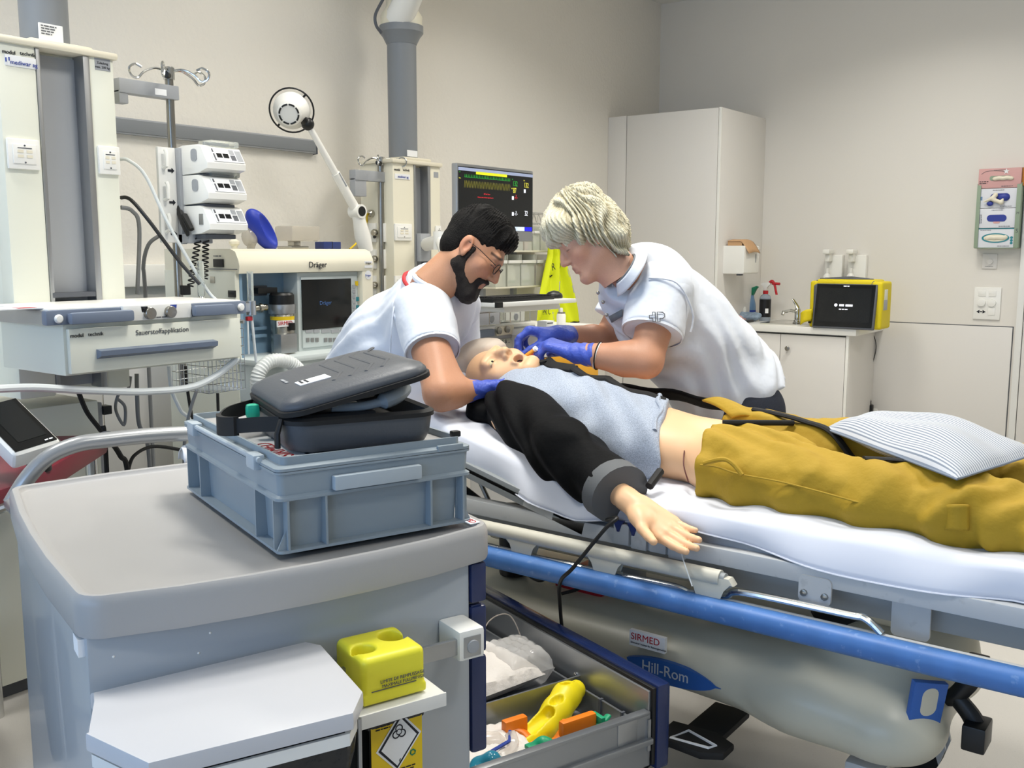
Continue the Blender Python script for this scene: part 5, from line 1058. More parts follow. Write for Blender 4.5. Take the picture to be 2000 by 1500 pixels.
def cart_outline(i, z):
    W2, D2 = .748, .87; pts = []
    c = [(0+i, 0+i), (W2-i, 0+i), (W2-i, D2-i), (0+i, D2-i)]; r = max(.05-i, .012)
    for k, (cx, cy) in enumerate(c):
        sx, sy = (1 if k in (0, 3) else -1), (1 if k < 2 else -1); a0 = (180, 270, 0, 90)[k]
        for q in range(6): a = radians(a0+90*q/5); pts.append((cx+sx*r+r*cos(a), cy+sy*r+r*sin(a), z))
        if k == 0: pts += [(W2*t_, i-.034*sin(pi*t_), z) for t_ in (.2, .35, .5, .65, .8)]
        if k == 1: pts += [(W2-i+.012*sin(pi*t_), D2*t_, z) for t_ in (.3, .5, .7)]
        if k == 2: pts += [(W2*(1-t_), D2-i+.03*sin(pi*t_), z) for t_ in (.3, .5, .7)]
        if k == 3: pts += [(i-.014*sin(pi*t_), D2*(1-t_), z) for t_ in (.3, .5, .7)]
    return pts
b = MB(FC); b.loft([cart_outline(i, z) for i, z in ((.03, .832), (.002, .832), (0, .838), (0, .882), (.002, .892), (.007, .899), (.013, .9), (.019, .898), (.023, .889), (.027, .887))]); b.build('top_tray', 'cart_top', CT, smooth=40)
b = MB(FC); b.box(.012, .695, .018, .845, .12, .835, .006); b.build('carcass', 'cart_body', CT)
zs = [.83, .744, .642, .437]
for i in range(3): b = MB(FC); b.box(.697, .732, .014, .85, zs[i+1]+.003, zs[i]-.004, .007); b.box(.7, .722, .02, .845, zs[i]-.006, zs[i]-.002); b.build('drawer_front', 'navy_front', CT)
for i in range(2): b = MB(FC); b.box(.70, .725, .03, .84, zs[i+1]-.004, zs[i+1]-.001); b.build('finger_grip', 'alu', CT)
b = MB(FC); b.box(.697, .732, .014, .85, .125, .24, .007); b.build('drawer_front', 'navy_front', CT)
for xx in (.07, .64):
    for yy in (.08, .79): b = MB(FC); b.cyl((xx-.015, yy, .06), (xx+.015, yy, .06), .06, 20); b.box(xx-.022, xx+.022, yy-.02, yy+.02, .06, .125, .004); b.build('caster', 'grey_dark', CT)
# push handle behind the far edge
hp = [AC(x, y, .945) for x, y in ((20, 960), (55, 932), (95, 892), (150, 868), (210, 859), (300, 850), (400, 846), (520, 846))]; hp[0].z = .84
b = MB(FC); b.tube(crs(hp, 8), .019, 14); b.build('push_handle', 'handle_silver', CT)
for q in (hp[0], V((.62, .945, hp[-1].z))): b = MB(FC); b.cyl(q, V((q.x, .83, .85)), .016); b.build('handle_bracket', 'handle_silver', CT)
b = MB(FC); b.tube([hp[-1], V((.62, .945, hp[-1].z))], .019, 14); b.build('push_handle_end', 'handle_silver', CT)
# side rail with cap on the near face
zr = .70; b = MB(FC); b.box(.06, .66, -.055, -.045, zr-.014, zr+.016, .002); b.build('side_rail', 'alu', CT)
b = MB(FC); b.box(.625, .68, -.062, .018, zr-.026, zr+.032, .007); b.build('rail_cap', 'white_gloss', CT)
b = MB(FC); b.box(.634, .671, -.0635, -.06, zr-.02, zr+.02, .002); b.build('cap_plate', 'alu', CT); b = MB(FC); b.lathe([(.013, 0), (.012, .003), (0, .0035)], frame((.653, -.0635, zr), UX, UZ), 20); b.build('cap_screw', 'grey_mid', CT)
b = MB(FC); b.box(.06, .09, -.05, .02, zr-.016, zr+.018, .003); b.build('rail_bracket', 'white_gloss', CT)
for x, z in ((.05, .795), (.2, .80), (.18, .77)): b = MB(FC); b.ball((x+.0, .018, z), (.0022, .0015, .0022), 5); b.build('rivet', 'white_gloss', CT)
lb = MB(FC); lb.box(.002, .0122, .03, .07, .80, .828); lb.build('inventory_label', 'paper', CT)
b = MB(FC); b.box(.705, .728, .03, .10, .9, .9012); b.build('edge_sticker', 'paper', CT); text(CT, 'SIRMED', FC @ V((.71, .10, .9016)), E2*-1, E1, .02, 'ink_red')
# open drawer
b = MB(FC); b.box(1.188, 1.226, .02, .83, .25, .452, .008); df = b.build('open_drawer_front', 'navy_front', CT)
b = MB(FC); b.box(1.178, 1.19, .026, .824, .262, .446, .003); b.build('seal_strip', 'black_plastic', df)
b = MB(FC); b.box(1.172, 1.18, .034, .816, .268, .438, .001); b.build('inner_face', 'drawer_alu', df)
for y in (.30, .56): b = MB(FC); b.lathe([(.009, 0), (.009, .004), (.006, .006)], frame((1.172, y, .375), -UY, UZ), 12); b.build('screw', 'chrome', df)
for y0_, y1_ in ((.03, .042), (.808, .82)):
    b = MB(FC); b.box(.70, 1.176, y0_, y1_, .262, .392, .002); b.box(.70, 1.176, y0_-.012, y0_+.004, .318, .332, .003); b.box(.70, 1.17, y0_-.004, y1_+.004, .386, .394, .001); b.build('drawer_side', 'drawer_alu', df)
b = MB(FC); b.box(.70, 1.176, .04, .812, .256, .298); b.build('drawer_floor', 'grey_mid', df)
b = MB(FC); b.box(.72, 1.174, .285, .289, .262, .378); b.box(.72, 1.174, .2845, .2895, .378, .381); b.build('divider', 'drawer_alu', df)
b = MB(FC); b.box(1.155, 1.159, .04, .81, .262, .36); b.box(1.154, 1.16, .04, .81, .36, .363); b.build('divider', 'drawer_alu', df)
b = MB(FC); b.box(1.166, 1.174, .026, .031, .30, .375); b.box(1.08, 1.135, .0285, .031, .335, .385, .001); b.build('label_holder', 'alu', df)
for y in (.18, .10): b = MB(FC); b.box(1.15, 1.161, y, y+.006, .262, .366); b.build('divider_clip', 'grey_dark', df)

# ---------------------------------------------------------------- drawer contents
def tag(o, label, cat, group=None):
    o['label'] = label; o['category'] = cat
    if group: o['group'] = group
    return o
def sd(lo, hi, vox): return SDF(lo, hi, vox)
def ploc(name, P, Q, material, label, cat):
    P = np.array([tuple(FC @ V(p)) for p in P]); return tag(obj_from((P, Q), name, material), label, cat)
zf = .299
# white pillow pack (near right), pack under it, clear bags
def pillow_pack(name, x0, x1, y0, y1, z, h, m, label, cat='packet', rot=0, amp=.004):
    b = MB(FC); cx, cy = (x0+x1)/2, (y0+y1)/2
    def top(u, v, s=1):
        e = (max(0, 1-abs(2*u-1)**6)*max(0, 1-abs(2*v-1)**6))**.5
        x, y = (u-.5)*(x1-x0), (v-.5)*(y1-y0); xr, yr = x*cos(rot)-y*sin(rot), x*sin(rot)+y*cos(rot)
        w_ = amp*(sin(u*31+v*7)+sin(v*27-u*13)+.7*sin(u*11+v*43)) if s > 0 else 0
        return V((cx+xr, cy+yr, z+h*.5+s*h*.5*e+w_*e))
    b.grid(lambda u, v: top(u, v, 1), 26, 22); b.grid(lambda u, v: top(1-u, v, -1), 8, 8); return tag(b.build(name, m), label, cat)
pillow_pack('dressing_pack', .76, 1.10, .33, .60, zf+.04, .07, 'pack_white', 'large crinkled white sterile pack in the open drawer', rot=.12, amp=.0022)
pillow_pack('mask_pack', .73, .93, .07, .27, zf, .055, 'pack_white', 'smaller white pack in clear film beside the yellow airway tool', rot=-.15, amp=.003)
pillow_pack('film_pouch', 1.02, 1.15, .36, .52, zf+.03, .10, 'pack_clear', 'clear plastic pouch crumpled against the drawer divider', amp=.0015)
b = MB(FC); b.box(.74, 1.12, .31, .62, zf, zf+.04, .01); tag(b.build('instrument_roll', 'grey_dark'), 'dark grey roll lying under the large white pack', 'roll')
# yellow laryngoscope-style airway body
s = sd((.82, .08, zf-.01), (1.18, .30, zf+.14), .003)
pts = [(.88, .175, zf+.022), (.94, .187, zf+.022), (1.0, .202, zf+.028), (1.055, .225, zf+.045), (1.10, .245, zf+.062), (1.135, .255, zf+.066)]
s.chain(pts, [.026, .028, .03, .034, .034, .024], .012); s.chain([(.87, .173, zf+.05), (.95, .19, zf+.05), (1.02, .209, zf+.056)], [.02, .02, .016], .004, mode='sub')
s.ell((1.10, .252, zf+.1), (.013, .013, .03), None, .003, 'sub'); s.ell((1.128, .264, zf+.095), (.010, .010, .025), None, .003, 'sub'); s.ell((1.05, .218, zf+.082), (.02, .012, .02), None, .003, 'sub'); s.ell((1.11, .225, zf+.04), (.022, .014, .014), None, .003, 'sub')
P, Q = s.mesh(1); ploc('airway_trainer', P, Q, 'air_yellow', 'bright yellow curved airway tool with holes in the open drawer', 'airway tool')
def bar(name, pts, r, flat, m, label, cat='airway'):
    b = MB(FC); b.tube(crs(pts, 5), r, 10, flat=flat); return tag(b.build(name, m), label, cat)
t = bar('oral_airway', [ACz(984, 1418, zf+.06), ACz(1020, 1428, zf+.045), ACz(1045, 1452, zf+.026), ACz(1078, 1450, zf+.03), ACz(1096, 1430, zf+.045), ACz(1102, 1412, zf+.07)], .013, ((0, 0, 1), .5), 'air_orange', 'orange curved oral airway in front of the yellow tool')
q = ACz(1005, 1420, zf+.055); b = MB(FC); b.box(q.x-.03, q.x+.03, q.y-.01, q.y+.01, q.z-.03, q.z+.022, .004); b.build('bite_flange', 'air_orange', t); q = ACz(1130, 1412, zf+.07); b = MB(FC); b.box(q.x-.05, q.x+.045, q.y-.01, q.y+.01, q.z-.022, q.z+.016, .006); b.build('bite_block', 'air_orange', t)
t = bar('oral_airway', [ACz(1025, 1480, zf+.05), ACz(1045, 1455, zf+.065), ACz(1062, 1446, zf+.075), ACz(1085, 1458, zf+.06)], .011, ((0, 0, 1), .5), 'air_green', 'green oral airway lying against the drawer side')
q = ACz(1052, 1455, zf+.06); b = MB(FC); b.box(q.x-.03, q.x+.02, q.y-.012, q.y+.012, q.z-.006, q.z+.006, .003); b.build('bite_flange', 'air_green', t)
t = bar('oral_airway', [ACz(1163, 1420, zf+.05), ACz(1175, 1412, zf+.06), ACz(1188, 1398, zf+.07)], .012, ((0, 0, 1), .5), 'air_green', 'small green oral airway in the drawer corner'); q = ACz(1168, 1410, zf+.06); b = MB(FC); b.box(q.x-.006, q.x+.006, q.y-.02, q.y+.02, q.z-.022, q.z+.018, .003); b.build('bite_flange', 'air_green', t)
b = MB(FC); b.lathe([(.008, 0), (.009, .02), (.024, .035), (.027, .06), (.025, .075), (.01, .08)], frame(ACz(1005, 1448, zf+.045), (0, 0, 1), (.4, .9, 0)), 18); tag(b.build('breathing_filter', 'clear_soft'), 'clear bell shaped breathing filter in the open drawer', 'filter')
b = MB(FC); b.tube(crs([(.80, .12, zf+.05), (.84, .11, zf+.055), (.87, .13, zf+.06), (.875, .15, zf+.075)], 5), [.012, .012, .012, .012, .013, .013]*2+[.013]*4, 10); o = tag(b.build('wrapped_tube', 'clear_soft'), 'clear wrapped tube with a violet shaft in the drawer', 'tube'); b = MB(FC); b.tube([(.79, .12, zf+.062), (.86, .13, zf+.07), (.875, .15, zf+.08)], .004, 6); b.build('violet_shaft', 'ink_blue', o)
s = sd((.70, .05, zf), (.83, .16, zf+.1), .004); [s.ell((.745+.022*k, .09+.014*(k % 2), zf+.04+.012*(k % 3)), (.022, .02, .022), None, .012) for k in range(4)]; P, Q = s.mesh(1); ploc('gel_pouch', P, Q, 'gel_blue', 'blue gel pouch at the drawer end under the navy fronts', 'pouch')
# tubes at the far part of the drawer
bar('airway_tube', [(.74, .70, zf+.1), (.80, .68, zf+.105), (.9, .66, zf+.1)], .01, None, 'green', 'dark green tube with a red collar deep in the drawer', 'tube')
o = bpy.data.objects['airway_tube']; b = MB(FC); b.cyl((.72, .707, zf+.1), (.765, .692, zf+.103), .017); b.build('red_collar', 'red', o)
bar('curved_pipe', [(.86, .72, zf+.11), (.93, .71, zf+.115), (.99, .69, zf+.1), (1.02, .66, zf+.06)], .009, None, 'white_gloss', 'white curved pipe deep in the open drawer', 'tube')
bar('suction_tip', [(.74, .64, zf+.085), (.82, .63, zf+.085), (.9, .61, zf+.06)], .016, None, 'pack_white', 'pale rounded tube tip beside the white pack', 'tube')
b = MB(FC); b.tube(crs([(1.05, .58, zf+.05), (1.1, .6, zf+.13), (1.15, .57, zf+.15), (1.16, .52, zf+.08), (1.13, .5, zf+.05)], 8), .0018, 6); tag(b.build('thin_loop', 'clear_soft'), 'thin clear line looping above the white pack', 'line')
b = MB(FC); b.lathe([(.02, 0), (.022, .02), (.018, .05), (.006, .055)], Matrix.Translation((1.02, .63, zf+.02)), 14); tag(b.build('gel_bottle', 'navy'), 'small dark blue gel bottle in the open drawer', 'bottle')

# ---------------------------------------------------------------- waste bag frame with its lid
hexa = [ACz(x, y, .757) for x, y in ((176, 1353), (190, 1368), (167, 1432), (290, 1490), (690, 1392), (709, 1350))]+[V((.372, -.03, 0)), V((.355, -.002, 0))]
t = thing('waste_bin', 'white hinged lid over a black waste bag hung on the trolley side', 'waste bin', FC @ V((.18, -.14, .1)))
b = MB(FC); b.prism([(p.x, p.y) for p in hexa][::-1], .73, .757, bev=.004); b.build('lid', 'lid_white', t)
ins = lambda k: [((p.x-.18)*k+.18, (p.y+.13)*k-.13) for p in hexa]
b = MB(FC); b.loft([[(x, y, z) for x, y in ins(k)] for k, z in ((.93, .705), (.97, .705), (.97, .724), (.93, .724))], caps=False); b.build('bag_ring', 'white_plastic', t)
b = MB(FC); rings = []
rnd = random.Random(4); n = 48
for j, (k, z) in enumerate(((.94, .722), (.95, .70), (.88, .66), (.84, .60), (.82, .5), (.8, .35), (.74, .2), (.5, .14), (.1, .13))):
    o_ = ins(k); L = len(o_); ring = []
    for i in range(n):
        f = i/n*L; q = int(f); g = f-q; x = o_[q][0]*(1-g)+o_[(q+1) % L][0]*g; y = o_[q][1]*(1-g)+o_[(q+1) % L][1]*g; w_ = .012*sin(i*1.3+j*.7)+.008*sin(i*2.9+j*1.1) if j > 1 else 0
        ring.append((x+(x-.18)*w_*4, min(y+(y+.13)*w_*4, .012), z))
    rings.append(ring)
b.loft(rings); b.build('bag', 'bag_black', t)
b = MB(FC); b.tube([(.345, -.24, .72), (.345, -.235, .3)], .004, 8); b.build('frame_rod', 'alu', t)
b = MB(FC); b.box(.06, .33, -.02, .016, .66, .73, .004); b.build('hanger', 'white_plastic', t)
# ---------------------------------------------------------------- sharps box on its bracket
x0, x1, y0_, y1_ = .405, .522, -.125, -.008; zp = .674
t = thing('sharps_box', 'yellow and black sharps container with a biohazard label', 'sharps container', FC @ V((.46, -.07, .35)))
b = MB(FC); b.box(x0+.01, x1-.004, y0_+.006, y1_-.004, .38, zp-.006, .012); b.box(x0+.014, x1-.008, y0_+.01, y1_-.004, .35, .5, .012); b.build('black_body', 'black_plastic', t)
b = MB(FC); b.box(x0+.006, x1, y0_+.002, y1_, zp-.05, zp-.008, .01); b.build('body_step', 'black_plastic', t)
s = sd((x0-.02, y0_-.02, zp-.01), (x1+.02, y1_+.02, zp+.11), .003)
bx_ = np.meshgrid(*s.ax, indexing='ij'); qx, qy, qz = np.abs(bx_[0]-(x0+x1)/2)-(x1-x0)/2+.012, np.abs(bx_[1]-(y0_+y1_)/2)-(y1_-y0_)/2+.012, np.abs(bx_[2]-(zp+.04))-.04+.012
s.F = (np.sqrt(np.maximum(qx, 0)**2+np.maximum(qy, 0)**2+np.maximum(qz, 0)**2)+np.minimum(np.maximum(qx, np.maximum(qy, qz)), 0)-.012).astype(np.float32)
qx += -.006; qy += -.006; q2 = np.maximum(np.maximum(qx, qy)-.006, np.abs(bx_[2]-(zp+.008))-.008); s.F = np.minimum(s.F, q2.astype(np.float32)-.001)
cx, cy = (x0+x1)/2+.02, (y0_+y1_)/2+.012
s.cap((cx+.012, cy+.004, zp+.1), (cx+.012, cy+.004, zp+.03), .025, .025, .004, 'sub'); s.cap((cx-.055, cy-.022, zp+.1), (cx-.055, cy-.022, zp+.045), .02, .02, .004, 'sub'); s.cap((cx-.058, cy+.03, zp+.095), (cx-.02, cy+.038, zp+.095), .012, .012, .004, 'sub')
P, Q = s.mesh(1); P = np.array([tuple(FC @ V(p)) for p in P]); yo = obj_from((P-0, Q), 'yellow_head', 'sharps_yellow'); 
R_i = t.matrix_basis.inverted(); yo.matrix_basis = R_i @ yo.matrix_basis; yo.parent = t
b = MB(FC); b.box(x0+.014, x1-.02, y0_-.0022, y0_-.0015, zp+.022, zp+.0235); b.build('fill_line', 'ink_grey', t)
text(t, 'LIMITE DE REMPLISSAGE', FC @ V((x0+.03, y0_-.0022, zp+.034)), E1, UZ, .0078, 'ink_grey'); text(t, 'MAXIMALE FULLMENGE', FC @ V((x0+.033, y0_-.0022, zp+.026)), E1, UZ, .0075, 'ink_grey')
b = MB(FC); b.box(.355, .548, -.145, .016, zp-.012, zp-.004, .001); b.box(.355, .548, -.149, -.145, zp-.026, zp-.002, .001); b.build('bracket_plate', 'white_plastic', t)
yl = y0_+.0045
lab = MB(FC); lab.prism(rrect(.096, .16, .008, 4), 0, .001, frame(((x0+x1)/2+.003, yl, .575), UX, UZ)); lo = lab.build('label', 'yellow', t, smooth=None)
Mb = FC @ frame(((x0+x1)/2+.006, yl-.0012, .594), UX, UZ)
def dia(w, h, z0, m, nm): b = MB(); a = w; b.prism([(-w, -.002-h*.12), (-.004, -h), (w, h*.12), (.004, h)], z0, z0+.0008, Mb @ Matrix.Diagonal((1, 1, 1, 1))); b.build(nm, m, lo, smooth=None)
dia(.043, .052, 0, 'paper', 'hazard_sign'); dia(.0385, .0475, .0006, 'ink', 'hazard_border'); dia(.0335, .042, .0012, 'paper', 'hazard_field')
b = MB()
for k in range(3):
    a = pi/2+k*2*pi/3; c = V((.0065*cos(a), .018+.0065*sin(a), .0022)); b.tube([Mb @ (c+V((.0062*cos(a+s_), .0062*sin(a+s_), 0))) for s_ in np.linspace(-2.5, 2.5, 14)], .0011, 5)
b.tube([Mb @ V((.0048*cos(a), .018+.0048*sin(a), .0022)) for a in np.linspace(0, 2*pi, 16)[:-1]], .0008, 5, closed=True); b.build('biohazard_mark', 'ink', lo)
text(lo, '6', Mb @ V((-.001, -.036, .0022)), Mb.to_3x3() @ UX, UZ, .009, 'ink')
scribble(lo, FC @ V((x0+.022, yl-.0012, .645)), E1, UZ, 5, .03, .003, 'ink', seed=3); scribble(lo, FC @ V((x0+.022, yl-.0012, .535)), E1, UZ, 7, .03, .003, 'ink', seed=5); scribble(lo, FC @ V((x1-.05, yl-.0012, .545)), E1, UZ, 5, .03, .003, 'ink', seed=6); scribble(lo, FC @ V((x1-.042, yl-.0012, .652)), E1, UZ, 4, .024, .004, 'ink', seed=8)
b = MB(); b.tube([FC @ V((x1-.026+.005*cos(a), yl-.0015, .567+.005*sin(a))) for a in (0.3, 1.4, 2.4, 3.5, 4.5, 5.6)], .0014, 5, closed=True); b.build('recycle_mark', 'green', lo)

# ---------------------------------------------------------------- grey-blue stacking crate
cx, cy, w, d = .527, .343, .39, .585; z0 = .889
t = thing('stacking_crate', 'grey blue lidded stacking crate on the trolley top', 'crate', FC @ V((cx, cy, z0)), CA)
def ring(wi, r, z): return [(x, y, z) for x, y in rrect(w-2*wi, d-2*wi, r, 4, cx, cy)]
b = MB(FC); b.loft([ring(.03, .02, z0), ring(.03, .02, z0+.012)]); b.build('foot', 'crate', t)
b = MB(FC); b.loft([ring(.022, .014, z0+.012), ring(.018, .014, z0+.105)]); b.build('wall', 'crate', t)
b = MB(FC); b.loft([ring(.0, .012, z0+.010), ring(.0, .012, z0+.015)]); b.build('base_flange', 'crate', t)
b = MB(FC); b.loft([ring(.0, .014, z0+.103), ring(.0, .014, z0+.108), ring(.006, .012, z0+.112), ring(.004, .012, z0+.148), ring(.0, .014, z0+.150), ring(.0, .014, z0+.154)]); b.build('rim_band', 'crate', t)
for sx, sy, ax in [(q, s_, 0) for q in (-.45, -.27, .27, .45) for s_ in (-1, 1)]+[(s_, q, 1) for q in (-.46, -.3, .3, .46) for s_ in (-1, 1)]:
    b = MB(FC)
    if ax == 0: xx = cx+sx*w; yy = cy+sy*d/2; b.box(xx-.002, xx+.002, min(yy, yy-sy*.024), max(yy, yy-sy*.024), z0+.014, z0+.104)
    else: yy = cy+sy*d; xx = cx+sx*w/2; b.box(min(xx, xx-sx*.024), max(xx, xx-sx*.024), yy-.002, yy+.002, z0+.014, z0+.104)
    b.build('rib', 'crate', t)
for sx in (-1, 1):
    b = MB(FC); b.prism([(0, 0), (.022, 0), (.022, .045)] if sx < 0 else [(0, 0), (-.022, 0), (-.022, .045)], -.002, .002, frame((cx+sx*w/2, cy-d/2+.01, z0+.014), UX, UZ)); b.build('corner_gusset', 'crate', t)
b = MB(FC); b.box(.434, .607, cy-d/2-.012, cy-d/2+.004, z0+.112, z0+.138, .003); b.build('grip', 'crate_light', t)
zl = z0+.155
b = MB(FC); b.loft([ring(.0, .014, zl), ring(.0, .014, zl+.005), ring(.004, .014, zl+.007), ring(.016, .012, zl+.008), ring(.016, .012, zl+.022), ring(.021, .012, zl+.022), ring(.022, .012, zl+.009)]); ld = b.build('lid', 'crate', t)
b = MB(FC); b.loft([ring(.022, .012, zl+.004), ring(.022, .012, zl+.0095)]); b.build('lid_panel', 'cart_top', t)
b = MB(FC); b.tube([(cx-w/2-.001, cy-d/2+.08, zl+.008), (cx-w/2-.001, cy+d/2-.05, zl+.008)], .005, 10); b.build('hinge_rod', 'crate_light', t)
for y in (cy-d/2+.11, cy+d/2-.09): b = MB(FC); b.box(cx-w/2-.01, cx-w/2+.012, y-.022, y+.022, zl-.012, zl+.016, .005); b.build('hinge_clip', 'crate_light', t)
b = MB(FC); b.box(cx+.12, cx+w/2-.02, cy-d/2-.002, cy-d/2+.006, zl, zl+.012, .002); b.build('lid_latch', 'crate', t); b = MB(FC); b.box(cx+w/2-.03, cx+w/2-.012, cy-d/2+.02, cy-d/2+.035, zl+.02, zl+.032, .003); b.build('latch_pin', 'black_plastic', t)
zp_ = zl+.0098; b = MB(FC); b.box(.352, .43, .1, .33, zp_, zp_+.0008); st = b.build('owner_sticker', 'paper', t, smooth=None); text(st, 'SIRMED', FC @ V((.395, .125, zp_+.0012)), E2, E1*-1, .042, 'ink_red'); text(st, 'Schweizer Institut für Rettungsmedizin', FC @ V((.422, .115, zp_+.0012)), E2, E1*-1, .0125, 'ink')
# ---------------------------------------------------------------- open grey hard case on the crate
zc = zl+.0105; ang = radians(-7)
FK = FC @ Matrix.Translation((.375, .105, zc)) @ Matrix.Rotation(ang, 4, 'Z'); kw, kd = .288, .33
t = thing('hard_case', 'grey zipped hard case lying half open on the crate', 'case', FK @ V((kw/2, kd/2, 0)), 0)
def kr(i, r, z): return [(x, y, z) for x, y in rrect(kw-2*i, kd-2*i, r, 6, kw/2, kd/2)]
b = MB(FK); b.loft([kr(.03, .03, 0), kr(.012, .04, .006), kr(.004, .045, .022), kr(.0, .045, .058), kr(0, .045, .066), kr(.006, .042, .066), kr(.008, .04, .02)]); b.build('base_shell', 'case_grey', t, smooth=50)
b = MB(FK); b.loft([kr(-.004, .048, .056), kr(-.004, .048, .064), kr(.004, .045, .069), kr(.01, .04, .064)], caps=False); b.build('base_zip', 'case_black', t)
b = MB(FK); b.loft([kr(.009, .04, .0215), kr(.009, .04, .03)]); b.build('foam_insert', 'black_matt', t)
TL = FK @ Matrix.Translation((0, 0, .069)) @ Matrix.Rotation(radians(-12.5), 4, 'Y')
b = MB(TL); b.loft([kr(.01, .04, .01), kr(.004, .045, .004), kr(0, .045, .012), kr(.0, .045, .017), kr(.006, .045, .026), kr(.03, .04, .035), kr(.06, .03, .0375)]); b.build('lid_shell', 'case_grey', t, smooth=50)
b = MB(TL); b.loft([kr(-.004, .048, .0), kr(-.004, .048, .009), kr(.005, .044, .012), kr(.008, .04, -.002)], caps=False); b.build('lid_zip', 'case_black', t)
b = MB(TL); b.loft([kr(.012, .04, .004), kr(.012, .04, .006)]); b.build('lid_lining', 'black_matt', t)
for k in range(4): x = .13+.032*k; b = MB(TL); b.tube([(x-.02, .05, .0355), (x+.01, .1, .037), (x+.01, .24, .037), (x+.04, .28, .0355)], .005, 8, flat=((0, 0, 1), .5)); b.build('lid_rib', 'case_grey', t)
b = MB(TL); b.box(.055, .115, .08, .125, .0373, .0387, M=Matrix.Rotation(.0, 4, 'Z')); lb = b.build('lid_label', 'paper', t, smooth=None); scribble(lb, TL @ V((.075, .12, .039)), (TL.to_3x3() @ UY)*-1, TL.to_3x3() @ UX, 2, .03, .006, 'ink', seed=2); scribble(t, TL @ V((.05, .2, .0372)), (TL.to_3x3() @ UY)*-1, TL.to_3x3() @ UX, 1, .05, .008, 'grey_mid', seed=2)
b = MB(FK); b.tube([(-.003, .035, .065), (-.012, .03, .04), (-.012, .03, .015)], [.009, .011, .011], 8, flat=((1, 0, 0), .5)); b.build('zip_pull', 'case_black', t)
sp_ = crs([V((-.002, .05, .055)), V((-.035, .09, .05)), V((-.075, .15, .04)), V((-.085, .19, .04)), V((-.06, .235, .05)), V((-.002, .28, .055))], 6)
b = MB(FK); b.tube(sp_, .016, 10, flat=((0, 0, 1), .22) if False else None) if False else b.loft([[p+UZ*.014+V((-.002, 0, 0)), p+UZ*.014+V((.002, 0, 0)), p-UZ*.014+V((.002, 0, 0)), p-UZ*.014+V((-.002, 0, 0))] for p in sp_]); b.build('carry_strap', 'case_black', t)
b = MB(FK); b.loft([[p+UZ*.018+V((-.006, -.003, 0)), p+UZ*.018+V((.004, 0, 0)), p-UZ*.018+V((.004, 0, 0)), p-UZ*.018+V((-.006, -.003, 0))] for p in sp_[10:20]]); b.build('strap_pad', 'rubber_black', t)
b = MB(FK); b.box(-.03, -.004, .2, .225, .04, .07, .008); b.build('green_tag', 'green_glow', t)
# device lying in the case
t = thing('video_scope', 'grey handheld scope lying inside the open case', 'scope', FK @ V((.2, .16, .03)))
b = MB(FK); b.tube(crs([(.1, .07, .075), (.16, .06, .075), (.215, .065, .085), (.25, .1, .095), (.252, .16, .09)], 6), [.011]*10+[.02]*15, 12, flat=((0, 0, 1), .8)); b.build('handle', 'crate_light', t)
b = MB(FK); b.tube(crs([(.1, .08, .09), (.15, .075, .09), (.2, .08, .095)], 5), .012, 10, flat=((0, 0, 1), .6)); b.build('screen_strip', 'screen_black', t)
b = MB(FK); b.box(.05, .2, .1, .25, .03, .06, .01); b.build('base_block', 'grey_dark', t)
# ---------------------------------------------------------------- paper cloth beside the crate
q = ACz(362, 905, .89); b = MB(FC); b.grid(lambda u, v: V((q.x-.01+.05*u, q.y-.03+.06*v, .893+.045*(1-abs(2*v-1)**3)*(1-u*.4)*abs(sin(3*u+1))+.006*sin(9*u+7*v))), 12, 12); tag(b.build('paper_wipe', 'paper', solid=.002), 'crumpled white paper wipe beside the crate', 'wipe')
# ---------------------------------------------------------------- maroon padded chair top and tablet behind the trolley
pA, pB = AZ_(205, 850, .86), AZ_(0, 940, .86)
FM = frame(pA, (AZ_(120, 852, .86)-pA).normalized(), V((0, 0, 1)).cross((AZ_(120, 852, .86)-pA).normalized()))
t = thing('padded_stretcher', 'maroon padded stretcher top with chrome edge behind the trolley', 'stretcher', V((-2.55, 1.15, 0)))
pts = [AZ_(208, 848, .86), AZ_(60, 936, .86), AZ_(-160, 1010, .86), AZ_(-60, 855, .86)]
b = MB(); b.prism([(p.x, p.y) for p in pts][::-1], .80, .86, bev=.012); b.build('pad', 'maroon', t)
b = MB(); b.tube([V((p.x, p.y, .815)) for p in pts[1:3]], .012, 10); b.build('edge_rail', 'chrome', t)
b = MB(); b.ball(V((pts[0].x, pts[0].y, .845)), (.03, .03, .025), 8); b.build('corner_cap', 'grey_mid', t)
cx_, cy_ = sum(p.x for p in pts)/4, sum(p.y for p in pts)/4
for p in pts: q = V((cx_, cy_, 0)).lerp(V((p.x, p.y, 0)), .8); b = MB(); b.cyl(q, q+UZ*.81, .018); b.build('leg', 'chrome', t)
A, B, Cp = CAM+ray(33, 774)*2.48, CAM+ray(121, 860)*2.4, CAM+ray(64, 908)*2.3
u = (B-A); v = (Cp-B); w_ = u.length; h_ = v.length*1.05; u.normalize(); v = (v-u*v.dot(u)).normalized(); n_ = u.cross(v); s_ = 1 if n_.dot(CAM-A) > 0 else -1
Mt = Matrix((u, v, n_)).transposed().to_4x4(); Mt.translation = A; zf_ = (0, s_*.002); bk = -s_*.05
t = thing('tablet_monitor', 'white framed tablet monitor tilted on the maroon padded top', 'tablet', V((Cp.x, Cp.y, .86)))
b = MB(Mt); b.box(0, w_, 0, h_, min(0, bk), max(0, bk), .014, seg=3); b.build('housing', 'white_gloss', t)
b = MB(Mt); b.box(.008, w_-.008, .008, h_-.008, min(zf_), max(zf_)); b.build('bezel', 'screen_black', t)
b = MB(Mt); b.box(.012, w_-.035, .02, h_-.03, min(0, s_*.0028), max(0, s_*.0028)); b.build('display', 'screen_off', t)
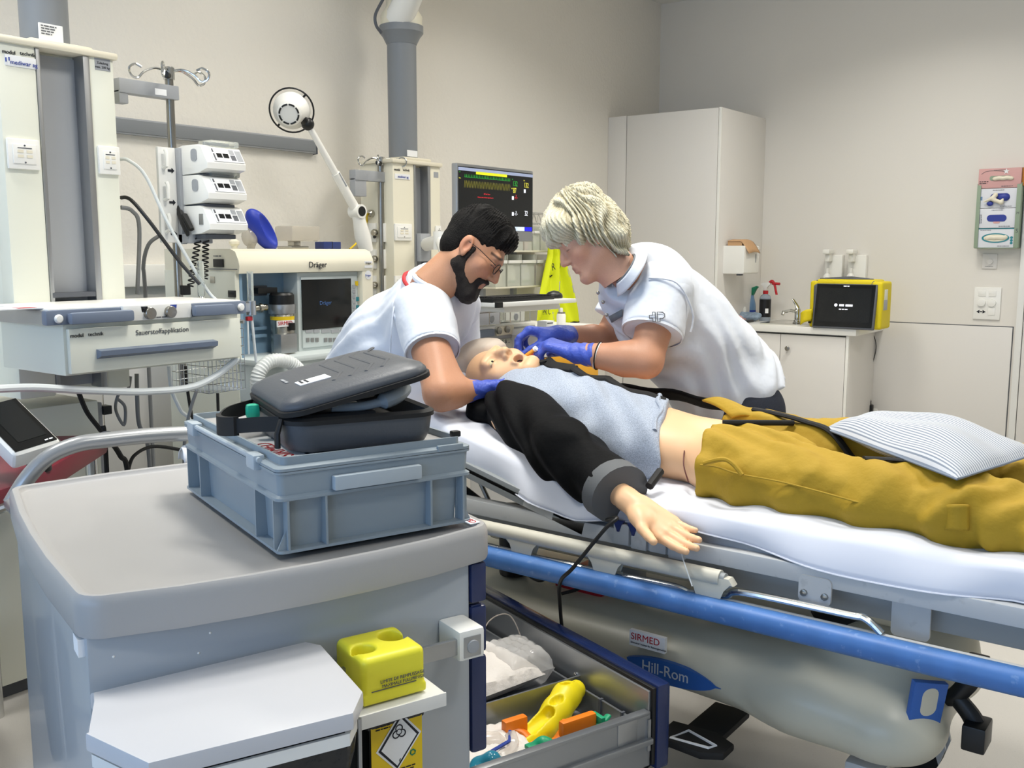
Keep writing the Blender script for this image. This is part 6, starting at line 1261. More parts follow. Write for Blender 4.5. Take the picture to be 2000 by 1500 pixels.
scribble(t, Mt @ V((w_-.014, .035, s_*.003)), -v, u, 1, .02, .006, 'paper')
b = MB(Mt); b.box(w_*.75, w_+.004, -.006, .03, min(bk, bk*.2), max(bk, bk*.2), .006); b.build('side_knob', 'black_plastic', t)
b = MB(); q = CAM+ray(75, 890)*2.52; b.cyl(q, V((q.x, q.y, .855)), .03); b.build('stand', 'black_plastic', t)
p = AZ_(6, 1430, .0); b = MB(FC); b.box(-.42, -.02, 1.3, 1.6, 0, .36, .05, seg=4); o = tag(b.build('black_bag', 'black_matt'), 'black bag standing on the floor behind the trolley', 'bag')
b = MB(FC); b.tube(crs([(-.33, 1.4, .34), (-.22, 1.4, .43), (-.1, 1.4, .34)], 6), .012, 8); b.build('bag_handle', 'rubber_black', o)
# ---------------------------------------------------------------- hospital stretcher (runs along X, near side at Y = BN)
mat('bed_cream', 'C9C6B8', .4); mat('bed_grey', 'BFC1C2', .4, wear=(30, '8E9092', .25)); mat('bed_grey_dark', '8F9496', .45); mat('bumper_blue', '4877B8', .45, noise=(20, .12), wear=(55, '7FA0CF', .5)); mat('hull', 'CCC8B5', .35)
mat('sheet', 'D9DDE8', .85, sheen=.2); mat('label_blue', '2F62B0', .4); mat('label_silver', 'C9D2DE', .35)
BN, BF = 2.08, 2.82; bx0, bx1 = -2.28, .02; zfr = .72; piv = -1.41; TA = .272
ST = thing('stretcher', 'hospital stretcher with a blue bumper rail and cream base, backrest raised', 'stretcher', ((bx0+bx1)/2, (BN+BF)/2, 0))
def part(name, m, fn, **k): b = MB(); fn(b); return b.build(name, m, ST, **k)
for y in (BN, BF-.04): part('frame_beam', 'bed_grey', lambda b: b.box(-1.9, bx1, y, y+.04, zfr-.042, zfr, .004))
part('frame_end', 'bed_grey', lambda b: b.box(bx1-.04, bx1, BN, BF, zfr-.042, zfr, .004))
for y in (BN+.09, BF-.13): part('lower_beam', 'bed_grey_dark', lambda b: b.box(-1.85, bx1-.02, y, y+.04, .60, .665, .004))
part('deck', 'bed_grey_dark', lambda b: b.box(piv-.05, bx1-.04, BN+.05, BF-.05, zfr-.025, zfr-.005))
# raised backrest
A, B = V((piv+.08, 0, zfr-.01)), V((bx0, 0, zfr-.005+(piv-bx0)*TA)); d = (B-A).normalized(); Ln = (B-A).length
for y in (BN-.0, BF-.03): part('backrest_beam', 'bed_grey_dark', lambda b: b.box(0, Ln, 0, .03, -.03, .012, .003, M=frame((A.x, y+.03, A.z), d, V((0, -1, 0)))))
part('backrest_panel', 'bed_grey_dark', lambda b: b.box(.02, Ln, 0, BF-BN, -.012, -.002, M=frame((A.x, BF, A.z), d, V((0, -1, 0)))))
for xx in (.1, .42): part('backrest_joint', 'bed_grey', lambda b: b.box(xx, xx+.1, -.001, .004, -.028, .008, .001, M=frame((A.x, BN+.003, A.z), d, V((0, -1, 0)))))
part('lift_strut', 'black_plastic', lambda b: b.tube([AY(870, 930, BN+.15), AY(1040, 1062, BN+.15)], .016, 10)); part('lift_strut', 'navy', lambda b: b.tube([AY(880, 950, BN+.25), AY(1020, 1056, BN+.25)], .013, 10))
part('gas_spring', 'steel_dull', lambda b: b.tube([AY(960, 990, BN+.3), AY(935, 935, BN+.3)], .008, 8)); part('actuator', 'black_plastic', lambda b: b.tube([AY(960, 1000, BN+.3), AY(1040, 1000, BN+.3)], .03, 12))
# hanging bracket plates with bolts
def plate(x0, x1, yt, yb, Y, nm='bracket_plate', bolts=True):
    p, q = AY(x0, yt, Y), AY(x1, yb, Y); z0 = AY((x0+x1)/2, yb, Y).z; b = MB(); b.prism(rrect(q.x-p.x, zfr-.02-z0, .012, 4, (p.x+q.x)/2, (zfr-.02+z0)/2), 0, .008, Matrix(((1, 0, 0, 0), (0, 0, 1, Y), (0, 1, 0, 0), (0, 0, 0, 1)))); o = b.build(nm, 'bed_grey', ST)
    if bolts:
        for f in (.18, .82): b = MB(); b.lathe([(.008, 0), (.008, .006), (.004, .007)], frame(V((p.x+(q.x-p.x)*f, Y, z0+.022)), UX, UZ), 8); b.build('bolt', 'steel_dull', o)
plate(1560, 1622, 1130, 1180, BN-.006); plate(1742, 1815, 1180, 1248, BN+.04, bolts=False)
# lowered side rail: cream tube on three arms, chrome bars, blue bumper
YT = BN-.05
tp = [AY(x, y, YT) for x, y in ((900, 1028), (1180, 1080), (1408, 1137))]; zt_ = tp[1].z
part('side_tube', 'bed_cream', lambda b: b.tube([(tp[0].x-.1, YT, zt_), (tp[2].x, YT, zt_)], .019, 16)); part('tube_end', 'bed_grey_dark', lambda b: b.cyl((tp[2].x, YT, zt_), (tp[2].x+.012, YT, zt_), .014))
YBm = BN-.075; zb1_, zb0_ = .622, .572
for x, y in ((1024, 1060), (1186, 1098), (1388, 1140)):
    p = AY(x, y, YT); w = .03
    def arm(b):
        prof = [(-.062, .0), (-.035, -.012), (-.024, -.04), (-.022, -.085), (.022, -.085), (.024, -.04), (.035, -.012), (.062, 0), (.05, .016), (-.05, .016)]
        b.prism([(p.x+a, zt_-.01+c) for a, c in prof], 0, .028, Matrix(((1, 0, 0, 0), (0, 0, 1, YT-.014), (0, 1, 0, 0), (0, 0, 0, 1))), .005)
    o = part('rail_arm', 'bed_cream', arm); b = MB(); b.lathe([(.013, 0), (.012, .003), (0, .0035)], frame((p.x, YT-.0145, zt_-.075), UX, UZ), 16); b.build('arm_cap', 'bed_cream', o)
for pts in (((930, 1061), (975, 1072), (1012, 1090)), ((1030, 1083), (1060, 1092), (1125, 1105), (1160, 1120)), ((1200, 1118), (1220, 1125), (1320, 1146), (1350, 1162)), ((1392, 1158), (1420, 1163), (1455, 1158), (1650, 1199), (1690, 1208), (1722, 1238))):
    part('chrome_bar', 'chrome', lambda b: b.tube(crs([AY(x, y, YT+.005) for x, y in pts], 6), .0085, 10))
def bump(b):
    pts = [(-1.85+.07*i, YBm+.012*sin(max(0, (i-20)/8)*1.2)) for i in range(30)]
    rings = []
    for i, (x, y) in enumerate(pts):
        k = 1 if i < 27 else (.9, .75, .4)[i-27]; c = (zb0_+zb1_)/2; h = (zb1_-zb0_)/2*k
        rings.append([(x, y+.024*k*cy_, c+h*cz_) for cy_, cz_ in ((1, -.7), (1, .7), (.6, 1), (-.5, 1), (-1, .55), (-1, -.55), (-.5, -1), (.6, -1))])
    b.loft(rings)
part('blue_bumper', 'bumper_blue', bump, smooth=50)
part('bumper_track', 'bed_grey', lambda b: b.box(-1.8, .1, YBm+.024, YBm+.036, zb0_+.01, zb1_-.002, .002))
part('wire_loop', 'bed_grey', lambda b: b.tube(crs([AY(x, y, YBm+.01) for x, y in ((1778, 1278), (1784, 1298), (1800, 1302), (1950, 1335), (1964, 1331), (1966, 1318))], 5), .006, 8))
# clamps on the near beam
for x0, x1, yc in ((1198, 1228, 1040), (1232, 1262, 1050), (1268, 1300, 1056), (1305, 1335, 1068)): p, q = AY(x0, yc, BN-.012), AY(x1, yc, BN-.012); part('beam_clamp', 'bed_grey', lambda b: b.box(p.x, q.x, BN-.012, BN+.01, p.z-.028, p.z+.025, .003))
for x, y in ((1210, 1024), (1239, 1032)): p = AY(x, y, BN-.005); part('wing_knob', 'navy', lambda b: b.prism([(-.018, .012), (.018, .012), (.008, 0), (.004, -.018), (-.004, -.018), (-.008, 0)], 0, .008, frame(p, UX, UZ), .002))
# underframe columns, base hull
for x in (-1.45, -.72): part('lift_column', 'bed_grey_dark', lambda b: (b.lathe([(.09, .38), (.085, .52), (.07, .53), (.07, .66)], Matrix.Translation((x, 2.45, 0)), 24)))
for x in (-.72,): part('column_bellows', 'rubber_black', lambda b: b.lathe([(.1+.012*(i % 2), .45+.02*i) for i in range(8)], Matrix.Translation((x, 2.4, 0)), 28))
part('cross_beam', 'hull', lambda b: b.tube([(-1.8, 2.3, .57), (-.55, 2.3, .57)], .03, 12)); part('cross_beam', 'bed_grey_dark', lambda b: b.box(-1.75, -.5, 2.5, 2.56, .54, .6, .006))
s = SDF((-2.25, 2.02, .1), (-.28, 2.92, .62), .012)
s.cap((-1.95, 2.45, .34), (-.75, 2.45, .34), .24, .24, 0, flat=((0, 0, 1), .42))
for y in (2.3, 2.6):
    s.cap((-1.95, y, .34), (-.8, y, .34), .11, .11, .05, flat=((0, 0, 1), .75))
    s.chain([(-1.0, y, .36), (-.78, y+(y-2.45)*.25, .35), (-.60, y+(y-2.45)*.3, .33)], [.1, .13, .14], .06, flat=((0, 0, 1), .72)); s.chain([(-1.95, y, .35), (-2.1, y+(y-2.45)*.3, .32)], [.12, .13], .06, flat=((0, 0, 1), .75))
s.chain([(-.62, 2.32, .4), (-.58, 2.45, .44), (-.62, 2.58, .4)], [.1, .12, .1], .08); s.ell((-.66, 2.45, .47), (.14, .2, .09), None, .06)
s.cap((-1.5, 2.45, .5), (-1.0, 2.45, .5), .14, .14, .05, 'sub', flat=((0, 0, 1), .45)); s.cap((-1.35, 2.13, .475), (-.80, 2.10, .5), .06, .075, .04, 'sub'); s.cap((-1.35, 2.77, .475), (-.80, 2.8, .5), .06, .075, .04, 'sub'); s.cap((-.98, 2.12, .27), (-.86, 2.12, .25), .03, .035, .03, 'sub'); s.cut((0, 0, .262), (0, 0, -1))
Hm = s.mesh(2); obj_from(Hm, 'base_hull', 'hull', ST)
def hit(P, x, y, r=10):
    d = P-np.array(CAM); dp = d @ np.array(FWD); u_ = 1000+FPX*(d @ np.array(RIGHT))/dp; v_ = 750-FPX*(d @ np.array(UP))/dp
    m = (np.abs(u_-x) < r) & (np.abs(v_-y) < r); return V(P[m][np.argmin(dp[m])]) if m.any() else AY(x, y, 2.2)
# casters
for x, y in ((-.63, 2.22), (-.63, 2.68), (-2.08, 2.22), (-2.08, 2.68)):
    b = MB(); b.cyl((x, y-.02, .075), (x, y+.02, .075), .075, 28); o = b.build('caster', 'rubber_black', ST)
    b = MB(); b.prism([(-.055, .03), (-.055, .16), (.0, .215), (.06, .2), (.085, .1), (.07, .05), (.05, .11), (-.02, .13)], -.034, -.024, frame((x, y, 0), UX, UZ)); b.prism([(-.055, .03), (-.055, .16), (.0, .215), (.06, .2), (.085, .1), (.07, .05), (.05, .11), (-.02, .13)], .024, .034, frame((x, y, 0), UX, UZ)); b.box(x-.04, x+.05, y-.03, y+.03, .155, .23, .01); b.build('caster_fork', 'bed_grey', o)
# pedals
p = AY(1350, 1390, 2.1); z = .2
part('foot_pedal', 'rubber_black', lambda b: b.prism([(-.09, -.05), (.04, -.06), (.09, -.03), (.09, .03), (.03, .06), (-.09, .05)], 0, .02, Matrix.Translation((p.x, 2.13, z-.02)), .006)); part('pedal_icon', 'paper', lambda b: b.tube([(p.x-.05, 2.09, z+.001), (p.x+.05, 2.10, z+.001), (p.x+.06, 2.12, z+.001), (p.x-.03, 2.15, z+.001)], .004, 5, closed=True)); part('pedal_arm', 'rubber_black', lambda b: b.box(p.x-.05, p.x+.05, 2.15, 2.35, z-.02, z-.002, .004))
b = MB(); YPd = 2.3
for pts, r in ((((1826, 1363), (1860, 1362), (1890, 1335), (1907, 1310)), [.012, .02, .022, .02]), (((1868, 1362), (1895, 1395), (1912, 1428)), [.02, .022, .024])):
    P_ = crs([AY(x, y, YPd) for x, y in pts], 5); n_ = len(P_); b.tube(P_, [np.interp(i/(n_-1), np.linspace(0, 1, len(r)), r) for i in range(n_)], 10, flat=((0, 1, 0), .8))
b.build('brake_pedal', 'black_plastic', ST)
q = AY(1905, 1428, YPd); part('pedal_pad', 'black_plastic', lambda b: b.box(q.x-.02, q.x+.03, YPd-.05, YPd+.03, q.z-.03, q.z+.03, .006)); q2 = AY(1905, 1308, YPd); part('pedal_pad', 'black_plastic', lambda b: b.box(q2.x-.02, q2.x+.025, YPd-.05, YPd+.03, q2.z-.02, q2.z+.03, .006))
# labels on the base hull (the near flank stands at about Y = 2.19)
YL = 2.160
def flank(x0, y0, x1, y1, m, nm, poly=None):
    l, r, z0, z1 = ey(YL, x0, y0, x1, y1); return l, r, z0, z1
A, B, Cl = AY(1230, 1229, YL), AY(1321, 1252, YL), AY(1228, 1250, YL); b = MB(); w, h = .105, .042; Ml = frame(V((A.x, YL, A.z-h)), V((1, 0, -.0)), UZ); b.box(0, w, 0, h, -.012, .001, M=Ml); lb = b.build('owner_label', 'paper', ST)
text(lb, 'SIRMED', Ml @ V((.004, .018, .0014)), UX, UZ, .026, 'ink_red'); text(lb, 'Schweizer Institut für Rettungsmedizin', Ml @ V((.004, .007, .0014)), UX, UZ, .0068, 'ink')
c0, c1 = AY(1224, 1275, YL), AY(1408, 1345, YL); zc_ = c0.z-.022; ww = c1.x-c0.x
Me = frame(V((c0.x, YL, zc_)), V((1, 0, -.012)), UZ); po = [(ww*t_, .030*(sin(pi*min(1, t_*1.0+.05))**.6)) for t_ in np.linspace(0, 1, 20)]; po2 = [(ww*t_, -.032*(sin(pi*min(1, t_*1.0+.05))**.6)) for t_ in np.linspace(1, 0, 20)]
b = MB(); b.prism(po+po2[1:-1], -.012, .001, Me); lb = b.build('maker_label', 'label_blue', ST, smooth=None)
text(lb, 'Hill-Rom', Me @ V((ww*.17, -.012, .0014)), UX, UZ, .042, 'label_silver', bold=.008, sx=.9); text(lb, 'Transtar', Me @ V((ww*.12, -.022, .0014)), UX, UZ, .012, 'label_silver')
p0, p1 = AX(1800, 1340, -.475), AX(1800, 1425, -.475)
Mq = frame(hit(Hm[0], 1800, 1372)+V((.02, -.012, 0)), V((.66, .75, 0)), V((.12, -.1, 1))); b = MB(); b.prism([(-.04, .075), (.045, .06), (.04, -.05), (.015, -.075), (-.04, -.035)], -.014, .001, Mq, .001); lb = b.build('end_label', 'label_blue', ST); text(lb, 'Hill-Rom', Mq @ V((-.032, -.04, .0018)), V((.6, .8, .2)), UZ, .02, 'label_silver'); b = MB(); b.prism(rrect(.04, .07, .018, 4, .003, .02), 0, .0016, Mq); b.build('end_window', 'hull', lb)
# oxygen bottle, cables and pouch lying on the base
b = MB(); p = AY(994, 1122, 2.28); b.lathe([(.04, 0), (.042, .006), (.042, .11), (.03, .13), (.018, .135)], Matrix.Translation((p.x, 2.3, .44)), 20); o = tag(b.build('reservoir_bottle', 'black_plastic'), 'black bottle with a white label on the stretcher base', 'bottle'); b = MB(); b.box(p.x-.02, p.x+.015, 2.256, 2.26, .46, .5); b.build('bottle_label', 'paper', o)
b = MB(); b.box(p.x+.15, p.x+.32, 2.3, 2.5, .42, .47, .02); tag(b.build('red_pouch', 'red'), 'red pouch tucked under the blue bumper on the stretcher base', 'pouch')
cable([V((p.x+.05, 2.3, .45)), V((p.x+.14, 2.25, .46)), V((p.x+.2, 2.26, .5)), V((p.x+.26, 2.28, .46)), V((p.x+.22, 2.24, .44))], .005, 'cable_black', 'tangled_cable', 'tangle of black cable on the stretcher base')
# ---------------------------------------------------------------- mattress and sheet
zm = zfr+.075
def surf(x): return zm+max(0, piv+.04-x)*TA
mt_ = thing('mattress', 'thin stretcher mattress under the white sheet', 'mattress', (-1.1, 2.45, zfr))
b = MB(); xs = [bx0+.03, piv-.2, piv, piv+.1, -.8, bx1-.02]; b.loft([[(x, BN+.03, surf(x)-.075), (x, BF-.03, surf(x)-.075), (x, BF-.03, surf(x)-.008), (x, BN+.03, surf(x)-.008)] for x in xs]); b.build('mattress_core', 'grey_mid', mt_)
NX, NY = 150, 60
def sheetp(u, v):
    x = bx0+.015+(bx1-bx0-.02)*u; y_ = v*1.0
    z = surf(x); L0 = .09; tot = L0+(BF-BN)+.06
    s_ = v*tot
    wr = .007*sin(x*9+2*sin(v*5))+.005*sin(x*23+v*12)+.004*sin(x*37-v*17+2*sin(x*6))
    if s_ < L0:                                   # near drape
        f = s_/L0; dr = .078+.022*sin(x*2.1+.6)+.014*sin(x*7.3); return V((x, BN+.004+.022*f**2+.014*(1-f)*sin(x*11+1.5*sin(x*3))+.007*(1-f)*sin(x*29+2*sin(x*5)), z-.004-dr*(1-f)**1.0+.004*sin(x*17)*f))
    s2 = s_-L0
    if s2 < BF-BN-.03: 
        e = min(1, s2/.04); return V((x, BN+.026+s2, z-.004*(1-e)+wr*(.25+.75*min(1, s2/.1))*.8+.004))
    f = (s2-(BF-BN-.03))/.09; return V((x, BF-.004, z-.08*f))
b = MB(); b.grid(sheetp, NX, NY); o = b.build('bed_sheet', 'sheet', smooth=80, solid=.002); tag(o, 'white wrinkled bed sheet covering the stretcher', 'sheet')
b = MB(); b.tube([sheetp(i/60, 0)+V((0, -.001, 0)) for i in range(61)], .0022, 5); b.build('sheet_hem', 'sheet', o)
# ---------------------------------------------------------------- figures: heads and hands
mat('skin_light', 'D9A98C', .5, sss=.08, attr=True, noise=(300, .05), bump=(500, .03)); mat('skin_tan', 'B58466', .5, sss=.08, attr=True, noise=(300, .06), bump=(500, .03)); mat('mannequin', 'E3B893', .42, attr=True, bump=(400, .02))
mat('hair_black', '0C0A09', .6, spec=.2, bump=(350, .6)); mat('hair_blonde', 'D6C9A0', .6, spec=.3, attr=True, bump=(260, .5)); mat('beard', '1D1511', .7, bump=(500, .9)); mat('glove_nitrile', '4258B8', .45, bump=(120, .25)); mat('shirt_white', 'D3D8E0', .85, bump=(10, 1.0, 3)); mat('shirt_grey', '6E7276', .8); mat('jeans', '1C2230', .85, noise=(200, .3)); mat('trouser_white', 'DCE0E6', .85)
mat('eye_white', 'E6E0D8', .2); mat('iris_dark', '2A1B12', .2); mat('eye_mann', 'E8D9A8', .2); mat('tee_grey', 'AEB8C8', .9, noise=(380, .35), bump=(500, .15)); mat('jacket_black', '08090B', .75, spec=.15, bump=(60, .15)); mat('jacket_grey', '5A5D60', .7); mat('pants_yellow', 'A3841A', .75, bump=(45, .25)); mat('mouth_dark', '5A2A24', .5); mat('shoe_white', 'D8D8D8', .5); mat('veil', 'D8C9B8', .5, alpha=.82); mat('tube_orange', 'E09A2E', .4); mat('bead', 'D9C9B4', .5)
stripes('pillow_stripe', 'C2C5CA', '7C8694', 44, 1, .42)
LC = lambda h: np.array(lin(h))
def head_sdf(vox=.0025, mouth=0, nose=1.0, jaw=1.0, neck=.16, lids=1):
    s = SDF((-.11, -.13, -.03-neck), (.11, .14, .14), vox)
    s.ell((0, -.012, .035), (.074, .094, .085), None, 0)
    s.ell((0, .022, -.03), (.062*jaw, .07, .08), None, .03)
    for q in (-1, 1):
        s.cap((q*.05*jaw, -.008, -.055), (q*.016, .066, -.098), .02, .017, .03); s.ell((q*.04, .056, -.022), (.024, .02, .022), None, .025)
    s.cap((-.012, .07, -.1), (.012, .07, -.1), .0165, None, .02)
    s.cap((-.034, .078, .026), (.034, .078, .026), .012, None, .018)
    for q in (-1, 1): s.ell((q*.032, .099, .006), (.018, .013, .012), None, .012, 'sub')
    s.chain([(0, .086, .02), (0, .1, -.01), (0, .107*nose+.002, -.026)], [.0075, .009, .0115], .012)
    for q in (-1, 1): s.ell((q*.011, .097, -.031), (.0085, .0105, .0075), None, .007); s.ell((q*.0065, .104, -.0375), (.0036, .006, .004), None, .002, 'sub')
    for q in (-1, 1): s.ell((q*.032, .0765, .004), (.0138, .0125, .0122), None, .003)
    s.cap((-.017, .086, -.057), (.017, .086, -.057), .0065, None, .008); s.cap((0, .09, -.056), (0, .09, -.056), .006, None, .008); s.cap((-.014, .085, -.069), (.014, .085, -.069), .0072, None, .008)
    if mouth: s.ell((0, .09, -.064), (.016, .035, .012), None, .004, 'sub')
    else: s.cap((-.021, .095, -.0625), (.021, .095, -.0625), .0022, None, .003, 'sub')
    s.cap((-.016, .09, -.083), (.016, .09, -.083), .004, None, .012, 'sub')
    for q in (-1, 1):
        s.ell((q*.078, -.012, -.004), (.008, .019, .031), basis((1, 0, 0), (0, 1, .2)), .006); s.ell((q*.086, -.006, -.004), (.007, .010, .018), None, .004, 'sub'); s.ell((q*.079, -.002, -.03), (.006, .008, .01), None, .004)
    s.cap((0, -.022, -.04), (0, -.038, -.03-neck), .052, .056, .03); s.cap((0, .0, -.07), (0, -.01, -.03-neck), .045, .05, .03)
    return s
def place(P, M): A = np.array(M); return P @ A[:3, :3].T+A[:3, 3]
def head_col(base, lip, P, brow=None, flush=None):
    c = np.tile(LC(base), (len(P), 1)); x, y, z = P.T
    def blend(m, col, k): c[:] = c*(1-(m*k)[:, None])+LC(col)*(m*k)[:, None]
    g = lambda cx, cy, cz, r: np.exp(-(((x-cx)**2+(y-cy)**2+(z-cz)**2)/r**2))
    m = np.clip(1-np.abs(z+.0625)/.0125, 0, 1)*np.clip(1-np.abs(x)/.024, 0, 1)*(y > .078); blend(np.clip(m*2, 0, 1), lip, .75)
    if flush: [blend(g(q*.045, .06, -.03, .03), flush, .35) for q in (-1, 1)]; blend(g(0, .108, -.026, .015), flush, .4); [blend(g(q*.08, -.012, -.004, .03), flush, .5) for q in (-1, 1)]
    if brow: [blend(np.clip(1-((z-(.031-.25*(np.abs(x)-.034)**1))/.0055)**2, 0, 1)*(np.abs(x) > .013)*(np.abs(x) < .054)*(y > .055)*(x*q > 0), brow, .9) for q in (-1, 1)]
    [blend(np.clip(1-((z+.0005)/.0018)**2, 0, 1)*(np.abs(np.abs(x)-.032) < .013)*(y > .076), '2A1A14', .75) for q in (1,)]
    return c
def head_matrix(c, face, crown, sc=1.0):
    f = V(face).normalized(); u = V(crown); u = (u-f*u.dot(f)).normalized(); r = f.cross(u)
    M = Matrix((r, f, u)).transposed().to_4x4() @ Matrix.Scale(sc, 4); M.translation = V(c); return M
def hand(s, W, d, n, ts, curl=.5, sc=1.0, spread=.05, thumb=(.75, .55, .35), curls=None, k=.006, tb=None, grow=0):
    """five-fingered hand: W wrist, d towards the fingers, n palm normal, ts = +1/-1 thumb side along d x n"""
    W = V(W); d = V(d).normalized(); n = V(n); n = (n-d*n.dot(d)).normalized(); x = d.cross(n)*ts
    g = grow; L = [(.072, .026), (.080, .009), (.074, -.009), (.058, -.026)]; kn = []
    for i, (fl, off) in enumerate(L):
        K = W+d*(.092-.004*abs(i-1)**1.5)*sc+x*off*sc-n*(.004+.002*abs(i-1.2))*sc
        kn.append(K); s.cap(W+x*off*.55*sc+d*.008*sc, K, .0155*sc+g, .0118*sc+g, .012*sc, flat=(tuple(n), .8) if False else None)
    s.cap(W-d*.03*sc, W+d*.02*sc, .025*sc+g, .023*sc+g, .015, flat=(tuple(n), .72))
    s.ell(W+d*.032*sc+x*.022*sc+n*.008*sc, (.022*sc, .03*sc, .016*sc), np.stack([x, d, n], 1), .012)
    for i, K in enumerate(kn):
        fl = L[i][0]*sc; c = (curls[i] if curls else (curl, curl*1.1, curl*.8)); p = K; a = 0
        side = x*(1.5-i)*spread
        for j, fr in enumerate((.5, .29, .24)):
            a += c[j]; q = p+((d+side).normalized()*cos(a)+n*sin(a))*fl*fr*1.02
            s.cap(p, q, (.0098-.0009*j-(.0012 if i == 3 else 0))*sc+g, (.009-.0009*j-(.0012 if i == 3 else 0))*sc+g, k*.5 if j else k); p = q
    t0, t1, t2 = thumb; B = W+d*.022*sc+x*.02*sc+n*.006*sc; dd = (x*t0+d*t1+n*t2).normalized(); p1 = B+dd*.042*sc
    dd2 = (dd*.7+d*.45+n*.2).normalized() if tb is None else V(tb).normalized(); p2 = p1+dd2*.033*sc; p3 = p2+(dd2+n*.1).normalized()*.024*sc
    s.cap(B, p1, .0155*sc+g, .0118*sc+g, .012); s.cap(p1, p2, .0112*sc+g, .0102*sc+g, .004); s.cap(p2, p3, .0102*sc+g, .008*sc+g, .003)
    return s
def bb(pts, m): A = np.array([tuple(p) for p in pts]); return A.min(0)-m, A.max(0)+m
def const(h): return lambda P: np.tile(LC(h), (len(P), 1))

# ---------------------------------------------------------------- patient mannequin on the stretcher
YPm = 2.45
MQ = thing('mannequin', 'training mannequin lying on its back with jacket, cut grey shirt and yellow trousers', 'mannequin', (-1.2, YPm, zm))
hc = AY(984, 741, 2.42); up_ = V((-.93, .02, -.16)); fc_ = V((.16, -.5, .85))
MH = head_matrix(hc, fc_, up_, 1.1); Ph, Qh = head_sdf(.0028, mouth=1, neck=.1).mesh(1)
hcol = head_col('E6B98F', 'C98A74', Ph); Phw = place(Ph, MH)
sh = lambda x: surf(x)
bs = SDF((-2.0, 1.95, .6), (.08, 2.95, 1.16), .007)
nk = MH @ V((0, -.035, -.12)); c1 = V((-1.72, YPm, .962)); c2 = V((-1.55, YPm, .917)); c3 = V((-1.36, YPm, .878)); pel = V((-1.13, YPm, .862))
bs.cap(nk, V((-1.76, YPm, .965)), .055, .07, .03); bs.chain([c1, c2, c3, pel], [.14, .155, .14, .15], .06, flat=((0.2, 0, 1), .62))
for q in (-1, 1): bs.cap(c1+V((0, q*.1, 0)), c1+V((.02, q*.19, -.02)), .075, .065, .04); bs.ell(c2+V((-.02, q*.075, .055)), (.09, .075, .035), None, .04)
for q, ky, ey_ in ((-1, 2.30, 2.29), (1, 2.64, 2.7)): bs.chain([pel+V((.06, q*.1, -.01)), V((-.66, ky, .865)), V((-.33, ey_, .86)), V((-.16, ey_, .85)), V((0., ey_, .845))], [.085, .055, .046, .04, .035], .04)
shR = c1+V((.03, -.2, -.02)); elR = V((-1.44, 2.17, .86)); wrR = AY(1238, 985, 2.06)
bs.chain([shR, elR, wrR+(elR-wrR)*.25], [.055, .042, .034], .03)
shL = c1+V((.03, .2, -.02)); bs.chain([shL, V((-1.5, 2.74, .84)), V((-1.28, 2.76, .82))], [.055, .042, .036], .03)
hs = SDF(*bb([wrR+(elR-wrR)*.35, AY(1390, 1100, 2.0), wrR], .06), .0028)
tip = AY(1355, 1066, 2.03); hd_ = (tip-wrR).normalized(); hn = V((.1, -.5, .86))
hs.chain([wrR+(elR-wrR)*.35, wrR], [.034, .027], .01); hand(hs, wrR+hd_*.01, hd_, hn, 1, .16, 1.17, .012, (.5, .75, .12), curls=[(.12, .15, .12), (.1, .18, .15), (.12, .2, .16), (.14, .2, .16)])
PQ = [(Phw, Qh), bs.mesh(2), hs.mesh(1)]
ncol = len(Ph)
o = obj_from(PQ, 'body', 'mannequin', MQ, col=lambda P: np.concatenate([hcol, np.tile(LC('E6B98F'), (len(P)-ncol, 1))]))
for q in (-1, 1):
    b = MB(MH); b.ball((q*.032, .0785, .004), (.0125, .0122, .0085), 8); e = b.build('eye', 'eye_mann', MQ); b = MB(MH); b.ball((q*.032, .0885, .002), (.004, .003, .004), 6); b.build('pupil', 'iris_dark', e)
b = MB(MH); b.ball((0, .066, -.066), (.014, .01, .010), 8); b.build('tongue', 'mouth_dark', MQ)
# trousers
ts_ = SDF((-1.22, 1.98, .7), (.02, 2.98, 1.06), .008)
wb = V((-1.08, YPm, .858))
ts_.cap(wb+V((-.0, -.05, -.004)), wb+V((0, .05, -.004)), .15, None, .02, flat=((0, 0, 1), .66)); ts_.cap(wb+V((.1, -.06, 0)), wb+V((.1, .06, 0)), .15, None, .03, flat=((0, 0, 1), .62))
ts_.chain([pel+V((.05, -.1, -.01)), V((-.85, 2.30, .85)), V((-.62, 2.28, .852)), V((-.45, 2.27, .85)), V((-.27, 2.27, .85))], [.125, .112, .104, .098, .09], .04, flat=((0, 0, 1), .8))
ts_.chain([pel+V((.05, .1, 0)), V((-.85, 2.62, .862)), V((-.62, 2.68, .858)), V((-.2, 2.74, .855))], [.13, .116, .105, .09], .04, flat=((0, 0, 1), .85))
ts_.cut((-1.10, 2.25, .85), (-1, -.25, .1)); ts_.cut((-.315, 0, .85), (1, 0, .15))
ts_.cap((-1.2, 2.48, .97), (-.82, 2.48, .955), .055, .025, .015, 'sub'); ts_.cap((-.82, 2.48, .95), (-.62, 2.46, .94), .03, .02, .02, 'sub')
def folds(X, Y, Z):
    g = np.clip((X+1.15)/.1, 0, 1); return (.007*np.sin(38*X+9*np.sin(9*Y+4*Z)+14*Y)*g+.008*wob(X, Y, Z, 30, 5)+.004*np.abs(wob(X, Y, Z, 55, 7))+.006*np.sin(70*X-22*Z+6*np.sin(13*Y))*np.clip((X+.62)/.2, 0, 1)).astype(np.float32)
ts_.warp(folds); Pp, Qp = ts_.mesh(1); obj_from((Pp, Qp), 'trousers', 'pants_yellow', MQ)
def ontop(x, y, P=Pp, r=.02):
    m = (np.abs(P[:, 0]-x) < r) & (np.abs(P[:, 1]-y) < r); return V((x, y, P[m][:, 2].max() if m.any() else .88))
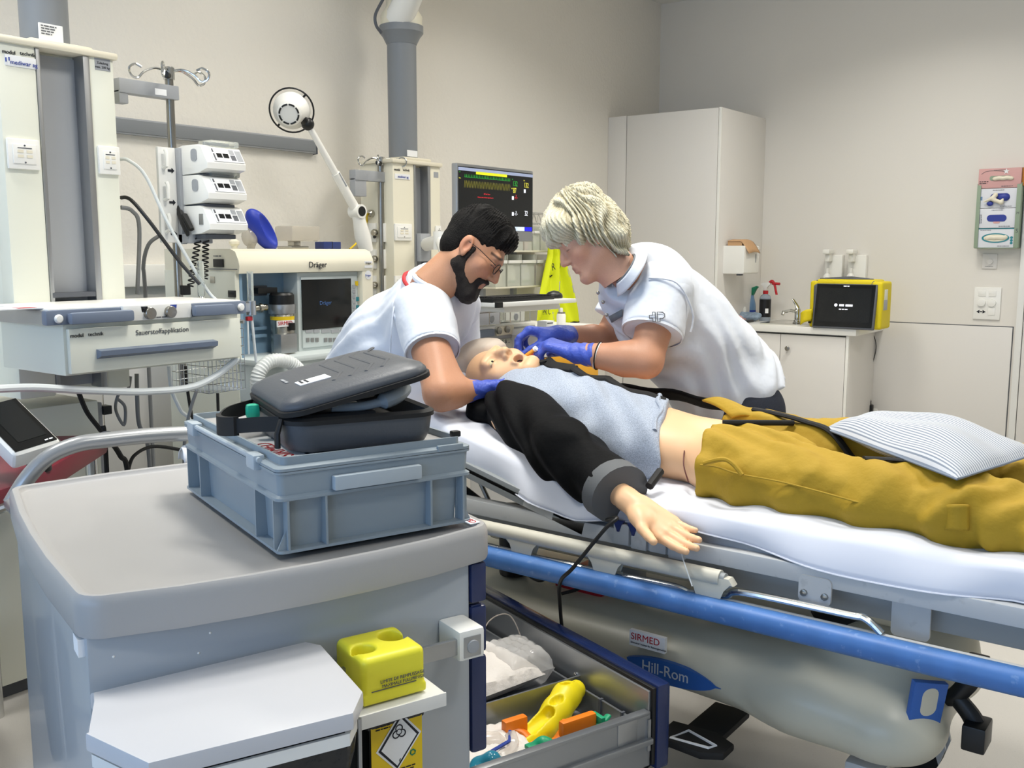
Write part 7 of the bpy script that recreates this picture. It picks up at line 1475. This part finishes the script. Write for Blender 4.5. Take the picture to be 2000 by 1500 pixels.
def onbody(pts, off=0): return [AY(x, y, Y)+V((0, 0, off)) for x, y, Y in pts]
b = MB(); b.tube(crs([ontop(x, y) for x, y in ((-1.08, 2.56), (-1.0, 2.545), (-.92, 2.53), (-.84, 2.505), (-.76, 2.48), (-.70, 2.46), (-.64, 2.44))], 6), .013, 8, flat=((0, 0, 1), .5)); b.build('fly_zip', 'black_matt', MQ)
b = MB(); b.tube(crs([ontop(x, y) for x, y in ((-.95, 2.52), (-1.02, 2.43), (-1.09, 2.38))], 5), .008, 8); b.build('fly_edge', 'black_matt', MQ)
b = MB(); b.tube(crs([ontop(x, y) for x, y in ((-.68, 2.26), (-.62, 2.3), (-.56, 2.3), (-.5, 2.27))], 5), .012, 8, flat=((0, 0, 1), .4)); b.build('knee_slit', 'black_matt', MQ)
fl = onbody([(1372, 792, 2.6), (1470, 800, 2.62), (1520, 840, 2.54), (1430, 826, 2.52)], .012); b = MB(); b.grid(lambda u, v: fl[0].lerp(fl[1], u).lerp(fl[3].lerp(fl[2], u), v)+V((0, 0, .012*sin(5*u)+.008*sin(3*v))), 14, 8); b.build('open_waist_flap', 'pants_yellow', MQ, solid=.006)
# side pocket flap and leg seams
sm = [(1368, 908, 2.19), (1400, 912, 2.183), (1440, 925, 2.18), (1520, 940, 2.175), (1600, 960, 2.165), (1690, 985, 2.16)]
b = MB(); b.tube(crs([AY(x, y, Y) for x, y, Y in sm], 5), .0028, 6); b.build('leg_seam', 'pants_yellow', MQ)
pf = [(1375, 905, 2.178), (1410, 897, 2.17), (1430, 905, 2.168), (1450, 928, 2.165)]; b = MB(); b.tube(crs([AY(x, y, Y) for x, y, Y in pf], 5), .006, 8); b.build('pocket_flap', 'pants_yellow', MQ)
p = AY(1862, 1005, 2.175); b = MB(); b.grid(lambda u, v: AY(1845+45*u, 985+50*v, 2.168-.012*sin(pi*u)), 8, 8); b.build('cargo_pocket', 'pants_yellow', MQ, solid=.006)
# cut grey shirt over the near half of the chest
tsd = SDF((-1.92, 2.1, .7), (-1.12, 2.75, 1.16), .007)
tsd.chain([c1+V((-.03, 0, .0)), c1, c2, c3, c3+V((.13, 0, -.012))], [.13, .155, .172, .158, .155], .05, flat=((0.2, 0, 1), .66)); tsd.cap(c1+V((0, -.08, 0)), shR, .08, .055, .04)
for q in (-1,): tsd.ell(c2+V((-.02, q*.075, .06)), (.1, .085, .045), None, .04)
ct, cn = V((0, 2.575, 1.0)), V((-.06, 1, .35)).normalized()
tsd.cut((-1.235, 2.3, .9), (1, .45, .0)); tsd.cut(tuple(ct), tuple(cn)); tsd.cut((-1.86, 0, 0), (-1, 0, 0))
tsd.warp(lambda X, Y, Z: (.005*np.sin(30*(X+.7*Y)+5*np.sin(11*Y+5*X))-.004+.005*wob(X, Y, Z, 24, 8)).astype(np.float32)); Pt, Qt = tsd.mesh(1); obj_from((Pt, Qt), 'shirt', 'tee_grey', MQ)
edge = []
for x in np.arange(-1.83, -1.2, .03):
    m = (np.abs(Pt[:, 0]-x) < .02) & (np.abs((Pt-np.array(ct)) @ np.array(cn)) < .02)
    if m.any(): k_ = Pt[m][np.argmax(Pt[m][:, 2])]; edge.append(V(k_)+V((0, -.012, .001)))
n_ = len(edge); b = MB(); b.tube(crs(edge, 4), [(.022-.013*i/(4*n_)) for i in range(4*(n_-1)+1)], 8, flat=((0, 0, 1), .45)); b.build('jacket_front_edge', 'black_matt', MQ)
b = MB(); b.tube(crs([AY(978, 782, 2.3), AY(1000, 768, 2.36), AY(1040, 757, 2.44)], 6), .014, 8, flat=((0, 0, 1), .5)); b.build('shirt_collar', 'tee_grey', MQ)
hem = [V(Pt[m][np.argmax(Pt[m][:, 2])]) for y in np.arange(2.26, 2.58, .04) for m in [(np.abs(Pt[:, 1]-y) < .015) & (np.abs((Pt[:, 0]+1.235)+(Pt[:, 1]-2.3)*.45) < .02)] if m.any()]
b = MB(); b.tube(crs(hem, 5), .007, 8); b.build('cut_hem', 'tee_grey', MQ)
# black jacket sleeve on the near arm
js = SDF((-1.95, 1.9, .66), (-1.06, 2.42, 1.12), .007)
cuf = wrR+(elR-wrR).normalized()*.07; 
js.chain([shR+V((-.0, .03, .0)), elR+V((0, -.005, .01)), cuf+V((-.01, .0, .01))], [.108, .098, .082], .03, flat=((0, .7, .7), .85)); js.ell(AY(950, 800, 2.3), (.06, .07, .05), None, .03)
cd_ = (wrR-elR).normalized(); js.cut(cuf, tuple(cd_)); js.warp(lambda X, Y, Z: (.007*np.sin(34*X+18*Y+5*np.sin(16*Z+9*X))+.006*wob(X, Y, Z, 22, 4)).astype(np.float32)); obj_from(js.mesh(1), 'jacket_sleeve', 'jacket_black', MQ)
b = MB(); xx = cd_.cross(UZ).normalized(); yy = cd_.cross(xx); b.loft([[cuf+cd_*t_+(xx*cos(a)+yy*sin(a)*.9)*r for a in np.linspace(0, 2*pi, 25)[:-1]] for t_, r in ((-.03, .07), (-.03, .089), (.012, .087), (.013, .052))]); b.build('sleeve_cuff', 'jacket_grey', MQ)
# abdomen seams, belly plate
b = MB(); b.tube(crs(onbody([(1345, 945, 2.24), (1335, 905, 2.27), (1345, 860, 2.36), (1380, 835, 2.45)], .004), 6), .002, 6); b.build('abdomen_seam', 'mouth_dark', MQ)
# jacket back half showing beyond the chest
b = MB(); b.grid(lambda u, v: AY(1090+320*u, 752-14*sin(pi*u)+30*u+22*v, 2.72)+V((0, .05*v, .004*sin(u*20))), 20, 5); b.build('jacket_far_front', 'jacket_black', MQ, solid=.01)
# veil-like cap pulled off the forehead, held above the head
s = SDF(*bb([AY(890, 730, 2.42), AY(985, 665, 2.55)], .08), .0045); p0, p1 = AY(915, 705, 2.42), AY(955, 685, 2.46)
s.ell(p0.lerp(p1, .5), (.095, .05, .05), basis((.85, .2, .3), (0, 1, 0)), 0).cap(p1, AY(972, 672, 2.47), .035, .012, .03).warp(lambda X, Y, Z: (.005*wob(X, Y, Z, 60, 2)).astype(np.float32))
o = tag(obj_from(s.mesh(1), 'face_skin_cap', 'veil'), 'translucent beige rubber cap folded off the mannequin forehead', 'cap')
# striped cushion across the lower legs
cA, cB, cC, cD = AY(1608, 876, 2.52), AY(1748, 858, 2.78), AY(2030, 975, 2.56), AY(1866, 990, 2.18)
cA.z = .955; cB.z = .965; cC.z = .95; cD.z = .94
def pil(u, v, s=1):
    e = ((1-abs(2*u-1)**3)*(1-abs(2*v-1)**3)); e = max(e, 0)**.55; p = cA.lerp(cD, u).lerp(cB.lerp(cC, u), v); pin = .035*(1-e)
    return p+V((0, 0, s*.045*e+.006*sin(9*u+4*v)*e+.005*sin(17*v-6*u)*e+.012*sin(pi*u)*sin(pi*v)))
b = MB(); b.grid(lambda u, v: pil(u, v, 1), 40, 40); b.grid(lambda u, v: pil(u, 1-v, -.6), 20, 20); o = tag(b.build('striped_cushion', 'pillow_stripe', smooth=80), 'flat striped cushion lying across the mannequin shins', 'cushion')
b = MB(); ed = [pil(i/20, 0) for i in range(21)]+[pil(1, i/20) for i in range(1, 21)]+[pil(1-i/20, 1) for i in range(1, 21)]+[pil(0, 1-i/20) for i in range(1, 20)]; b.tube(ed, .003, 6, closed=True); b.build('seam', 'pillow_stripe', o)
# yellow cloth bundle at the right edge (other trouser leg hem)
p = AY(1985, 920, 2.78); s = SDF(p-V((.2, .12, .12)), p+V((.25, .12, .1)), .008); s.cap(p+V((-.06, 0, 0)), p+V((.15, 0, -.01)), .05, .06, .03).ell(p+V((.02, -.03, .02)), (.05, .04, .04), None, .03).warp(lambda X, Y, Z: (.01*wob(X, Y, Z, 45, 9)).astype(np.float32)); obj_from(s.mesh(1), 'trouser_hem', 'pants_yellow', MQ)
# cables from the mannequin
cable([cuf+V((0, -.05, -.06)), AY(1205, 1012, 1.99), AY(1180, 1035, 1.97), AY(1120, 1108, 1.945), AY(1094, 1138, 1.96), FC @ V((1.25, .475, .47)), FC @ V((1.262, .47, .3)), FC @ V((1.27, .5, .01))], .005, 'cable_black', 'sensor_cable', 'black cable running from the mannequin arm down to the open drawer')
b = MB(); b.tube([AY(1290, 920, 2.2), AY(1268, 950, 2.14)], .011, 8); tag(b.build('cable_plug', 'rubber_black'), 'black cable plug lying at the mannequin elbow', 'plug')
cable([AY(1330, 1080, 2.03), AY(1340, 1110, 2.0), AY(1352, 1145, 1.99)], .0015, 'tube_white', 'infusion_line', 'thin clear line hanging from the mannequin hand')
# ---------------------------------------------------------------- the man at the head end
def sleeve(S_, E_, frac, r0, r1, seed, vox=.006):
    S_, E_ = V(S_), V(E_); H = S_.lerp(E_, frac); s = SDF(*bb([S_, H], .15), vox); s.cap(S_, S_.lerp(E_, frac+.2), r0, r1, .0); s.cut(tuple(H), tuple((E_-S_).normalized())); s.warp(lambda X, Y, Z: (.005*wob(X, Y, Z, 26, seed)).astype(np.float32)); return s.mesh(1), H
def ringband(c, ax, r, h, n=28): ax = V(ax).normalized(); x = ax.orthogonal().normalized(); y = ax.cross(x); b = MB(); b.loft([[V(c)+ax*t_+(x*cos(a)+y*sin(a))*q for a in np.linspace(0, 2*pi, n+1)[:-1]] for t_, q in ((-h, r-.004), (-h, r), (h, r), (h, r-.004))], caps=False); return b
g = V((.9, .43, 0)).normalized(); wl_ = UZ.cross(g)                # facing, left-hand side
hM = AY(925, 491, 2.42); MHm = head_matrix(hM, RIGHT*.75-UP*.64-FWD*.12, RIGHT*.64+UP*.76, 1.04)
MAN = thing('person', 'man in a white t-shirt, glasses and blue gloves bending over the mannequin head', 'person', (-2.44, 2.42, 0))
C1 = AY(838, 612, 2.42); C0 = AY(765, 655, 2.42); PE = V((-2.47, 2.42, .98)); nb = MHm @ V((0, -.04, -.16))
SR, SL = C1-wl_*.165+V((.03, 0, .02)), C1+wl_*.165+V((.05, 0, .02)); ER = AY(862, 768, 2.13); WR = AY(930, 762, 2.26); EL = AY(900, 735, 2.72); WL = AY(928, 735, 2.56)
ta = (C1-PE).normalized(); tn = ta.cross(wl_).normalized()
bs = SDF((-2.72, 1.95, 0), (-1.7, 2.95, 1.46), .0085)
bs.chain([PE, C0, C1], [.14, .14, .15], .06, flat=(tuple(tn), .72)); bs.cap(C1-wl_*.08, SR, .09, .07, .05); bs.cap(C1+wl_*.08, SL, .09, .07, .05); bs.cap(C1.lerp(nb, .3), nb, .075, .056, .04)
bs.chain([SR, ER, WR], [.062, .052, .031], .02); bs.chain([SR.lerp(ER, .5), ER.lerp(WR, .35)], [.055, .048], .02); bs.chain([SL, EL, WL], [.062, .048, .031], .02)
for q in (-1, 1): hp_ = PE+wl_*q*.09; bs.chain([hp_, V((hp_.x+.0, hp_.y, .52)), V((hp_.x-.03, hp_.y, .09))], [.09, .06, .045], .04); bs.cap(V((hp_.x-.03, hp_.y, .045)), V((hp_.x-.03, hp_.y, .04))+g*.16, .045, .035, .03)
Ph, Qh = head_sdf(.0028, jaw=1.03, neck=.14).mesh(1); hcol = head_col('BE8C6C', 'A0604E', Ph, brow='1A1210', flush='C47A60'); nh = len(Ph)
obj_from([(place(Ph, MHm), Qh), bs.mesh(2)], 'body', 'skin_tan', MAN, col=lambda P: np.concatenate([hcol, np.tile(LC('B98566'), (len(P)-nh, 1))]))
# short black hair with faded sides, beard
s = SDF((-.11, -.14, -.09), (.11, .14, .16), .003); s.ell((0, -.018, .046), (.0795, .1, .086), None, 0).ell((0, -.045, -.015), (.07, .06, .06), None, .02).ell((0, .0, .1), (.06, .085, .042), None, .03).ell((0, .062, .085), (.05, .03, .028), None, .02)
s.ell((0, .1, -.035), (.1, .082, .095), None, .012, 'sub'); s.cut((0, -.03, -.058), (0, .35, -1)); s.ell((.085, .0, -.03), (.03, .035, .06), None, .01, 'sub').ell((-.085, .0, -.03), (.03, .035, .06), None, .01, 'sub')
s.warp(lambda X, Y, Z: (.003*np.sin(220*X+40*np.sin(30*Y))*np.clip(Z*9, 0, 1)+.002*wob(X, Y, Z, 140, 3)).astype(np.float32)); P, Q = s.mesh(1); obj_from((place(P, MHm), Q), 'hair', 'hair_black', MAN)
s = SDF((-.1, -.06, -.17), (.1, .13, .03), .003)
for q in (-1, 1): s.cap((q*.07, .012, -.0), (q*.058, .0, -.06), .008, .016, .01); s.cap((q*.057, .002, -.062), (q*.02, .066, -.108), .021, .024, .02); s.cap((q*.006, .096, -.047), (q*.03, .08, -.06), .0065, .007, .006); s.cap((q*.031, .078, -.06), (q*.024, .074, -.09), .010, .014, .012)
s.cap((-.014, .076, -.108), (.014, .076, -.108), .024, None, .02); s.cap((0, .05, -.115), (0, .07, -.118), .024, .022, .02); s.ell((0, .1, -.064), (.019, .02, .0085), None, .004, 'sub'); s.warp(lambda X, Y, Z: (.002*wob(X, Y, Z, 260, 6)).astype(np.float32)); P, Q = s.mesh(1); obj_from((place(P, MHm), Q), 'beard', 'beard', MAN)
b = MB(MHm)
for q in (-1, 1): b.tube([(q*(.033+.021*cos(a)), .1+.002*cos(a)-.006*abs(cos(a))*(1 if cos(a) > 0 else 0), .0+.017*sin(a)) for a in np.linspace(0, 2*pi, 18)[:-1]], .0014, 6, closed=True); b.tube([(q*.054, .092, .006), (q*.075, .03, .01), (q*.081, -.01, .008), (q*.078, -.02, -.004)], .0013, 6)
b.tube([(-.012, .102, .004), (0, .105, .008), (.012, .102, .004)], .0013, 6); b.build('glasses', 'black_plastic', MAN)
# shirt, trousers, gloves
s = SDF((-2.75, 1.95, .8), (-1.8, 2.9, 1.46), .007)
s.chain([PE+V((-.01, 0, -.08)), PE, C0, C1], [.175, .168, .172, .172], .06, flat=(tuple(tn), .76)); s.cap(C1-wl_*.08, SR, .108, .088, .05); s.cap(C1+wl_*.08, SL, .108, .088, .05); s.cap(C1, C1.lerp(nb, 1.05), .115, .074, .05)
s.cut(tuple(C1.lerp(nb, .98)), tuple((nb-C1).normalized())); s.cut((0, 0, .885), (0, 0, -1)); s.warp(lambda X, Y, Z: (.008*wob(X, Y, Z, 19, 11)+.006*np.sin(34*X-40*Z+7*np.sin(12*Y+6*Z))*np.clip((1.3-Z)*5, .2, 1)).astype(np.float32))
sl1, HR = sleeve(SR+wl_*.02, ER, .52, .094, .086, 3); sl2, HL = sleeve(SL, EL, .5, .09, .08, 4)
sh = obj_from([s.mesh(2), sl1, sl2], 'shirt', 'shirt_white', MAN)
ringband(HR, ER-SR, .087, .004).build('sleeve_hem', 'shirt_white', MAN)
b = MB(); b.tube(crs([SR+V((-.09, .03, .04)), SR+V((-.055, -.06, .02)), SR+V((-.05, -.085, -.06)), SR+V((-.07, -.07, -.13))], 6), .003, 6); b.build('shoulder_seam', 'shirt_white', MAN)
s = SDF((-2.75, 2.05, .02), (-2.2, 2.8, 1.0), .009)
for q in (-1, 1): hp_ = PE+wl_*q*.09; s.chain([hp_+UZ*-.04, V((hp_.x, hp_.y, .52)), V((hp_.x-.03, hp_.y, .08))], [.118, .092, .085], .04)
s.warp(lambda X, Y, Z: (.006*wob(X, Y, Z, 25, 13)).astype(np.float32)); obj_from(s.mesh(1), 'trousers', 'trouser_white', MAN)
for q in (-1, 1):
    hp_ = PE+wl_*q*.09; f0 = V((hp_.x-.03, hp_.y, .0)); b = MB(); M_ = frame(f0, g, wl_); b.prism(rrect(.27, .1, .045, 5, .05, 0), .001, .03, M_, .005); b.prism(rrect(.25, .085, .04, 5, .05, 0), .03, .085, M_, .02, .75); b.build('shoe', 'shoe_white', MAN)
nc = C1.lerp(nb, .99); b = MB(); b.tube([nc+(wl_*cos(a)*.072+(nb-C1).normalized().cross(wl_)*sin(a)*.07)+(nb-C1).normalized()*(.012*sin(a)) for a in np.linspace(0, 2*pi, 26)[:-1]], .009, 8, closed=True); b.build('neck_hem', 'shirt_white', MAN)
b = MB(); b.tube(crs([nb+V((-.075, .04, .035)), nb+V((-.075, -.03, .03)), nb+V((-.03, -.08, .0)), nb+V((.04, -.075, -.045)), nb+V((.1, -.04, -.1))], 8), .0065, 8, flat=((0, 0, 1), .8)); b.build('lanyard', 'red', MAN)
hd = hc
s = SDF(*bb([WR, hd], .1), .0032); d_ = (hd+V((.03, -.06, -.02))-WR); hand(s, WR, d_, V((.0, .75, .45)), 1 if (d_.normalized().cross(V((0, .75, .45)))).z > 0 else -1, .35, 1.08, .06, (.6, .6, .1), grow=.0012); s.cap(WR+(ER-WR)*.22, WR, .036, .031, .01); s.warp(lambda X, Y, Z: (.0012*np.sin(260*X+140*Z)).astype(np.float32)); obj_from(s.mesh(1), 'glove', 'glove_nitrile', MAN)
WL = AY(938, 738, 2.56); s = SDF(*bb([WL, hd], .12), .0032); d_ = (AY(958, 700, 2.52)-WL); n_ = V((.6, -.7, -.1)); hand(s, WL, d_, n_, 1 if (d_.cross(n_)).x < 0 else -1, .3, 1.05, .06, grow=.0012); obj_from(s.mesh(1), 'glove', 'glove_nitrile', MAN)

# ---------------------------------------------------------------- the woman on the far side
g = V((-.72, -.69, 0)).normalized(); wl_ = UZ.cross(g)             # her left side is nearer the camera
hW = AY(1150, 466, 2.58); MHw = head_matrix(hW, -RIGHT*.84-UP*.53-FWD*.08, UP*.84-RIGHT*.53, .99)
WOM = thing('person', 'woman with blonde hair in a white polo and blue gloves leaning over the mannequin', 'person', (-1.36, 3.12, 0))
C1 = AY(1268, 572, 2.82); C0 = AY(1335, 655, 2.95); PE = AY(1418, 752, 3.1); nb = MHw @ V((0, -.045, -.15)); LG = V((PE.x+.03, PE.y+.02, 0))
SN, SF_ = C1+wl_*.16+V((-.0, 0, .01)), C1-wl_*.16; EN = AY(1262, 706, 2.58); WN = AY(1128, 690, 2.5); EF = AY(1185, 668, 2.86); WF = AY(1090, 654, 2.62)
ta = (C1-PE).normalized(); tn = ta.cross(wl_).normalized()
bs = SDF((-2.05, 2.4, 0), (-1.1, 3.4, 1.5), .0085)
bs.chain([PE, C0, C1], [.15, .145, .145], .06, flat=(tuple(tn), .85)); bs.cap(C1+wl_*.07, SN, .09, .066, .05); bs.cap(C1-wl_*.07, SF_, .09, .066, .05); bs.cap(C1.lerp(nb, .3), nb, .08, .056, .04)
bs.chain([SN, EN, EN.lerp(WN, .3), WN], [.066, .05, .052, .031], .02); bs.chain([SF_, EF, EF.lerp(WF, .3), WF], [.066, .05, .05, .031], .02)
for q in (-1, 1): hp_ = V((LG.x, LG.y, .9))+wl_*q*.09; bs.chain([PE+wl_*q*.09, hp_, V((hp_.x, hp_.y, .5)), V((hp_.x+.02, hp_.y+.02, .09))], [.11, .1, .065, .045], .04); bs.cap(V((hp_.x+.02, hp_.y+.02, .045)), V((hp_.x+.02, hp_.y+.02, .04))+g*.15, .042, .034, .03)
Ph, Qh = head_sdf(.0028, jaw=.97, nose=1.0, neck=.13).mesh(1); hcol = head_col('D2A085', 'A86A5A', Ph, brow='8A6A50', flush='CF8A72'); nh = len(Ph)
obj_from([(place(Ph, MHw), Qh), bs.mesh(2)], 'body', 'skin_light', WOM, col=lambda P: np.concatenate([hcol, np.tile(LC('C08C6E'), (len(P)-nh, 1))]))
s = SDF((-.14, -.18, -.16), (.14, .15, .2), .003)
s.ell((0, -.012, .05), (.088, .106, .096), None, 0).ell((0, -.07, -.01), (.078, .055, .088), None, .03).ell((0, -.02, .115), (.07, .085, .055), None, .03)
for q in (-1, 1): s.ell((q*.07, -.04, .005), (.028, .055, .07), None, .03); s.cap((q*.072, -.065, -.05), (q*.06, -.06, -.1), .03, .010, .02); s.cap((q*.073, -.04, -.03), (q*.064, -.035, -.088), .024, .008, .02); s.cap((q*.07, .045, .06), (q*.072, .045, .02), .024, .010, .02); s.cap((q*.075, .02, .05), (q*.083, -.03, .012), .02, .016, .02)
s.cap((-.05, .075, .085), (.05, .075, .085), .035, None, .03); s.cap((-.04, .098, .055), (.045, .1, .05), .018, .014, .02)
s.ell((0, .1, -.055), (.085, .1, .085), None, .008, 'sub'); s.ell((0, .06, -.12), (.075, .09, .06), None, .012, 'sub')
def strand(X, Y, Z):
    th = np.arctan2(X, Y+.03); ph = np.arctan2(Z-.02, np.sqrt(X**2+(Y+.03)**2)); return (.006*np.sin(30*th+55*(Z-.06)*np.sign(X)+7*np.sin(2.5*ph)+5*np.sin(5*th))*np.clip(1.2-ph*.5, .4, 1)+.003*np.sin(85*th+90*Z*np.sign(X))+.006*wob(X, Y, Z, 38, 5)).astype(np.float32)
s.warp(strand); P, Q = s.mesh(0)
def hc_(P):
    X, Y, Z = P.T; th = np.arctan2(X, Y+.03); ph = np.arctan2(Z-.02, np.sqrt(X**2+(Y+.03)**2)); t_ = np.clip(.45+.35*np.sin(30*th+55*(Z-.06)*np.sign(X)+7*np.sin(2.5*ph)+5*np.sin(5*th))+.3*np.sin(85*th+90*Z*np.sign(X))+.2*np.sin(173*th+60*Z), 0, 1)[:, None]
    root = np.exp(-(((X-.02)**2+(Y+.01)**2)/.045**2))*np.clip((Z-.1)/.05, 0, 1)*(.5+.5*np.sin(60*th)); c = LC('DDD6BC')*(1-t_)+LC('9A9070')*t_; r = np.clip(root, 0, 1)[:, None]; return c*(1-.75*r)+LC('4A3D2C')*.75*r
hcl = hc_(P); obj_from((place(P, MHw), Q), 'hair', 'hair_blonde', WOM, col=lambda P_: hcl)
# polo shirt
s = SDF((-2.0, 2.4, .72), (-1.05, 3.5, 1.5), .007)
s.chain([PE+V((.05, .04, -.1)), PE, C0, C1], [.185, .19, .192, .172], .07, flat=(tuple(tn), .9)); s.cap(C1+wl_*.07, SN, .108, .09, .05); s.cap(C1-wl_*.07, SF_, .108, .09, .05); s.cap(C1, C1.lerp(nb, 1.0), .122, .09, .05)
s.cut(tuple(C1.lerp(nb, .94)), tuple((nb-C1).normalized())); hemn = V((.45, .3, -1)); s.cut(tuple(AY(1400, 812, 3.05)), tuple(hemn)); s.warp(lambda X, Y, Z: (.008*wob(X, Y, Z, 17, 21)+.006*np.sin(20*X+48*Z+8*np.sin(11*Y+5*X))*np.clip((1.35-Z)*4, .2, 1)).astype(np.float32))
sl1, HN = sleeve(SN-wl_*.015, EN, .60, .1, .094, 7); sl2, HF = sleeve(SF_, EF, .62, .095, .09, 8)
obj_from([s.mesh(2), sl1, sl2], 'polo_shirt', 'shirt_white', WOM)
ringband(HN, EN-SN, .0955, .004).build('sleeve_hem', 'shirt_white', WOM)
nc = C1.lerp(nb, .96); na = (nb-C1).normalized(); nx = wl_; ny = na.cross(wl_)*-1
def collar(r0, r1, h, a0, a1, m, nm):
    b = MB(); b.grid(lambda u, v: nc+(nx*cos(a0+(a1-a0)*u)*(r0+(r1-r0)*v)+ny*sin(a0+(a1-a0)*u)*(r0+(r1-r0)*v))+na*(h*(1-v)*1.0-.012*v), 28, 6); b.build(nm, m, WOM, solid=.004)
aF = atan2(g.dot(ny), g.dot(nx)); collar(.083, .128, .03, aF+.35, aF+2*pi-.35, 'shirt_white', 'collar'); collar(.078, .084, .032, aF+.35, aF+2*pi-.35, 'shirt_grey', 'collar_stand')
pc = V((AY(1172, 585, 2.6))); 
pl = [AY(1168, 572, 2.66), AY(1178, 590, 2.66), AY(1185, 615, 2.68)]
for q in pl[:]: b = MB(); b.ball(q, .006, 6); b.build('button', 'brushed', WOM)
b = MB(); pk = [AY(1190, 618, 2.66), AY(1216, 604, 2.64), AY(1216, 618, 2.64), AY(1196, 630, 2.66)]; b.add([p+(CAM-p).normalized()*.01 for p in pk], [(0, 1, 2, 3)]); b.build('pocket_flap', 'shirt_grey', WOM, solid=.004)
# sleeve emblem: an outlined cross joined to a p shape
ec = SN.lerp(EN, .36); ed = (CAM-ec).normalized(); eo = ec+ed*.102; eu = RIGHT; ev = (SN-EN).normalized(); Me = frame(eo, eu, ev); b = MB()
for P_ in ([(-.022, .004), (-.012, .004), (-.012, .014), (-.004, .014), (-.004, -.016), (-.012, -.016), (-.012, -.006), (-.022, -.006)], [(.002, -.016), (.002, .014), (.018, .014), (.024, .008), (.024, .0), (.018, -.006), (.009, -.006), (.009, -.016)]): b.tube([Me @ V((x, y, 0)) for x, y in P_], .0016, 5, closed=True)
b.build('sleeve_emblem', 'ink_grey', WOM)
b = MB(); b.tube(crs([SN+V((.0, -.09, .045)), SN+V((.075, -.05, .03)), SN+V((.105, -.0, -.06)), SN+V((.1, .0, -.12))], 6), .003, 6); b.build('shoulder_seam', 'shirt_white', WOM)
# jeans, shoes
s = SDF((LG.x-.3, LG.y-.3, .02), (LG.x+.3, LG.y+.3, 1.02), .009)
for q in (-1, 1): hp_ = V((LG.x, LG.y, .88))+wl_*q*.085; s.chain([hp_, V((hp_.x, hp_.y, .5)), V((hp_.x+.02, hp_.y+.02, .08))], [.135, .1, .08], .04)
s.warp(lambda X, Y, Z: (.005*wob(X, Y, Z, 25, 23)).astype(np.float32)); obj_from(s.mesh(1), 'jeans', 'jeans', WOM)
for q in (-1, 1):
    hp_ = V((LG.x+.02, LG.y+.02, 0))+wl_*q*.085; b = MB(); M_ = frame(hp_, g, wl_); b.prism(rrect(.25, .095, .042, 5, .05, 0), .001, .03, M_, .005); b.prism(rrect(.23, .08, .038, 5, .05, 0), .03, .08, M_, .02, .75); b.build('shoe', 'rubber_black', WOM)
# gloves: near hand holds the orange tube, far hand pinches above the nose
tipN = AY(1024, 700, 2.46); s = SDF(*bb([WN, tipN], .09), .003); d_ = AY(1050, 672, 2.47)-WN; n_ = V((-.25, .1, -1))
hand(s, WN, d_, n_, 1 if d_.cross(n_).dot(FWD) > 0 else -1, .6, 1.12, .05, (.5, .8, .3), curls=[(.5, .6, .4), (.75, .65, .45), (.9, .75, .5), (1.0, .8, .5)], grow=.0012); s.cap(WN+(EN-WN)*.2, WN, .037, .032, .012); s.warp(lambda X, Y, Z: (.0014*np.sin(230*X+120*Z)*np.clip((X-WN.x+.03)*30, 0, 1)).astype(np.float32)); obj_from(s.mesh(1), 'glove', 'glove_nitrile', WOM)
s = SDF(*bb([WF, AY(995, 690, 2.5)], .09), .003); d_ = AY(1018, 648, 2.54)-WF; n_ = V((-.1, -.2, -1))
hand(s, WF, d_, n_, 1 if d_.cross(n_).dot(FWD) < 0 else -1, .7, 1.1, .04, (.2, .75, .6), curls=[(.7, .75, .35), (.85, .7, .4), (.95, .7, .45), (1.05, .7, .5)], grow=.0012); s.cap(WF+(EF-WF)*.2, WF, .037, .032, .012); obj_from(s.mesh(1), 'glove', 'glove_nitrile', WOM)
# bracelets and line tattoos
fa = (EN-WN).normalized()
for k, (t_, m) in enumerate(((.105, 'bead'), (.125, 'paper'), (.14, 'beard'))): c_ = WN.lerp(EN, t_+.17); x_ = fa.orthogonal().normalized(); y_ = fa.cross(x_); b = MB(); b.tube([c_+(x_*cos(a)+y_*sin(a))*(.0385+.002*k)+fa*.006*sin(a+k) for a in np.linspace(0, 2*pi, 30)[:-1]], .0022, 6, closed=True); b.build('bracelet', m, WOM)
c_ = WN.lerp(EN, .62); ringband(c_, fa, .0535, .0015).build('arm_tattoo', 'ink', WOM)
# instruments
b = MB(); b.tube(crs([AY(952, 668, 2.44), AY(968, 675, 2.44), AY(985, 684, 2.44), AY(1003, 693, 2.44)], 5), [.0016]*8+[.0035]*8, 8); tag(b.build('thin_probe', 'chrome'), 'thin metal probe held over the mannequin nose', 'probe')
b = MB(); b.tube([AY(1018, 702, 2.44), AY(1045, 682, 2.455)], .0065, 10); o = tag(b.build('nasal_tube', 'tube_orange'), 'short orange nasal tube held at the mannequin nose', 'tube'); b = MB(); b.cyl(AY(1044, 683, 2.455), AY(1048, 680, 2.456), .009); b.build('tube_collar', 'white_gloss', o)
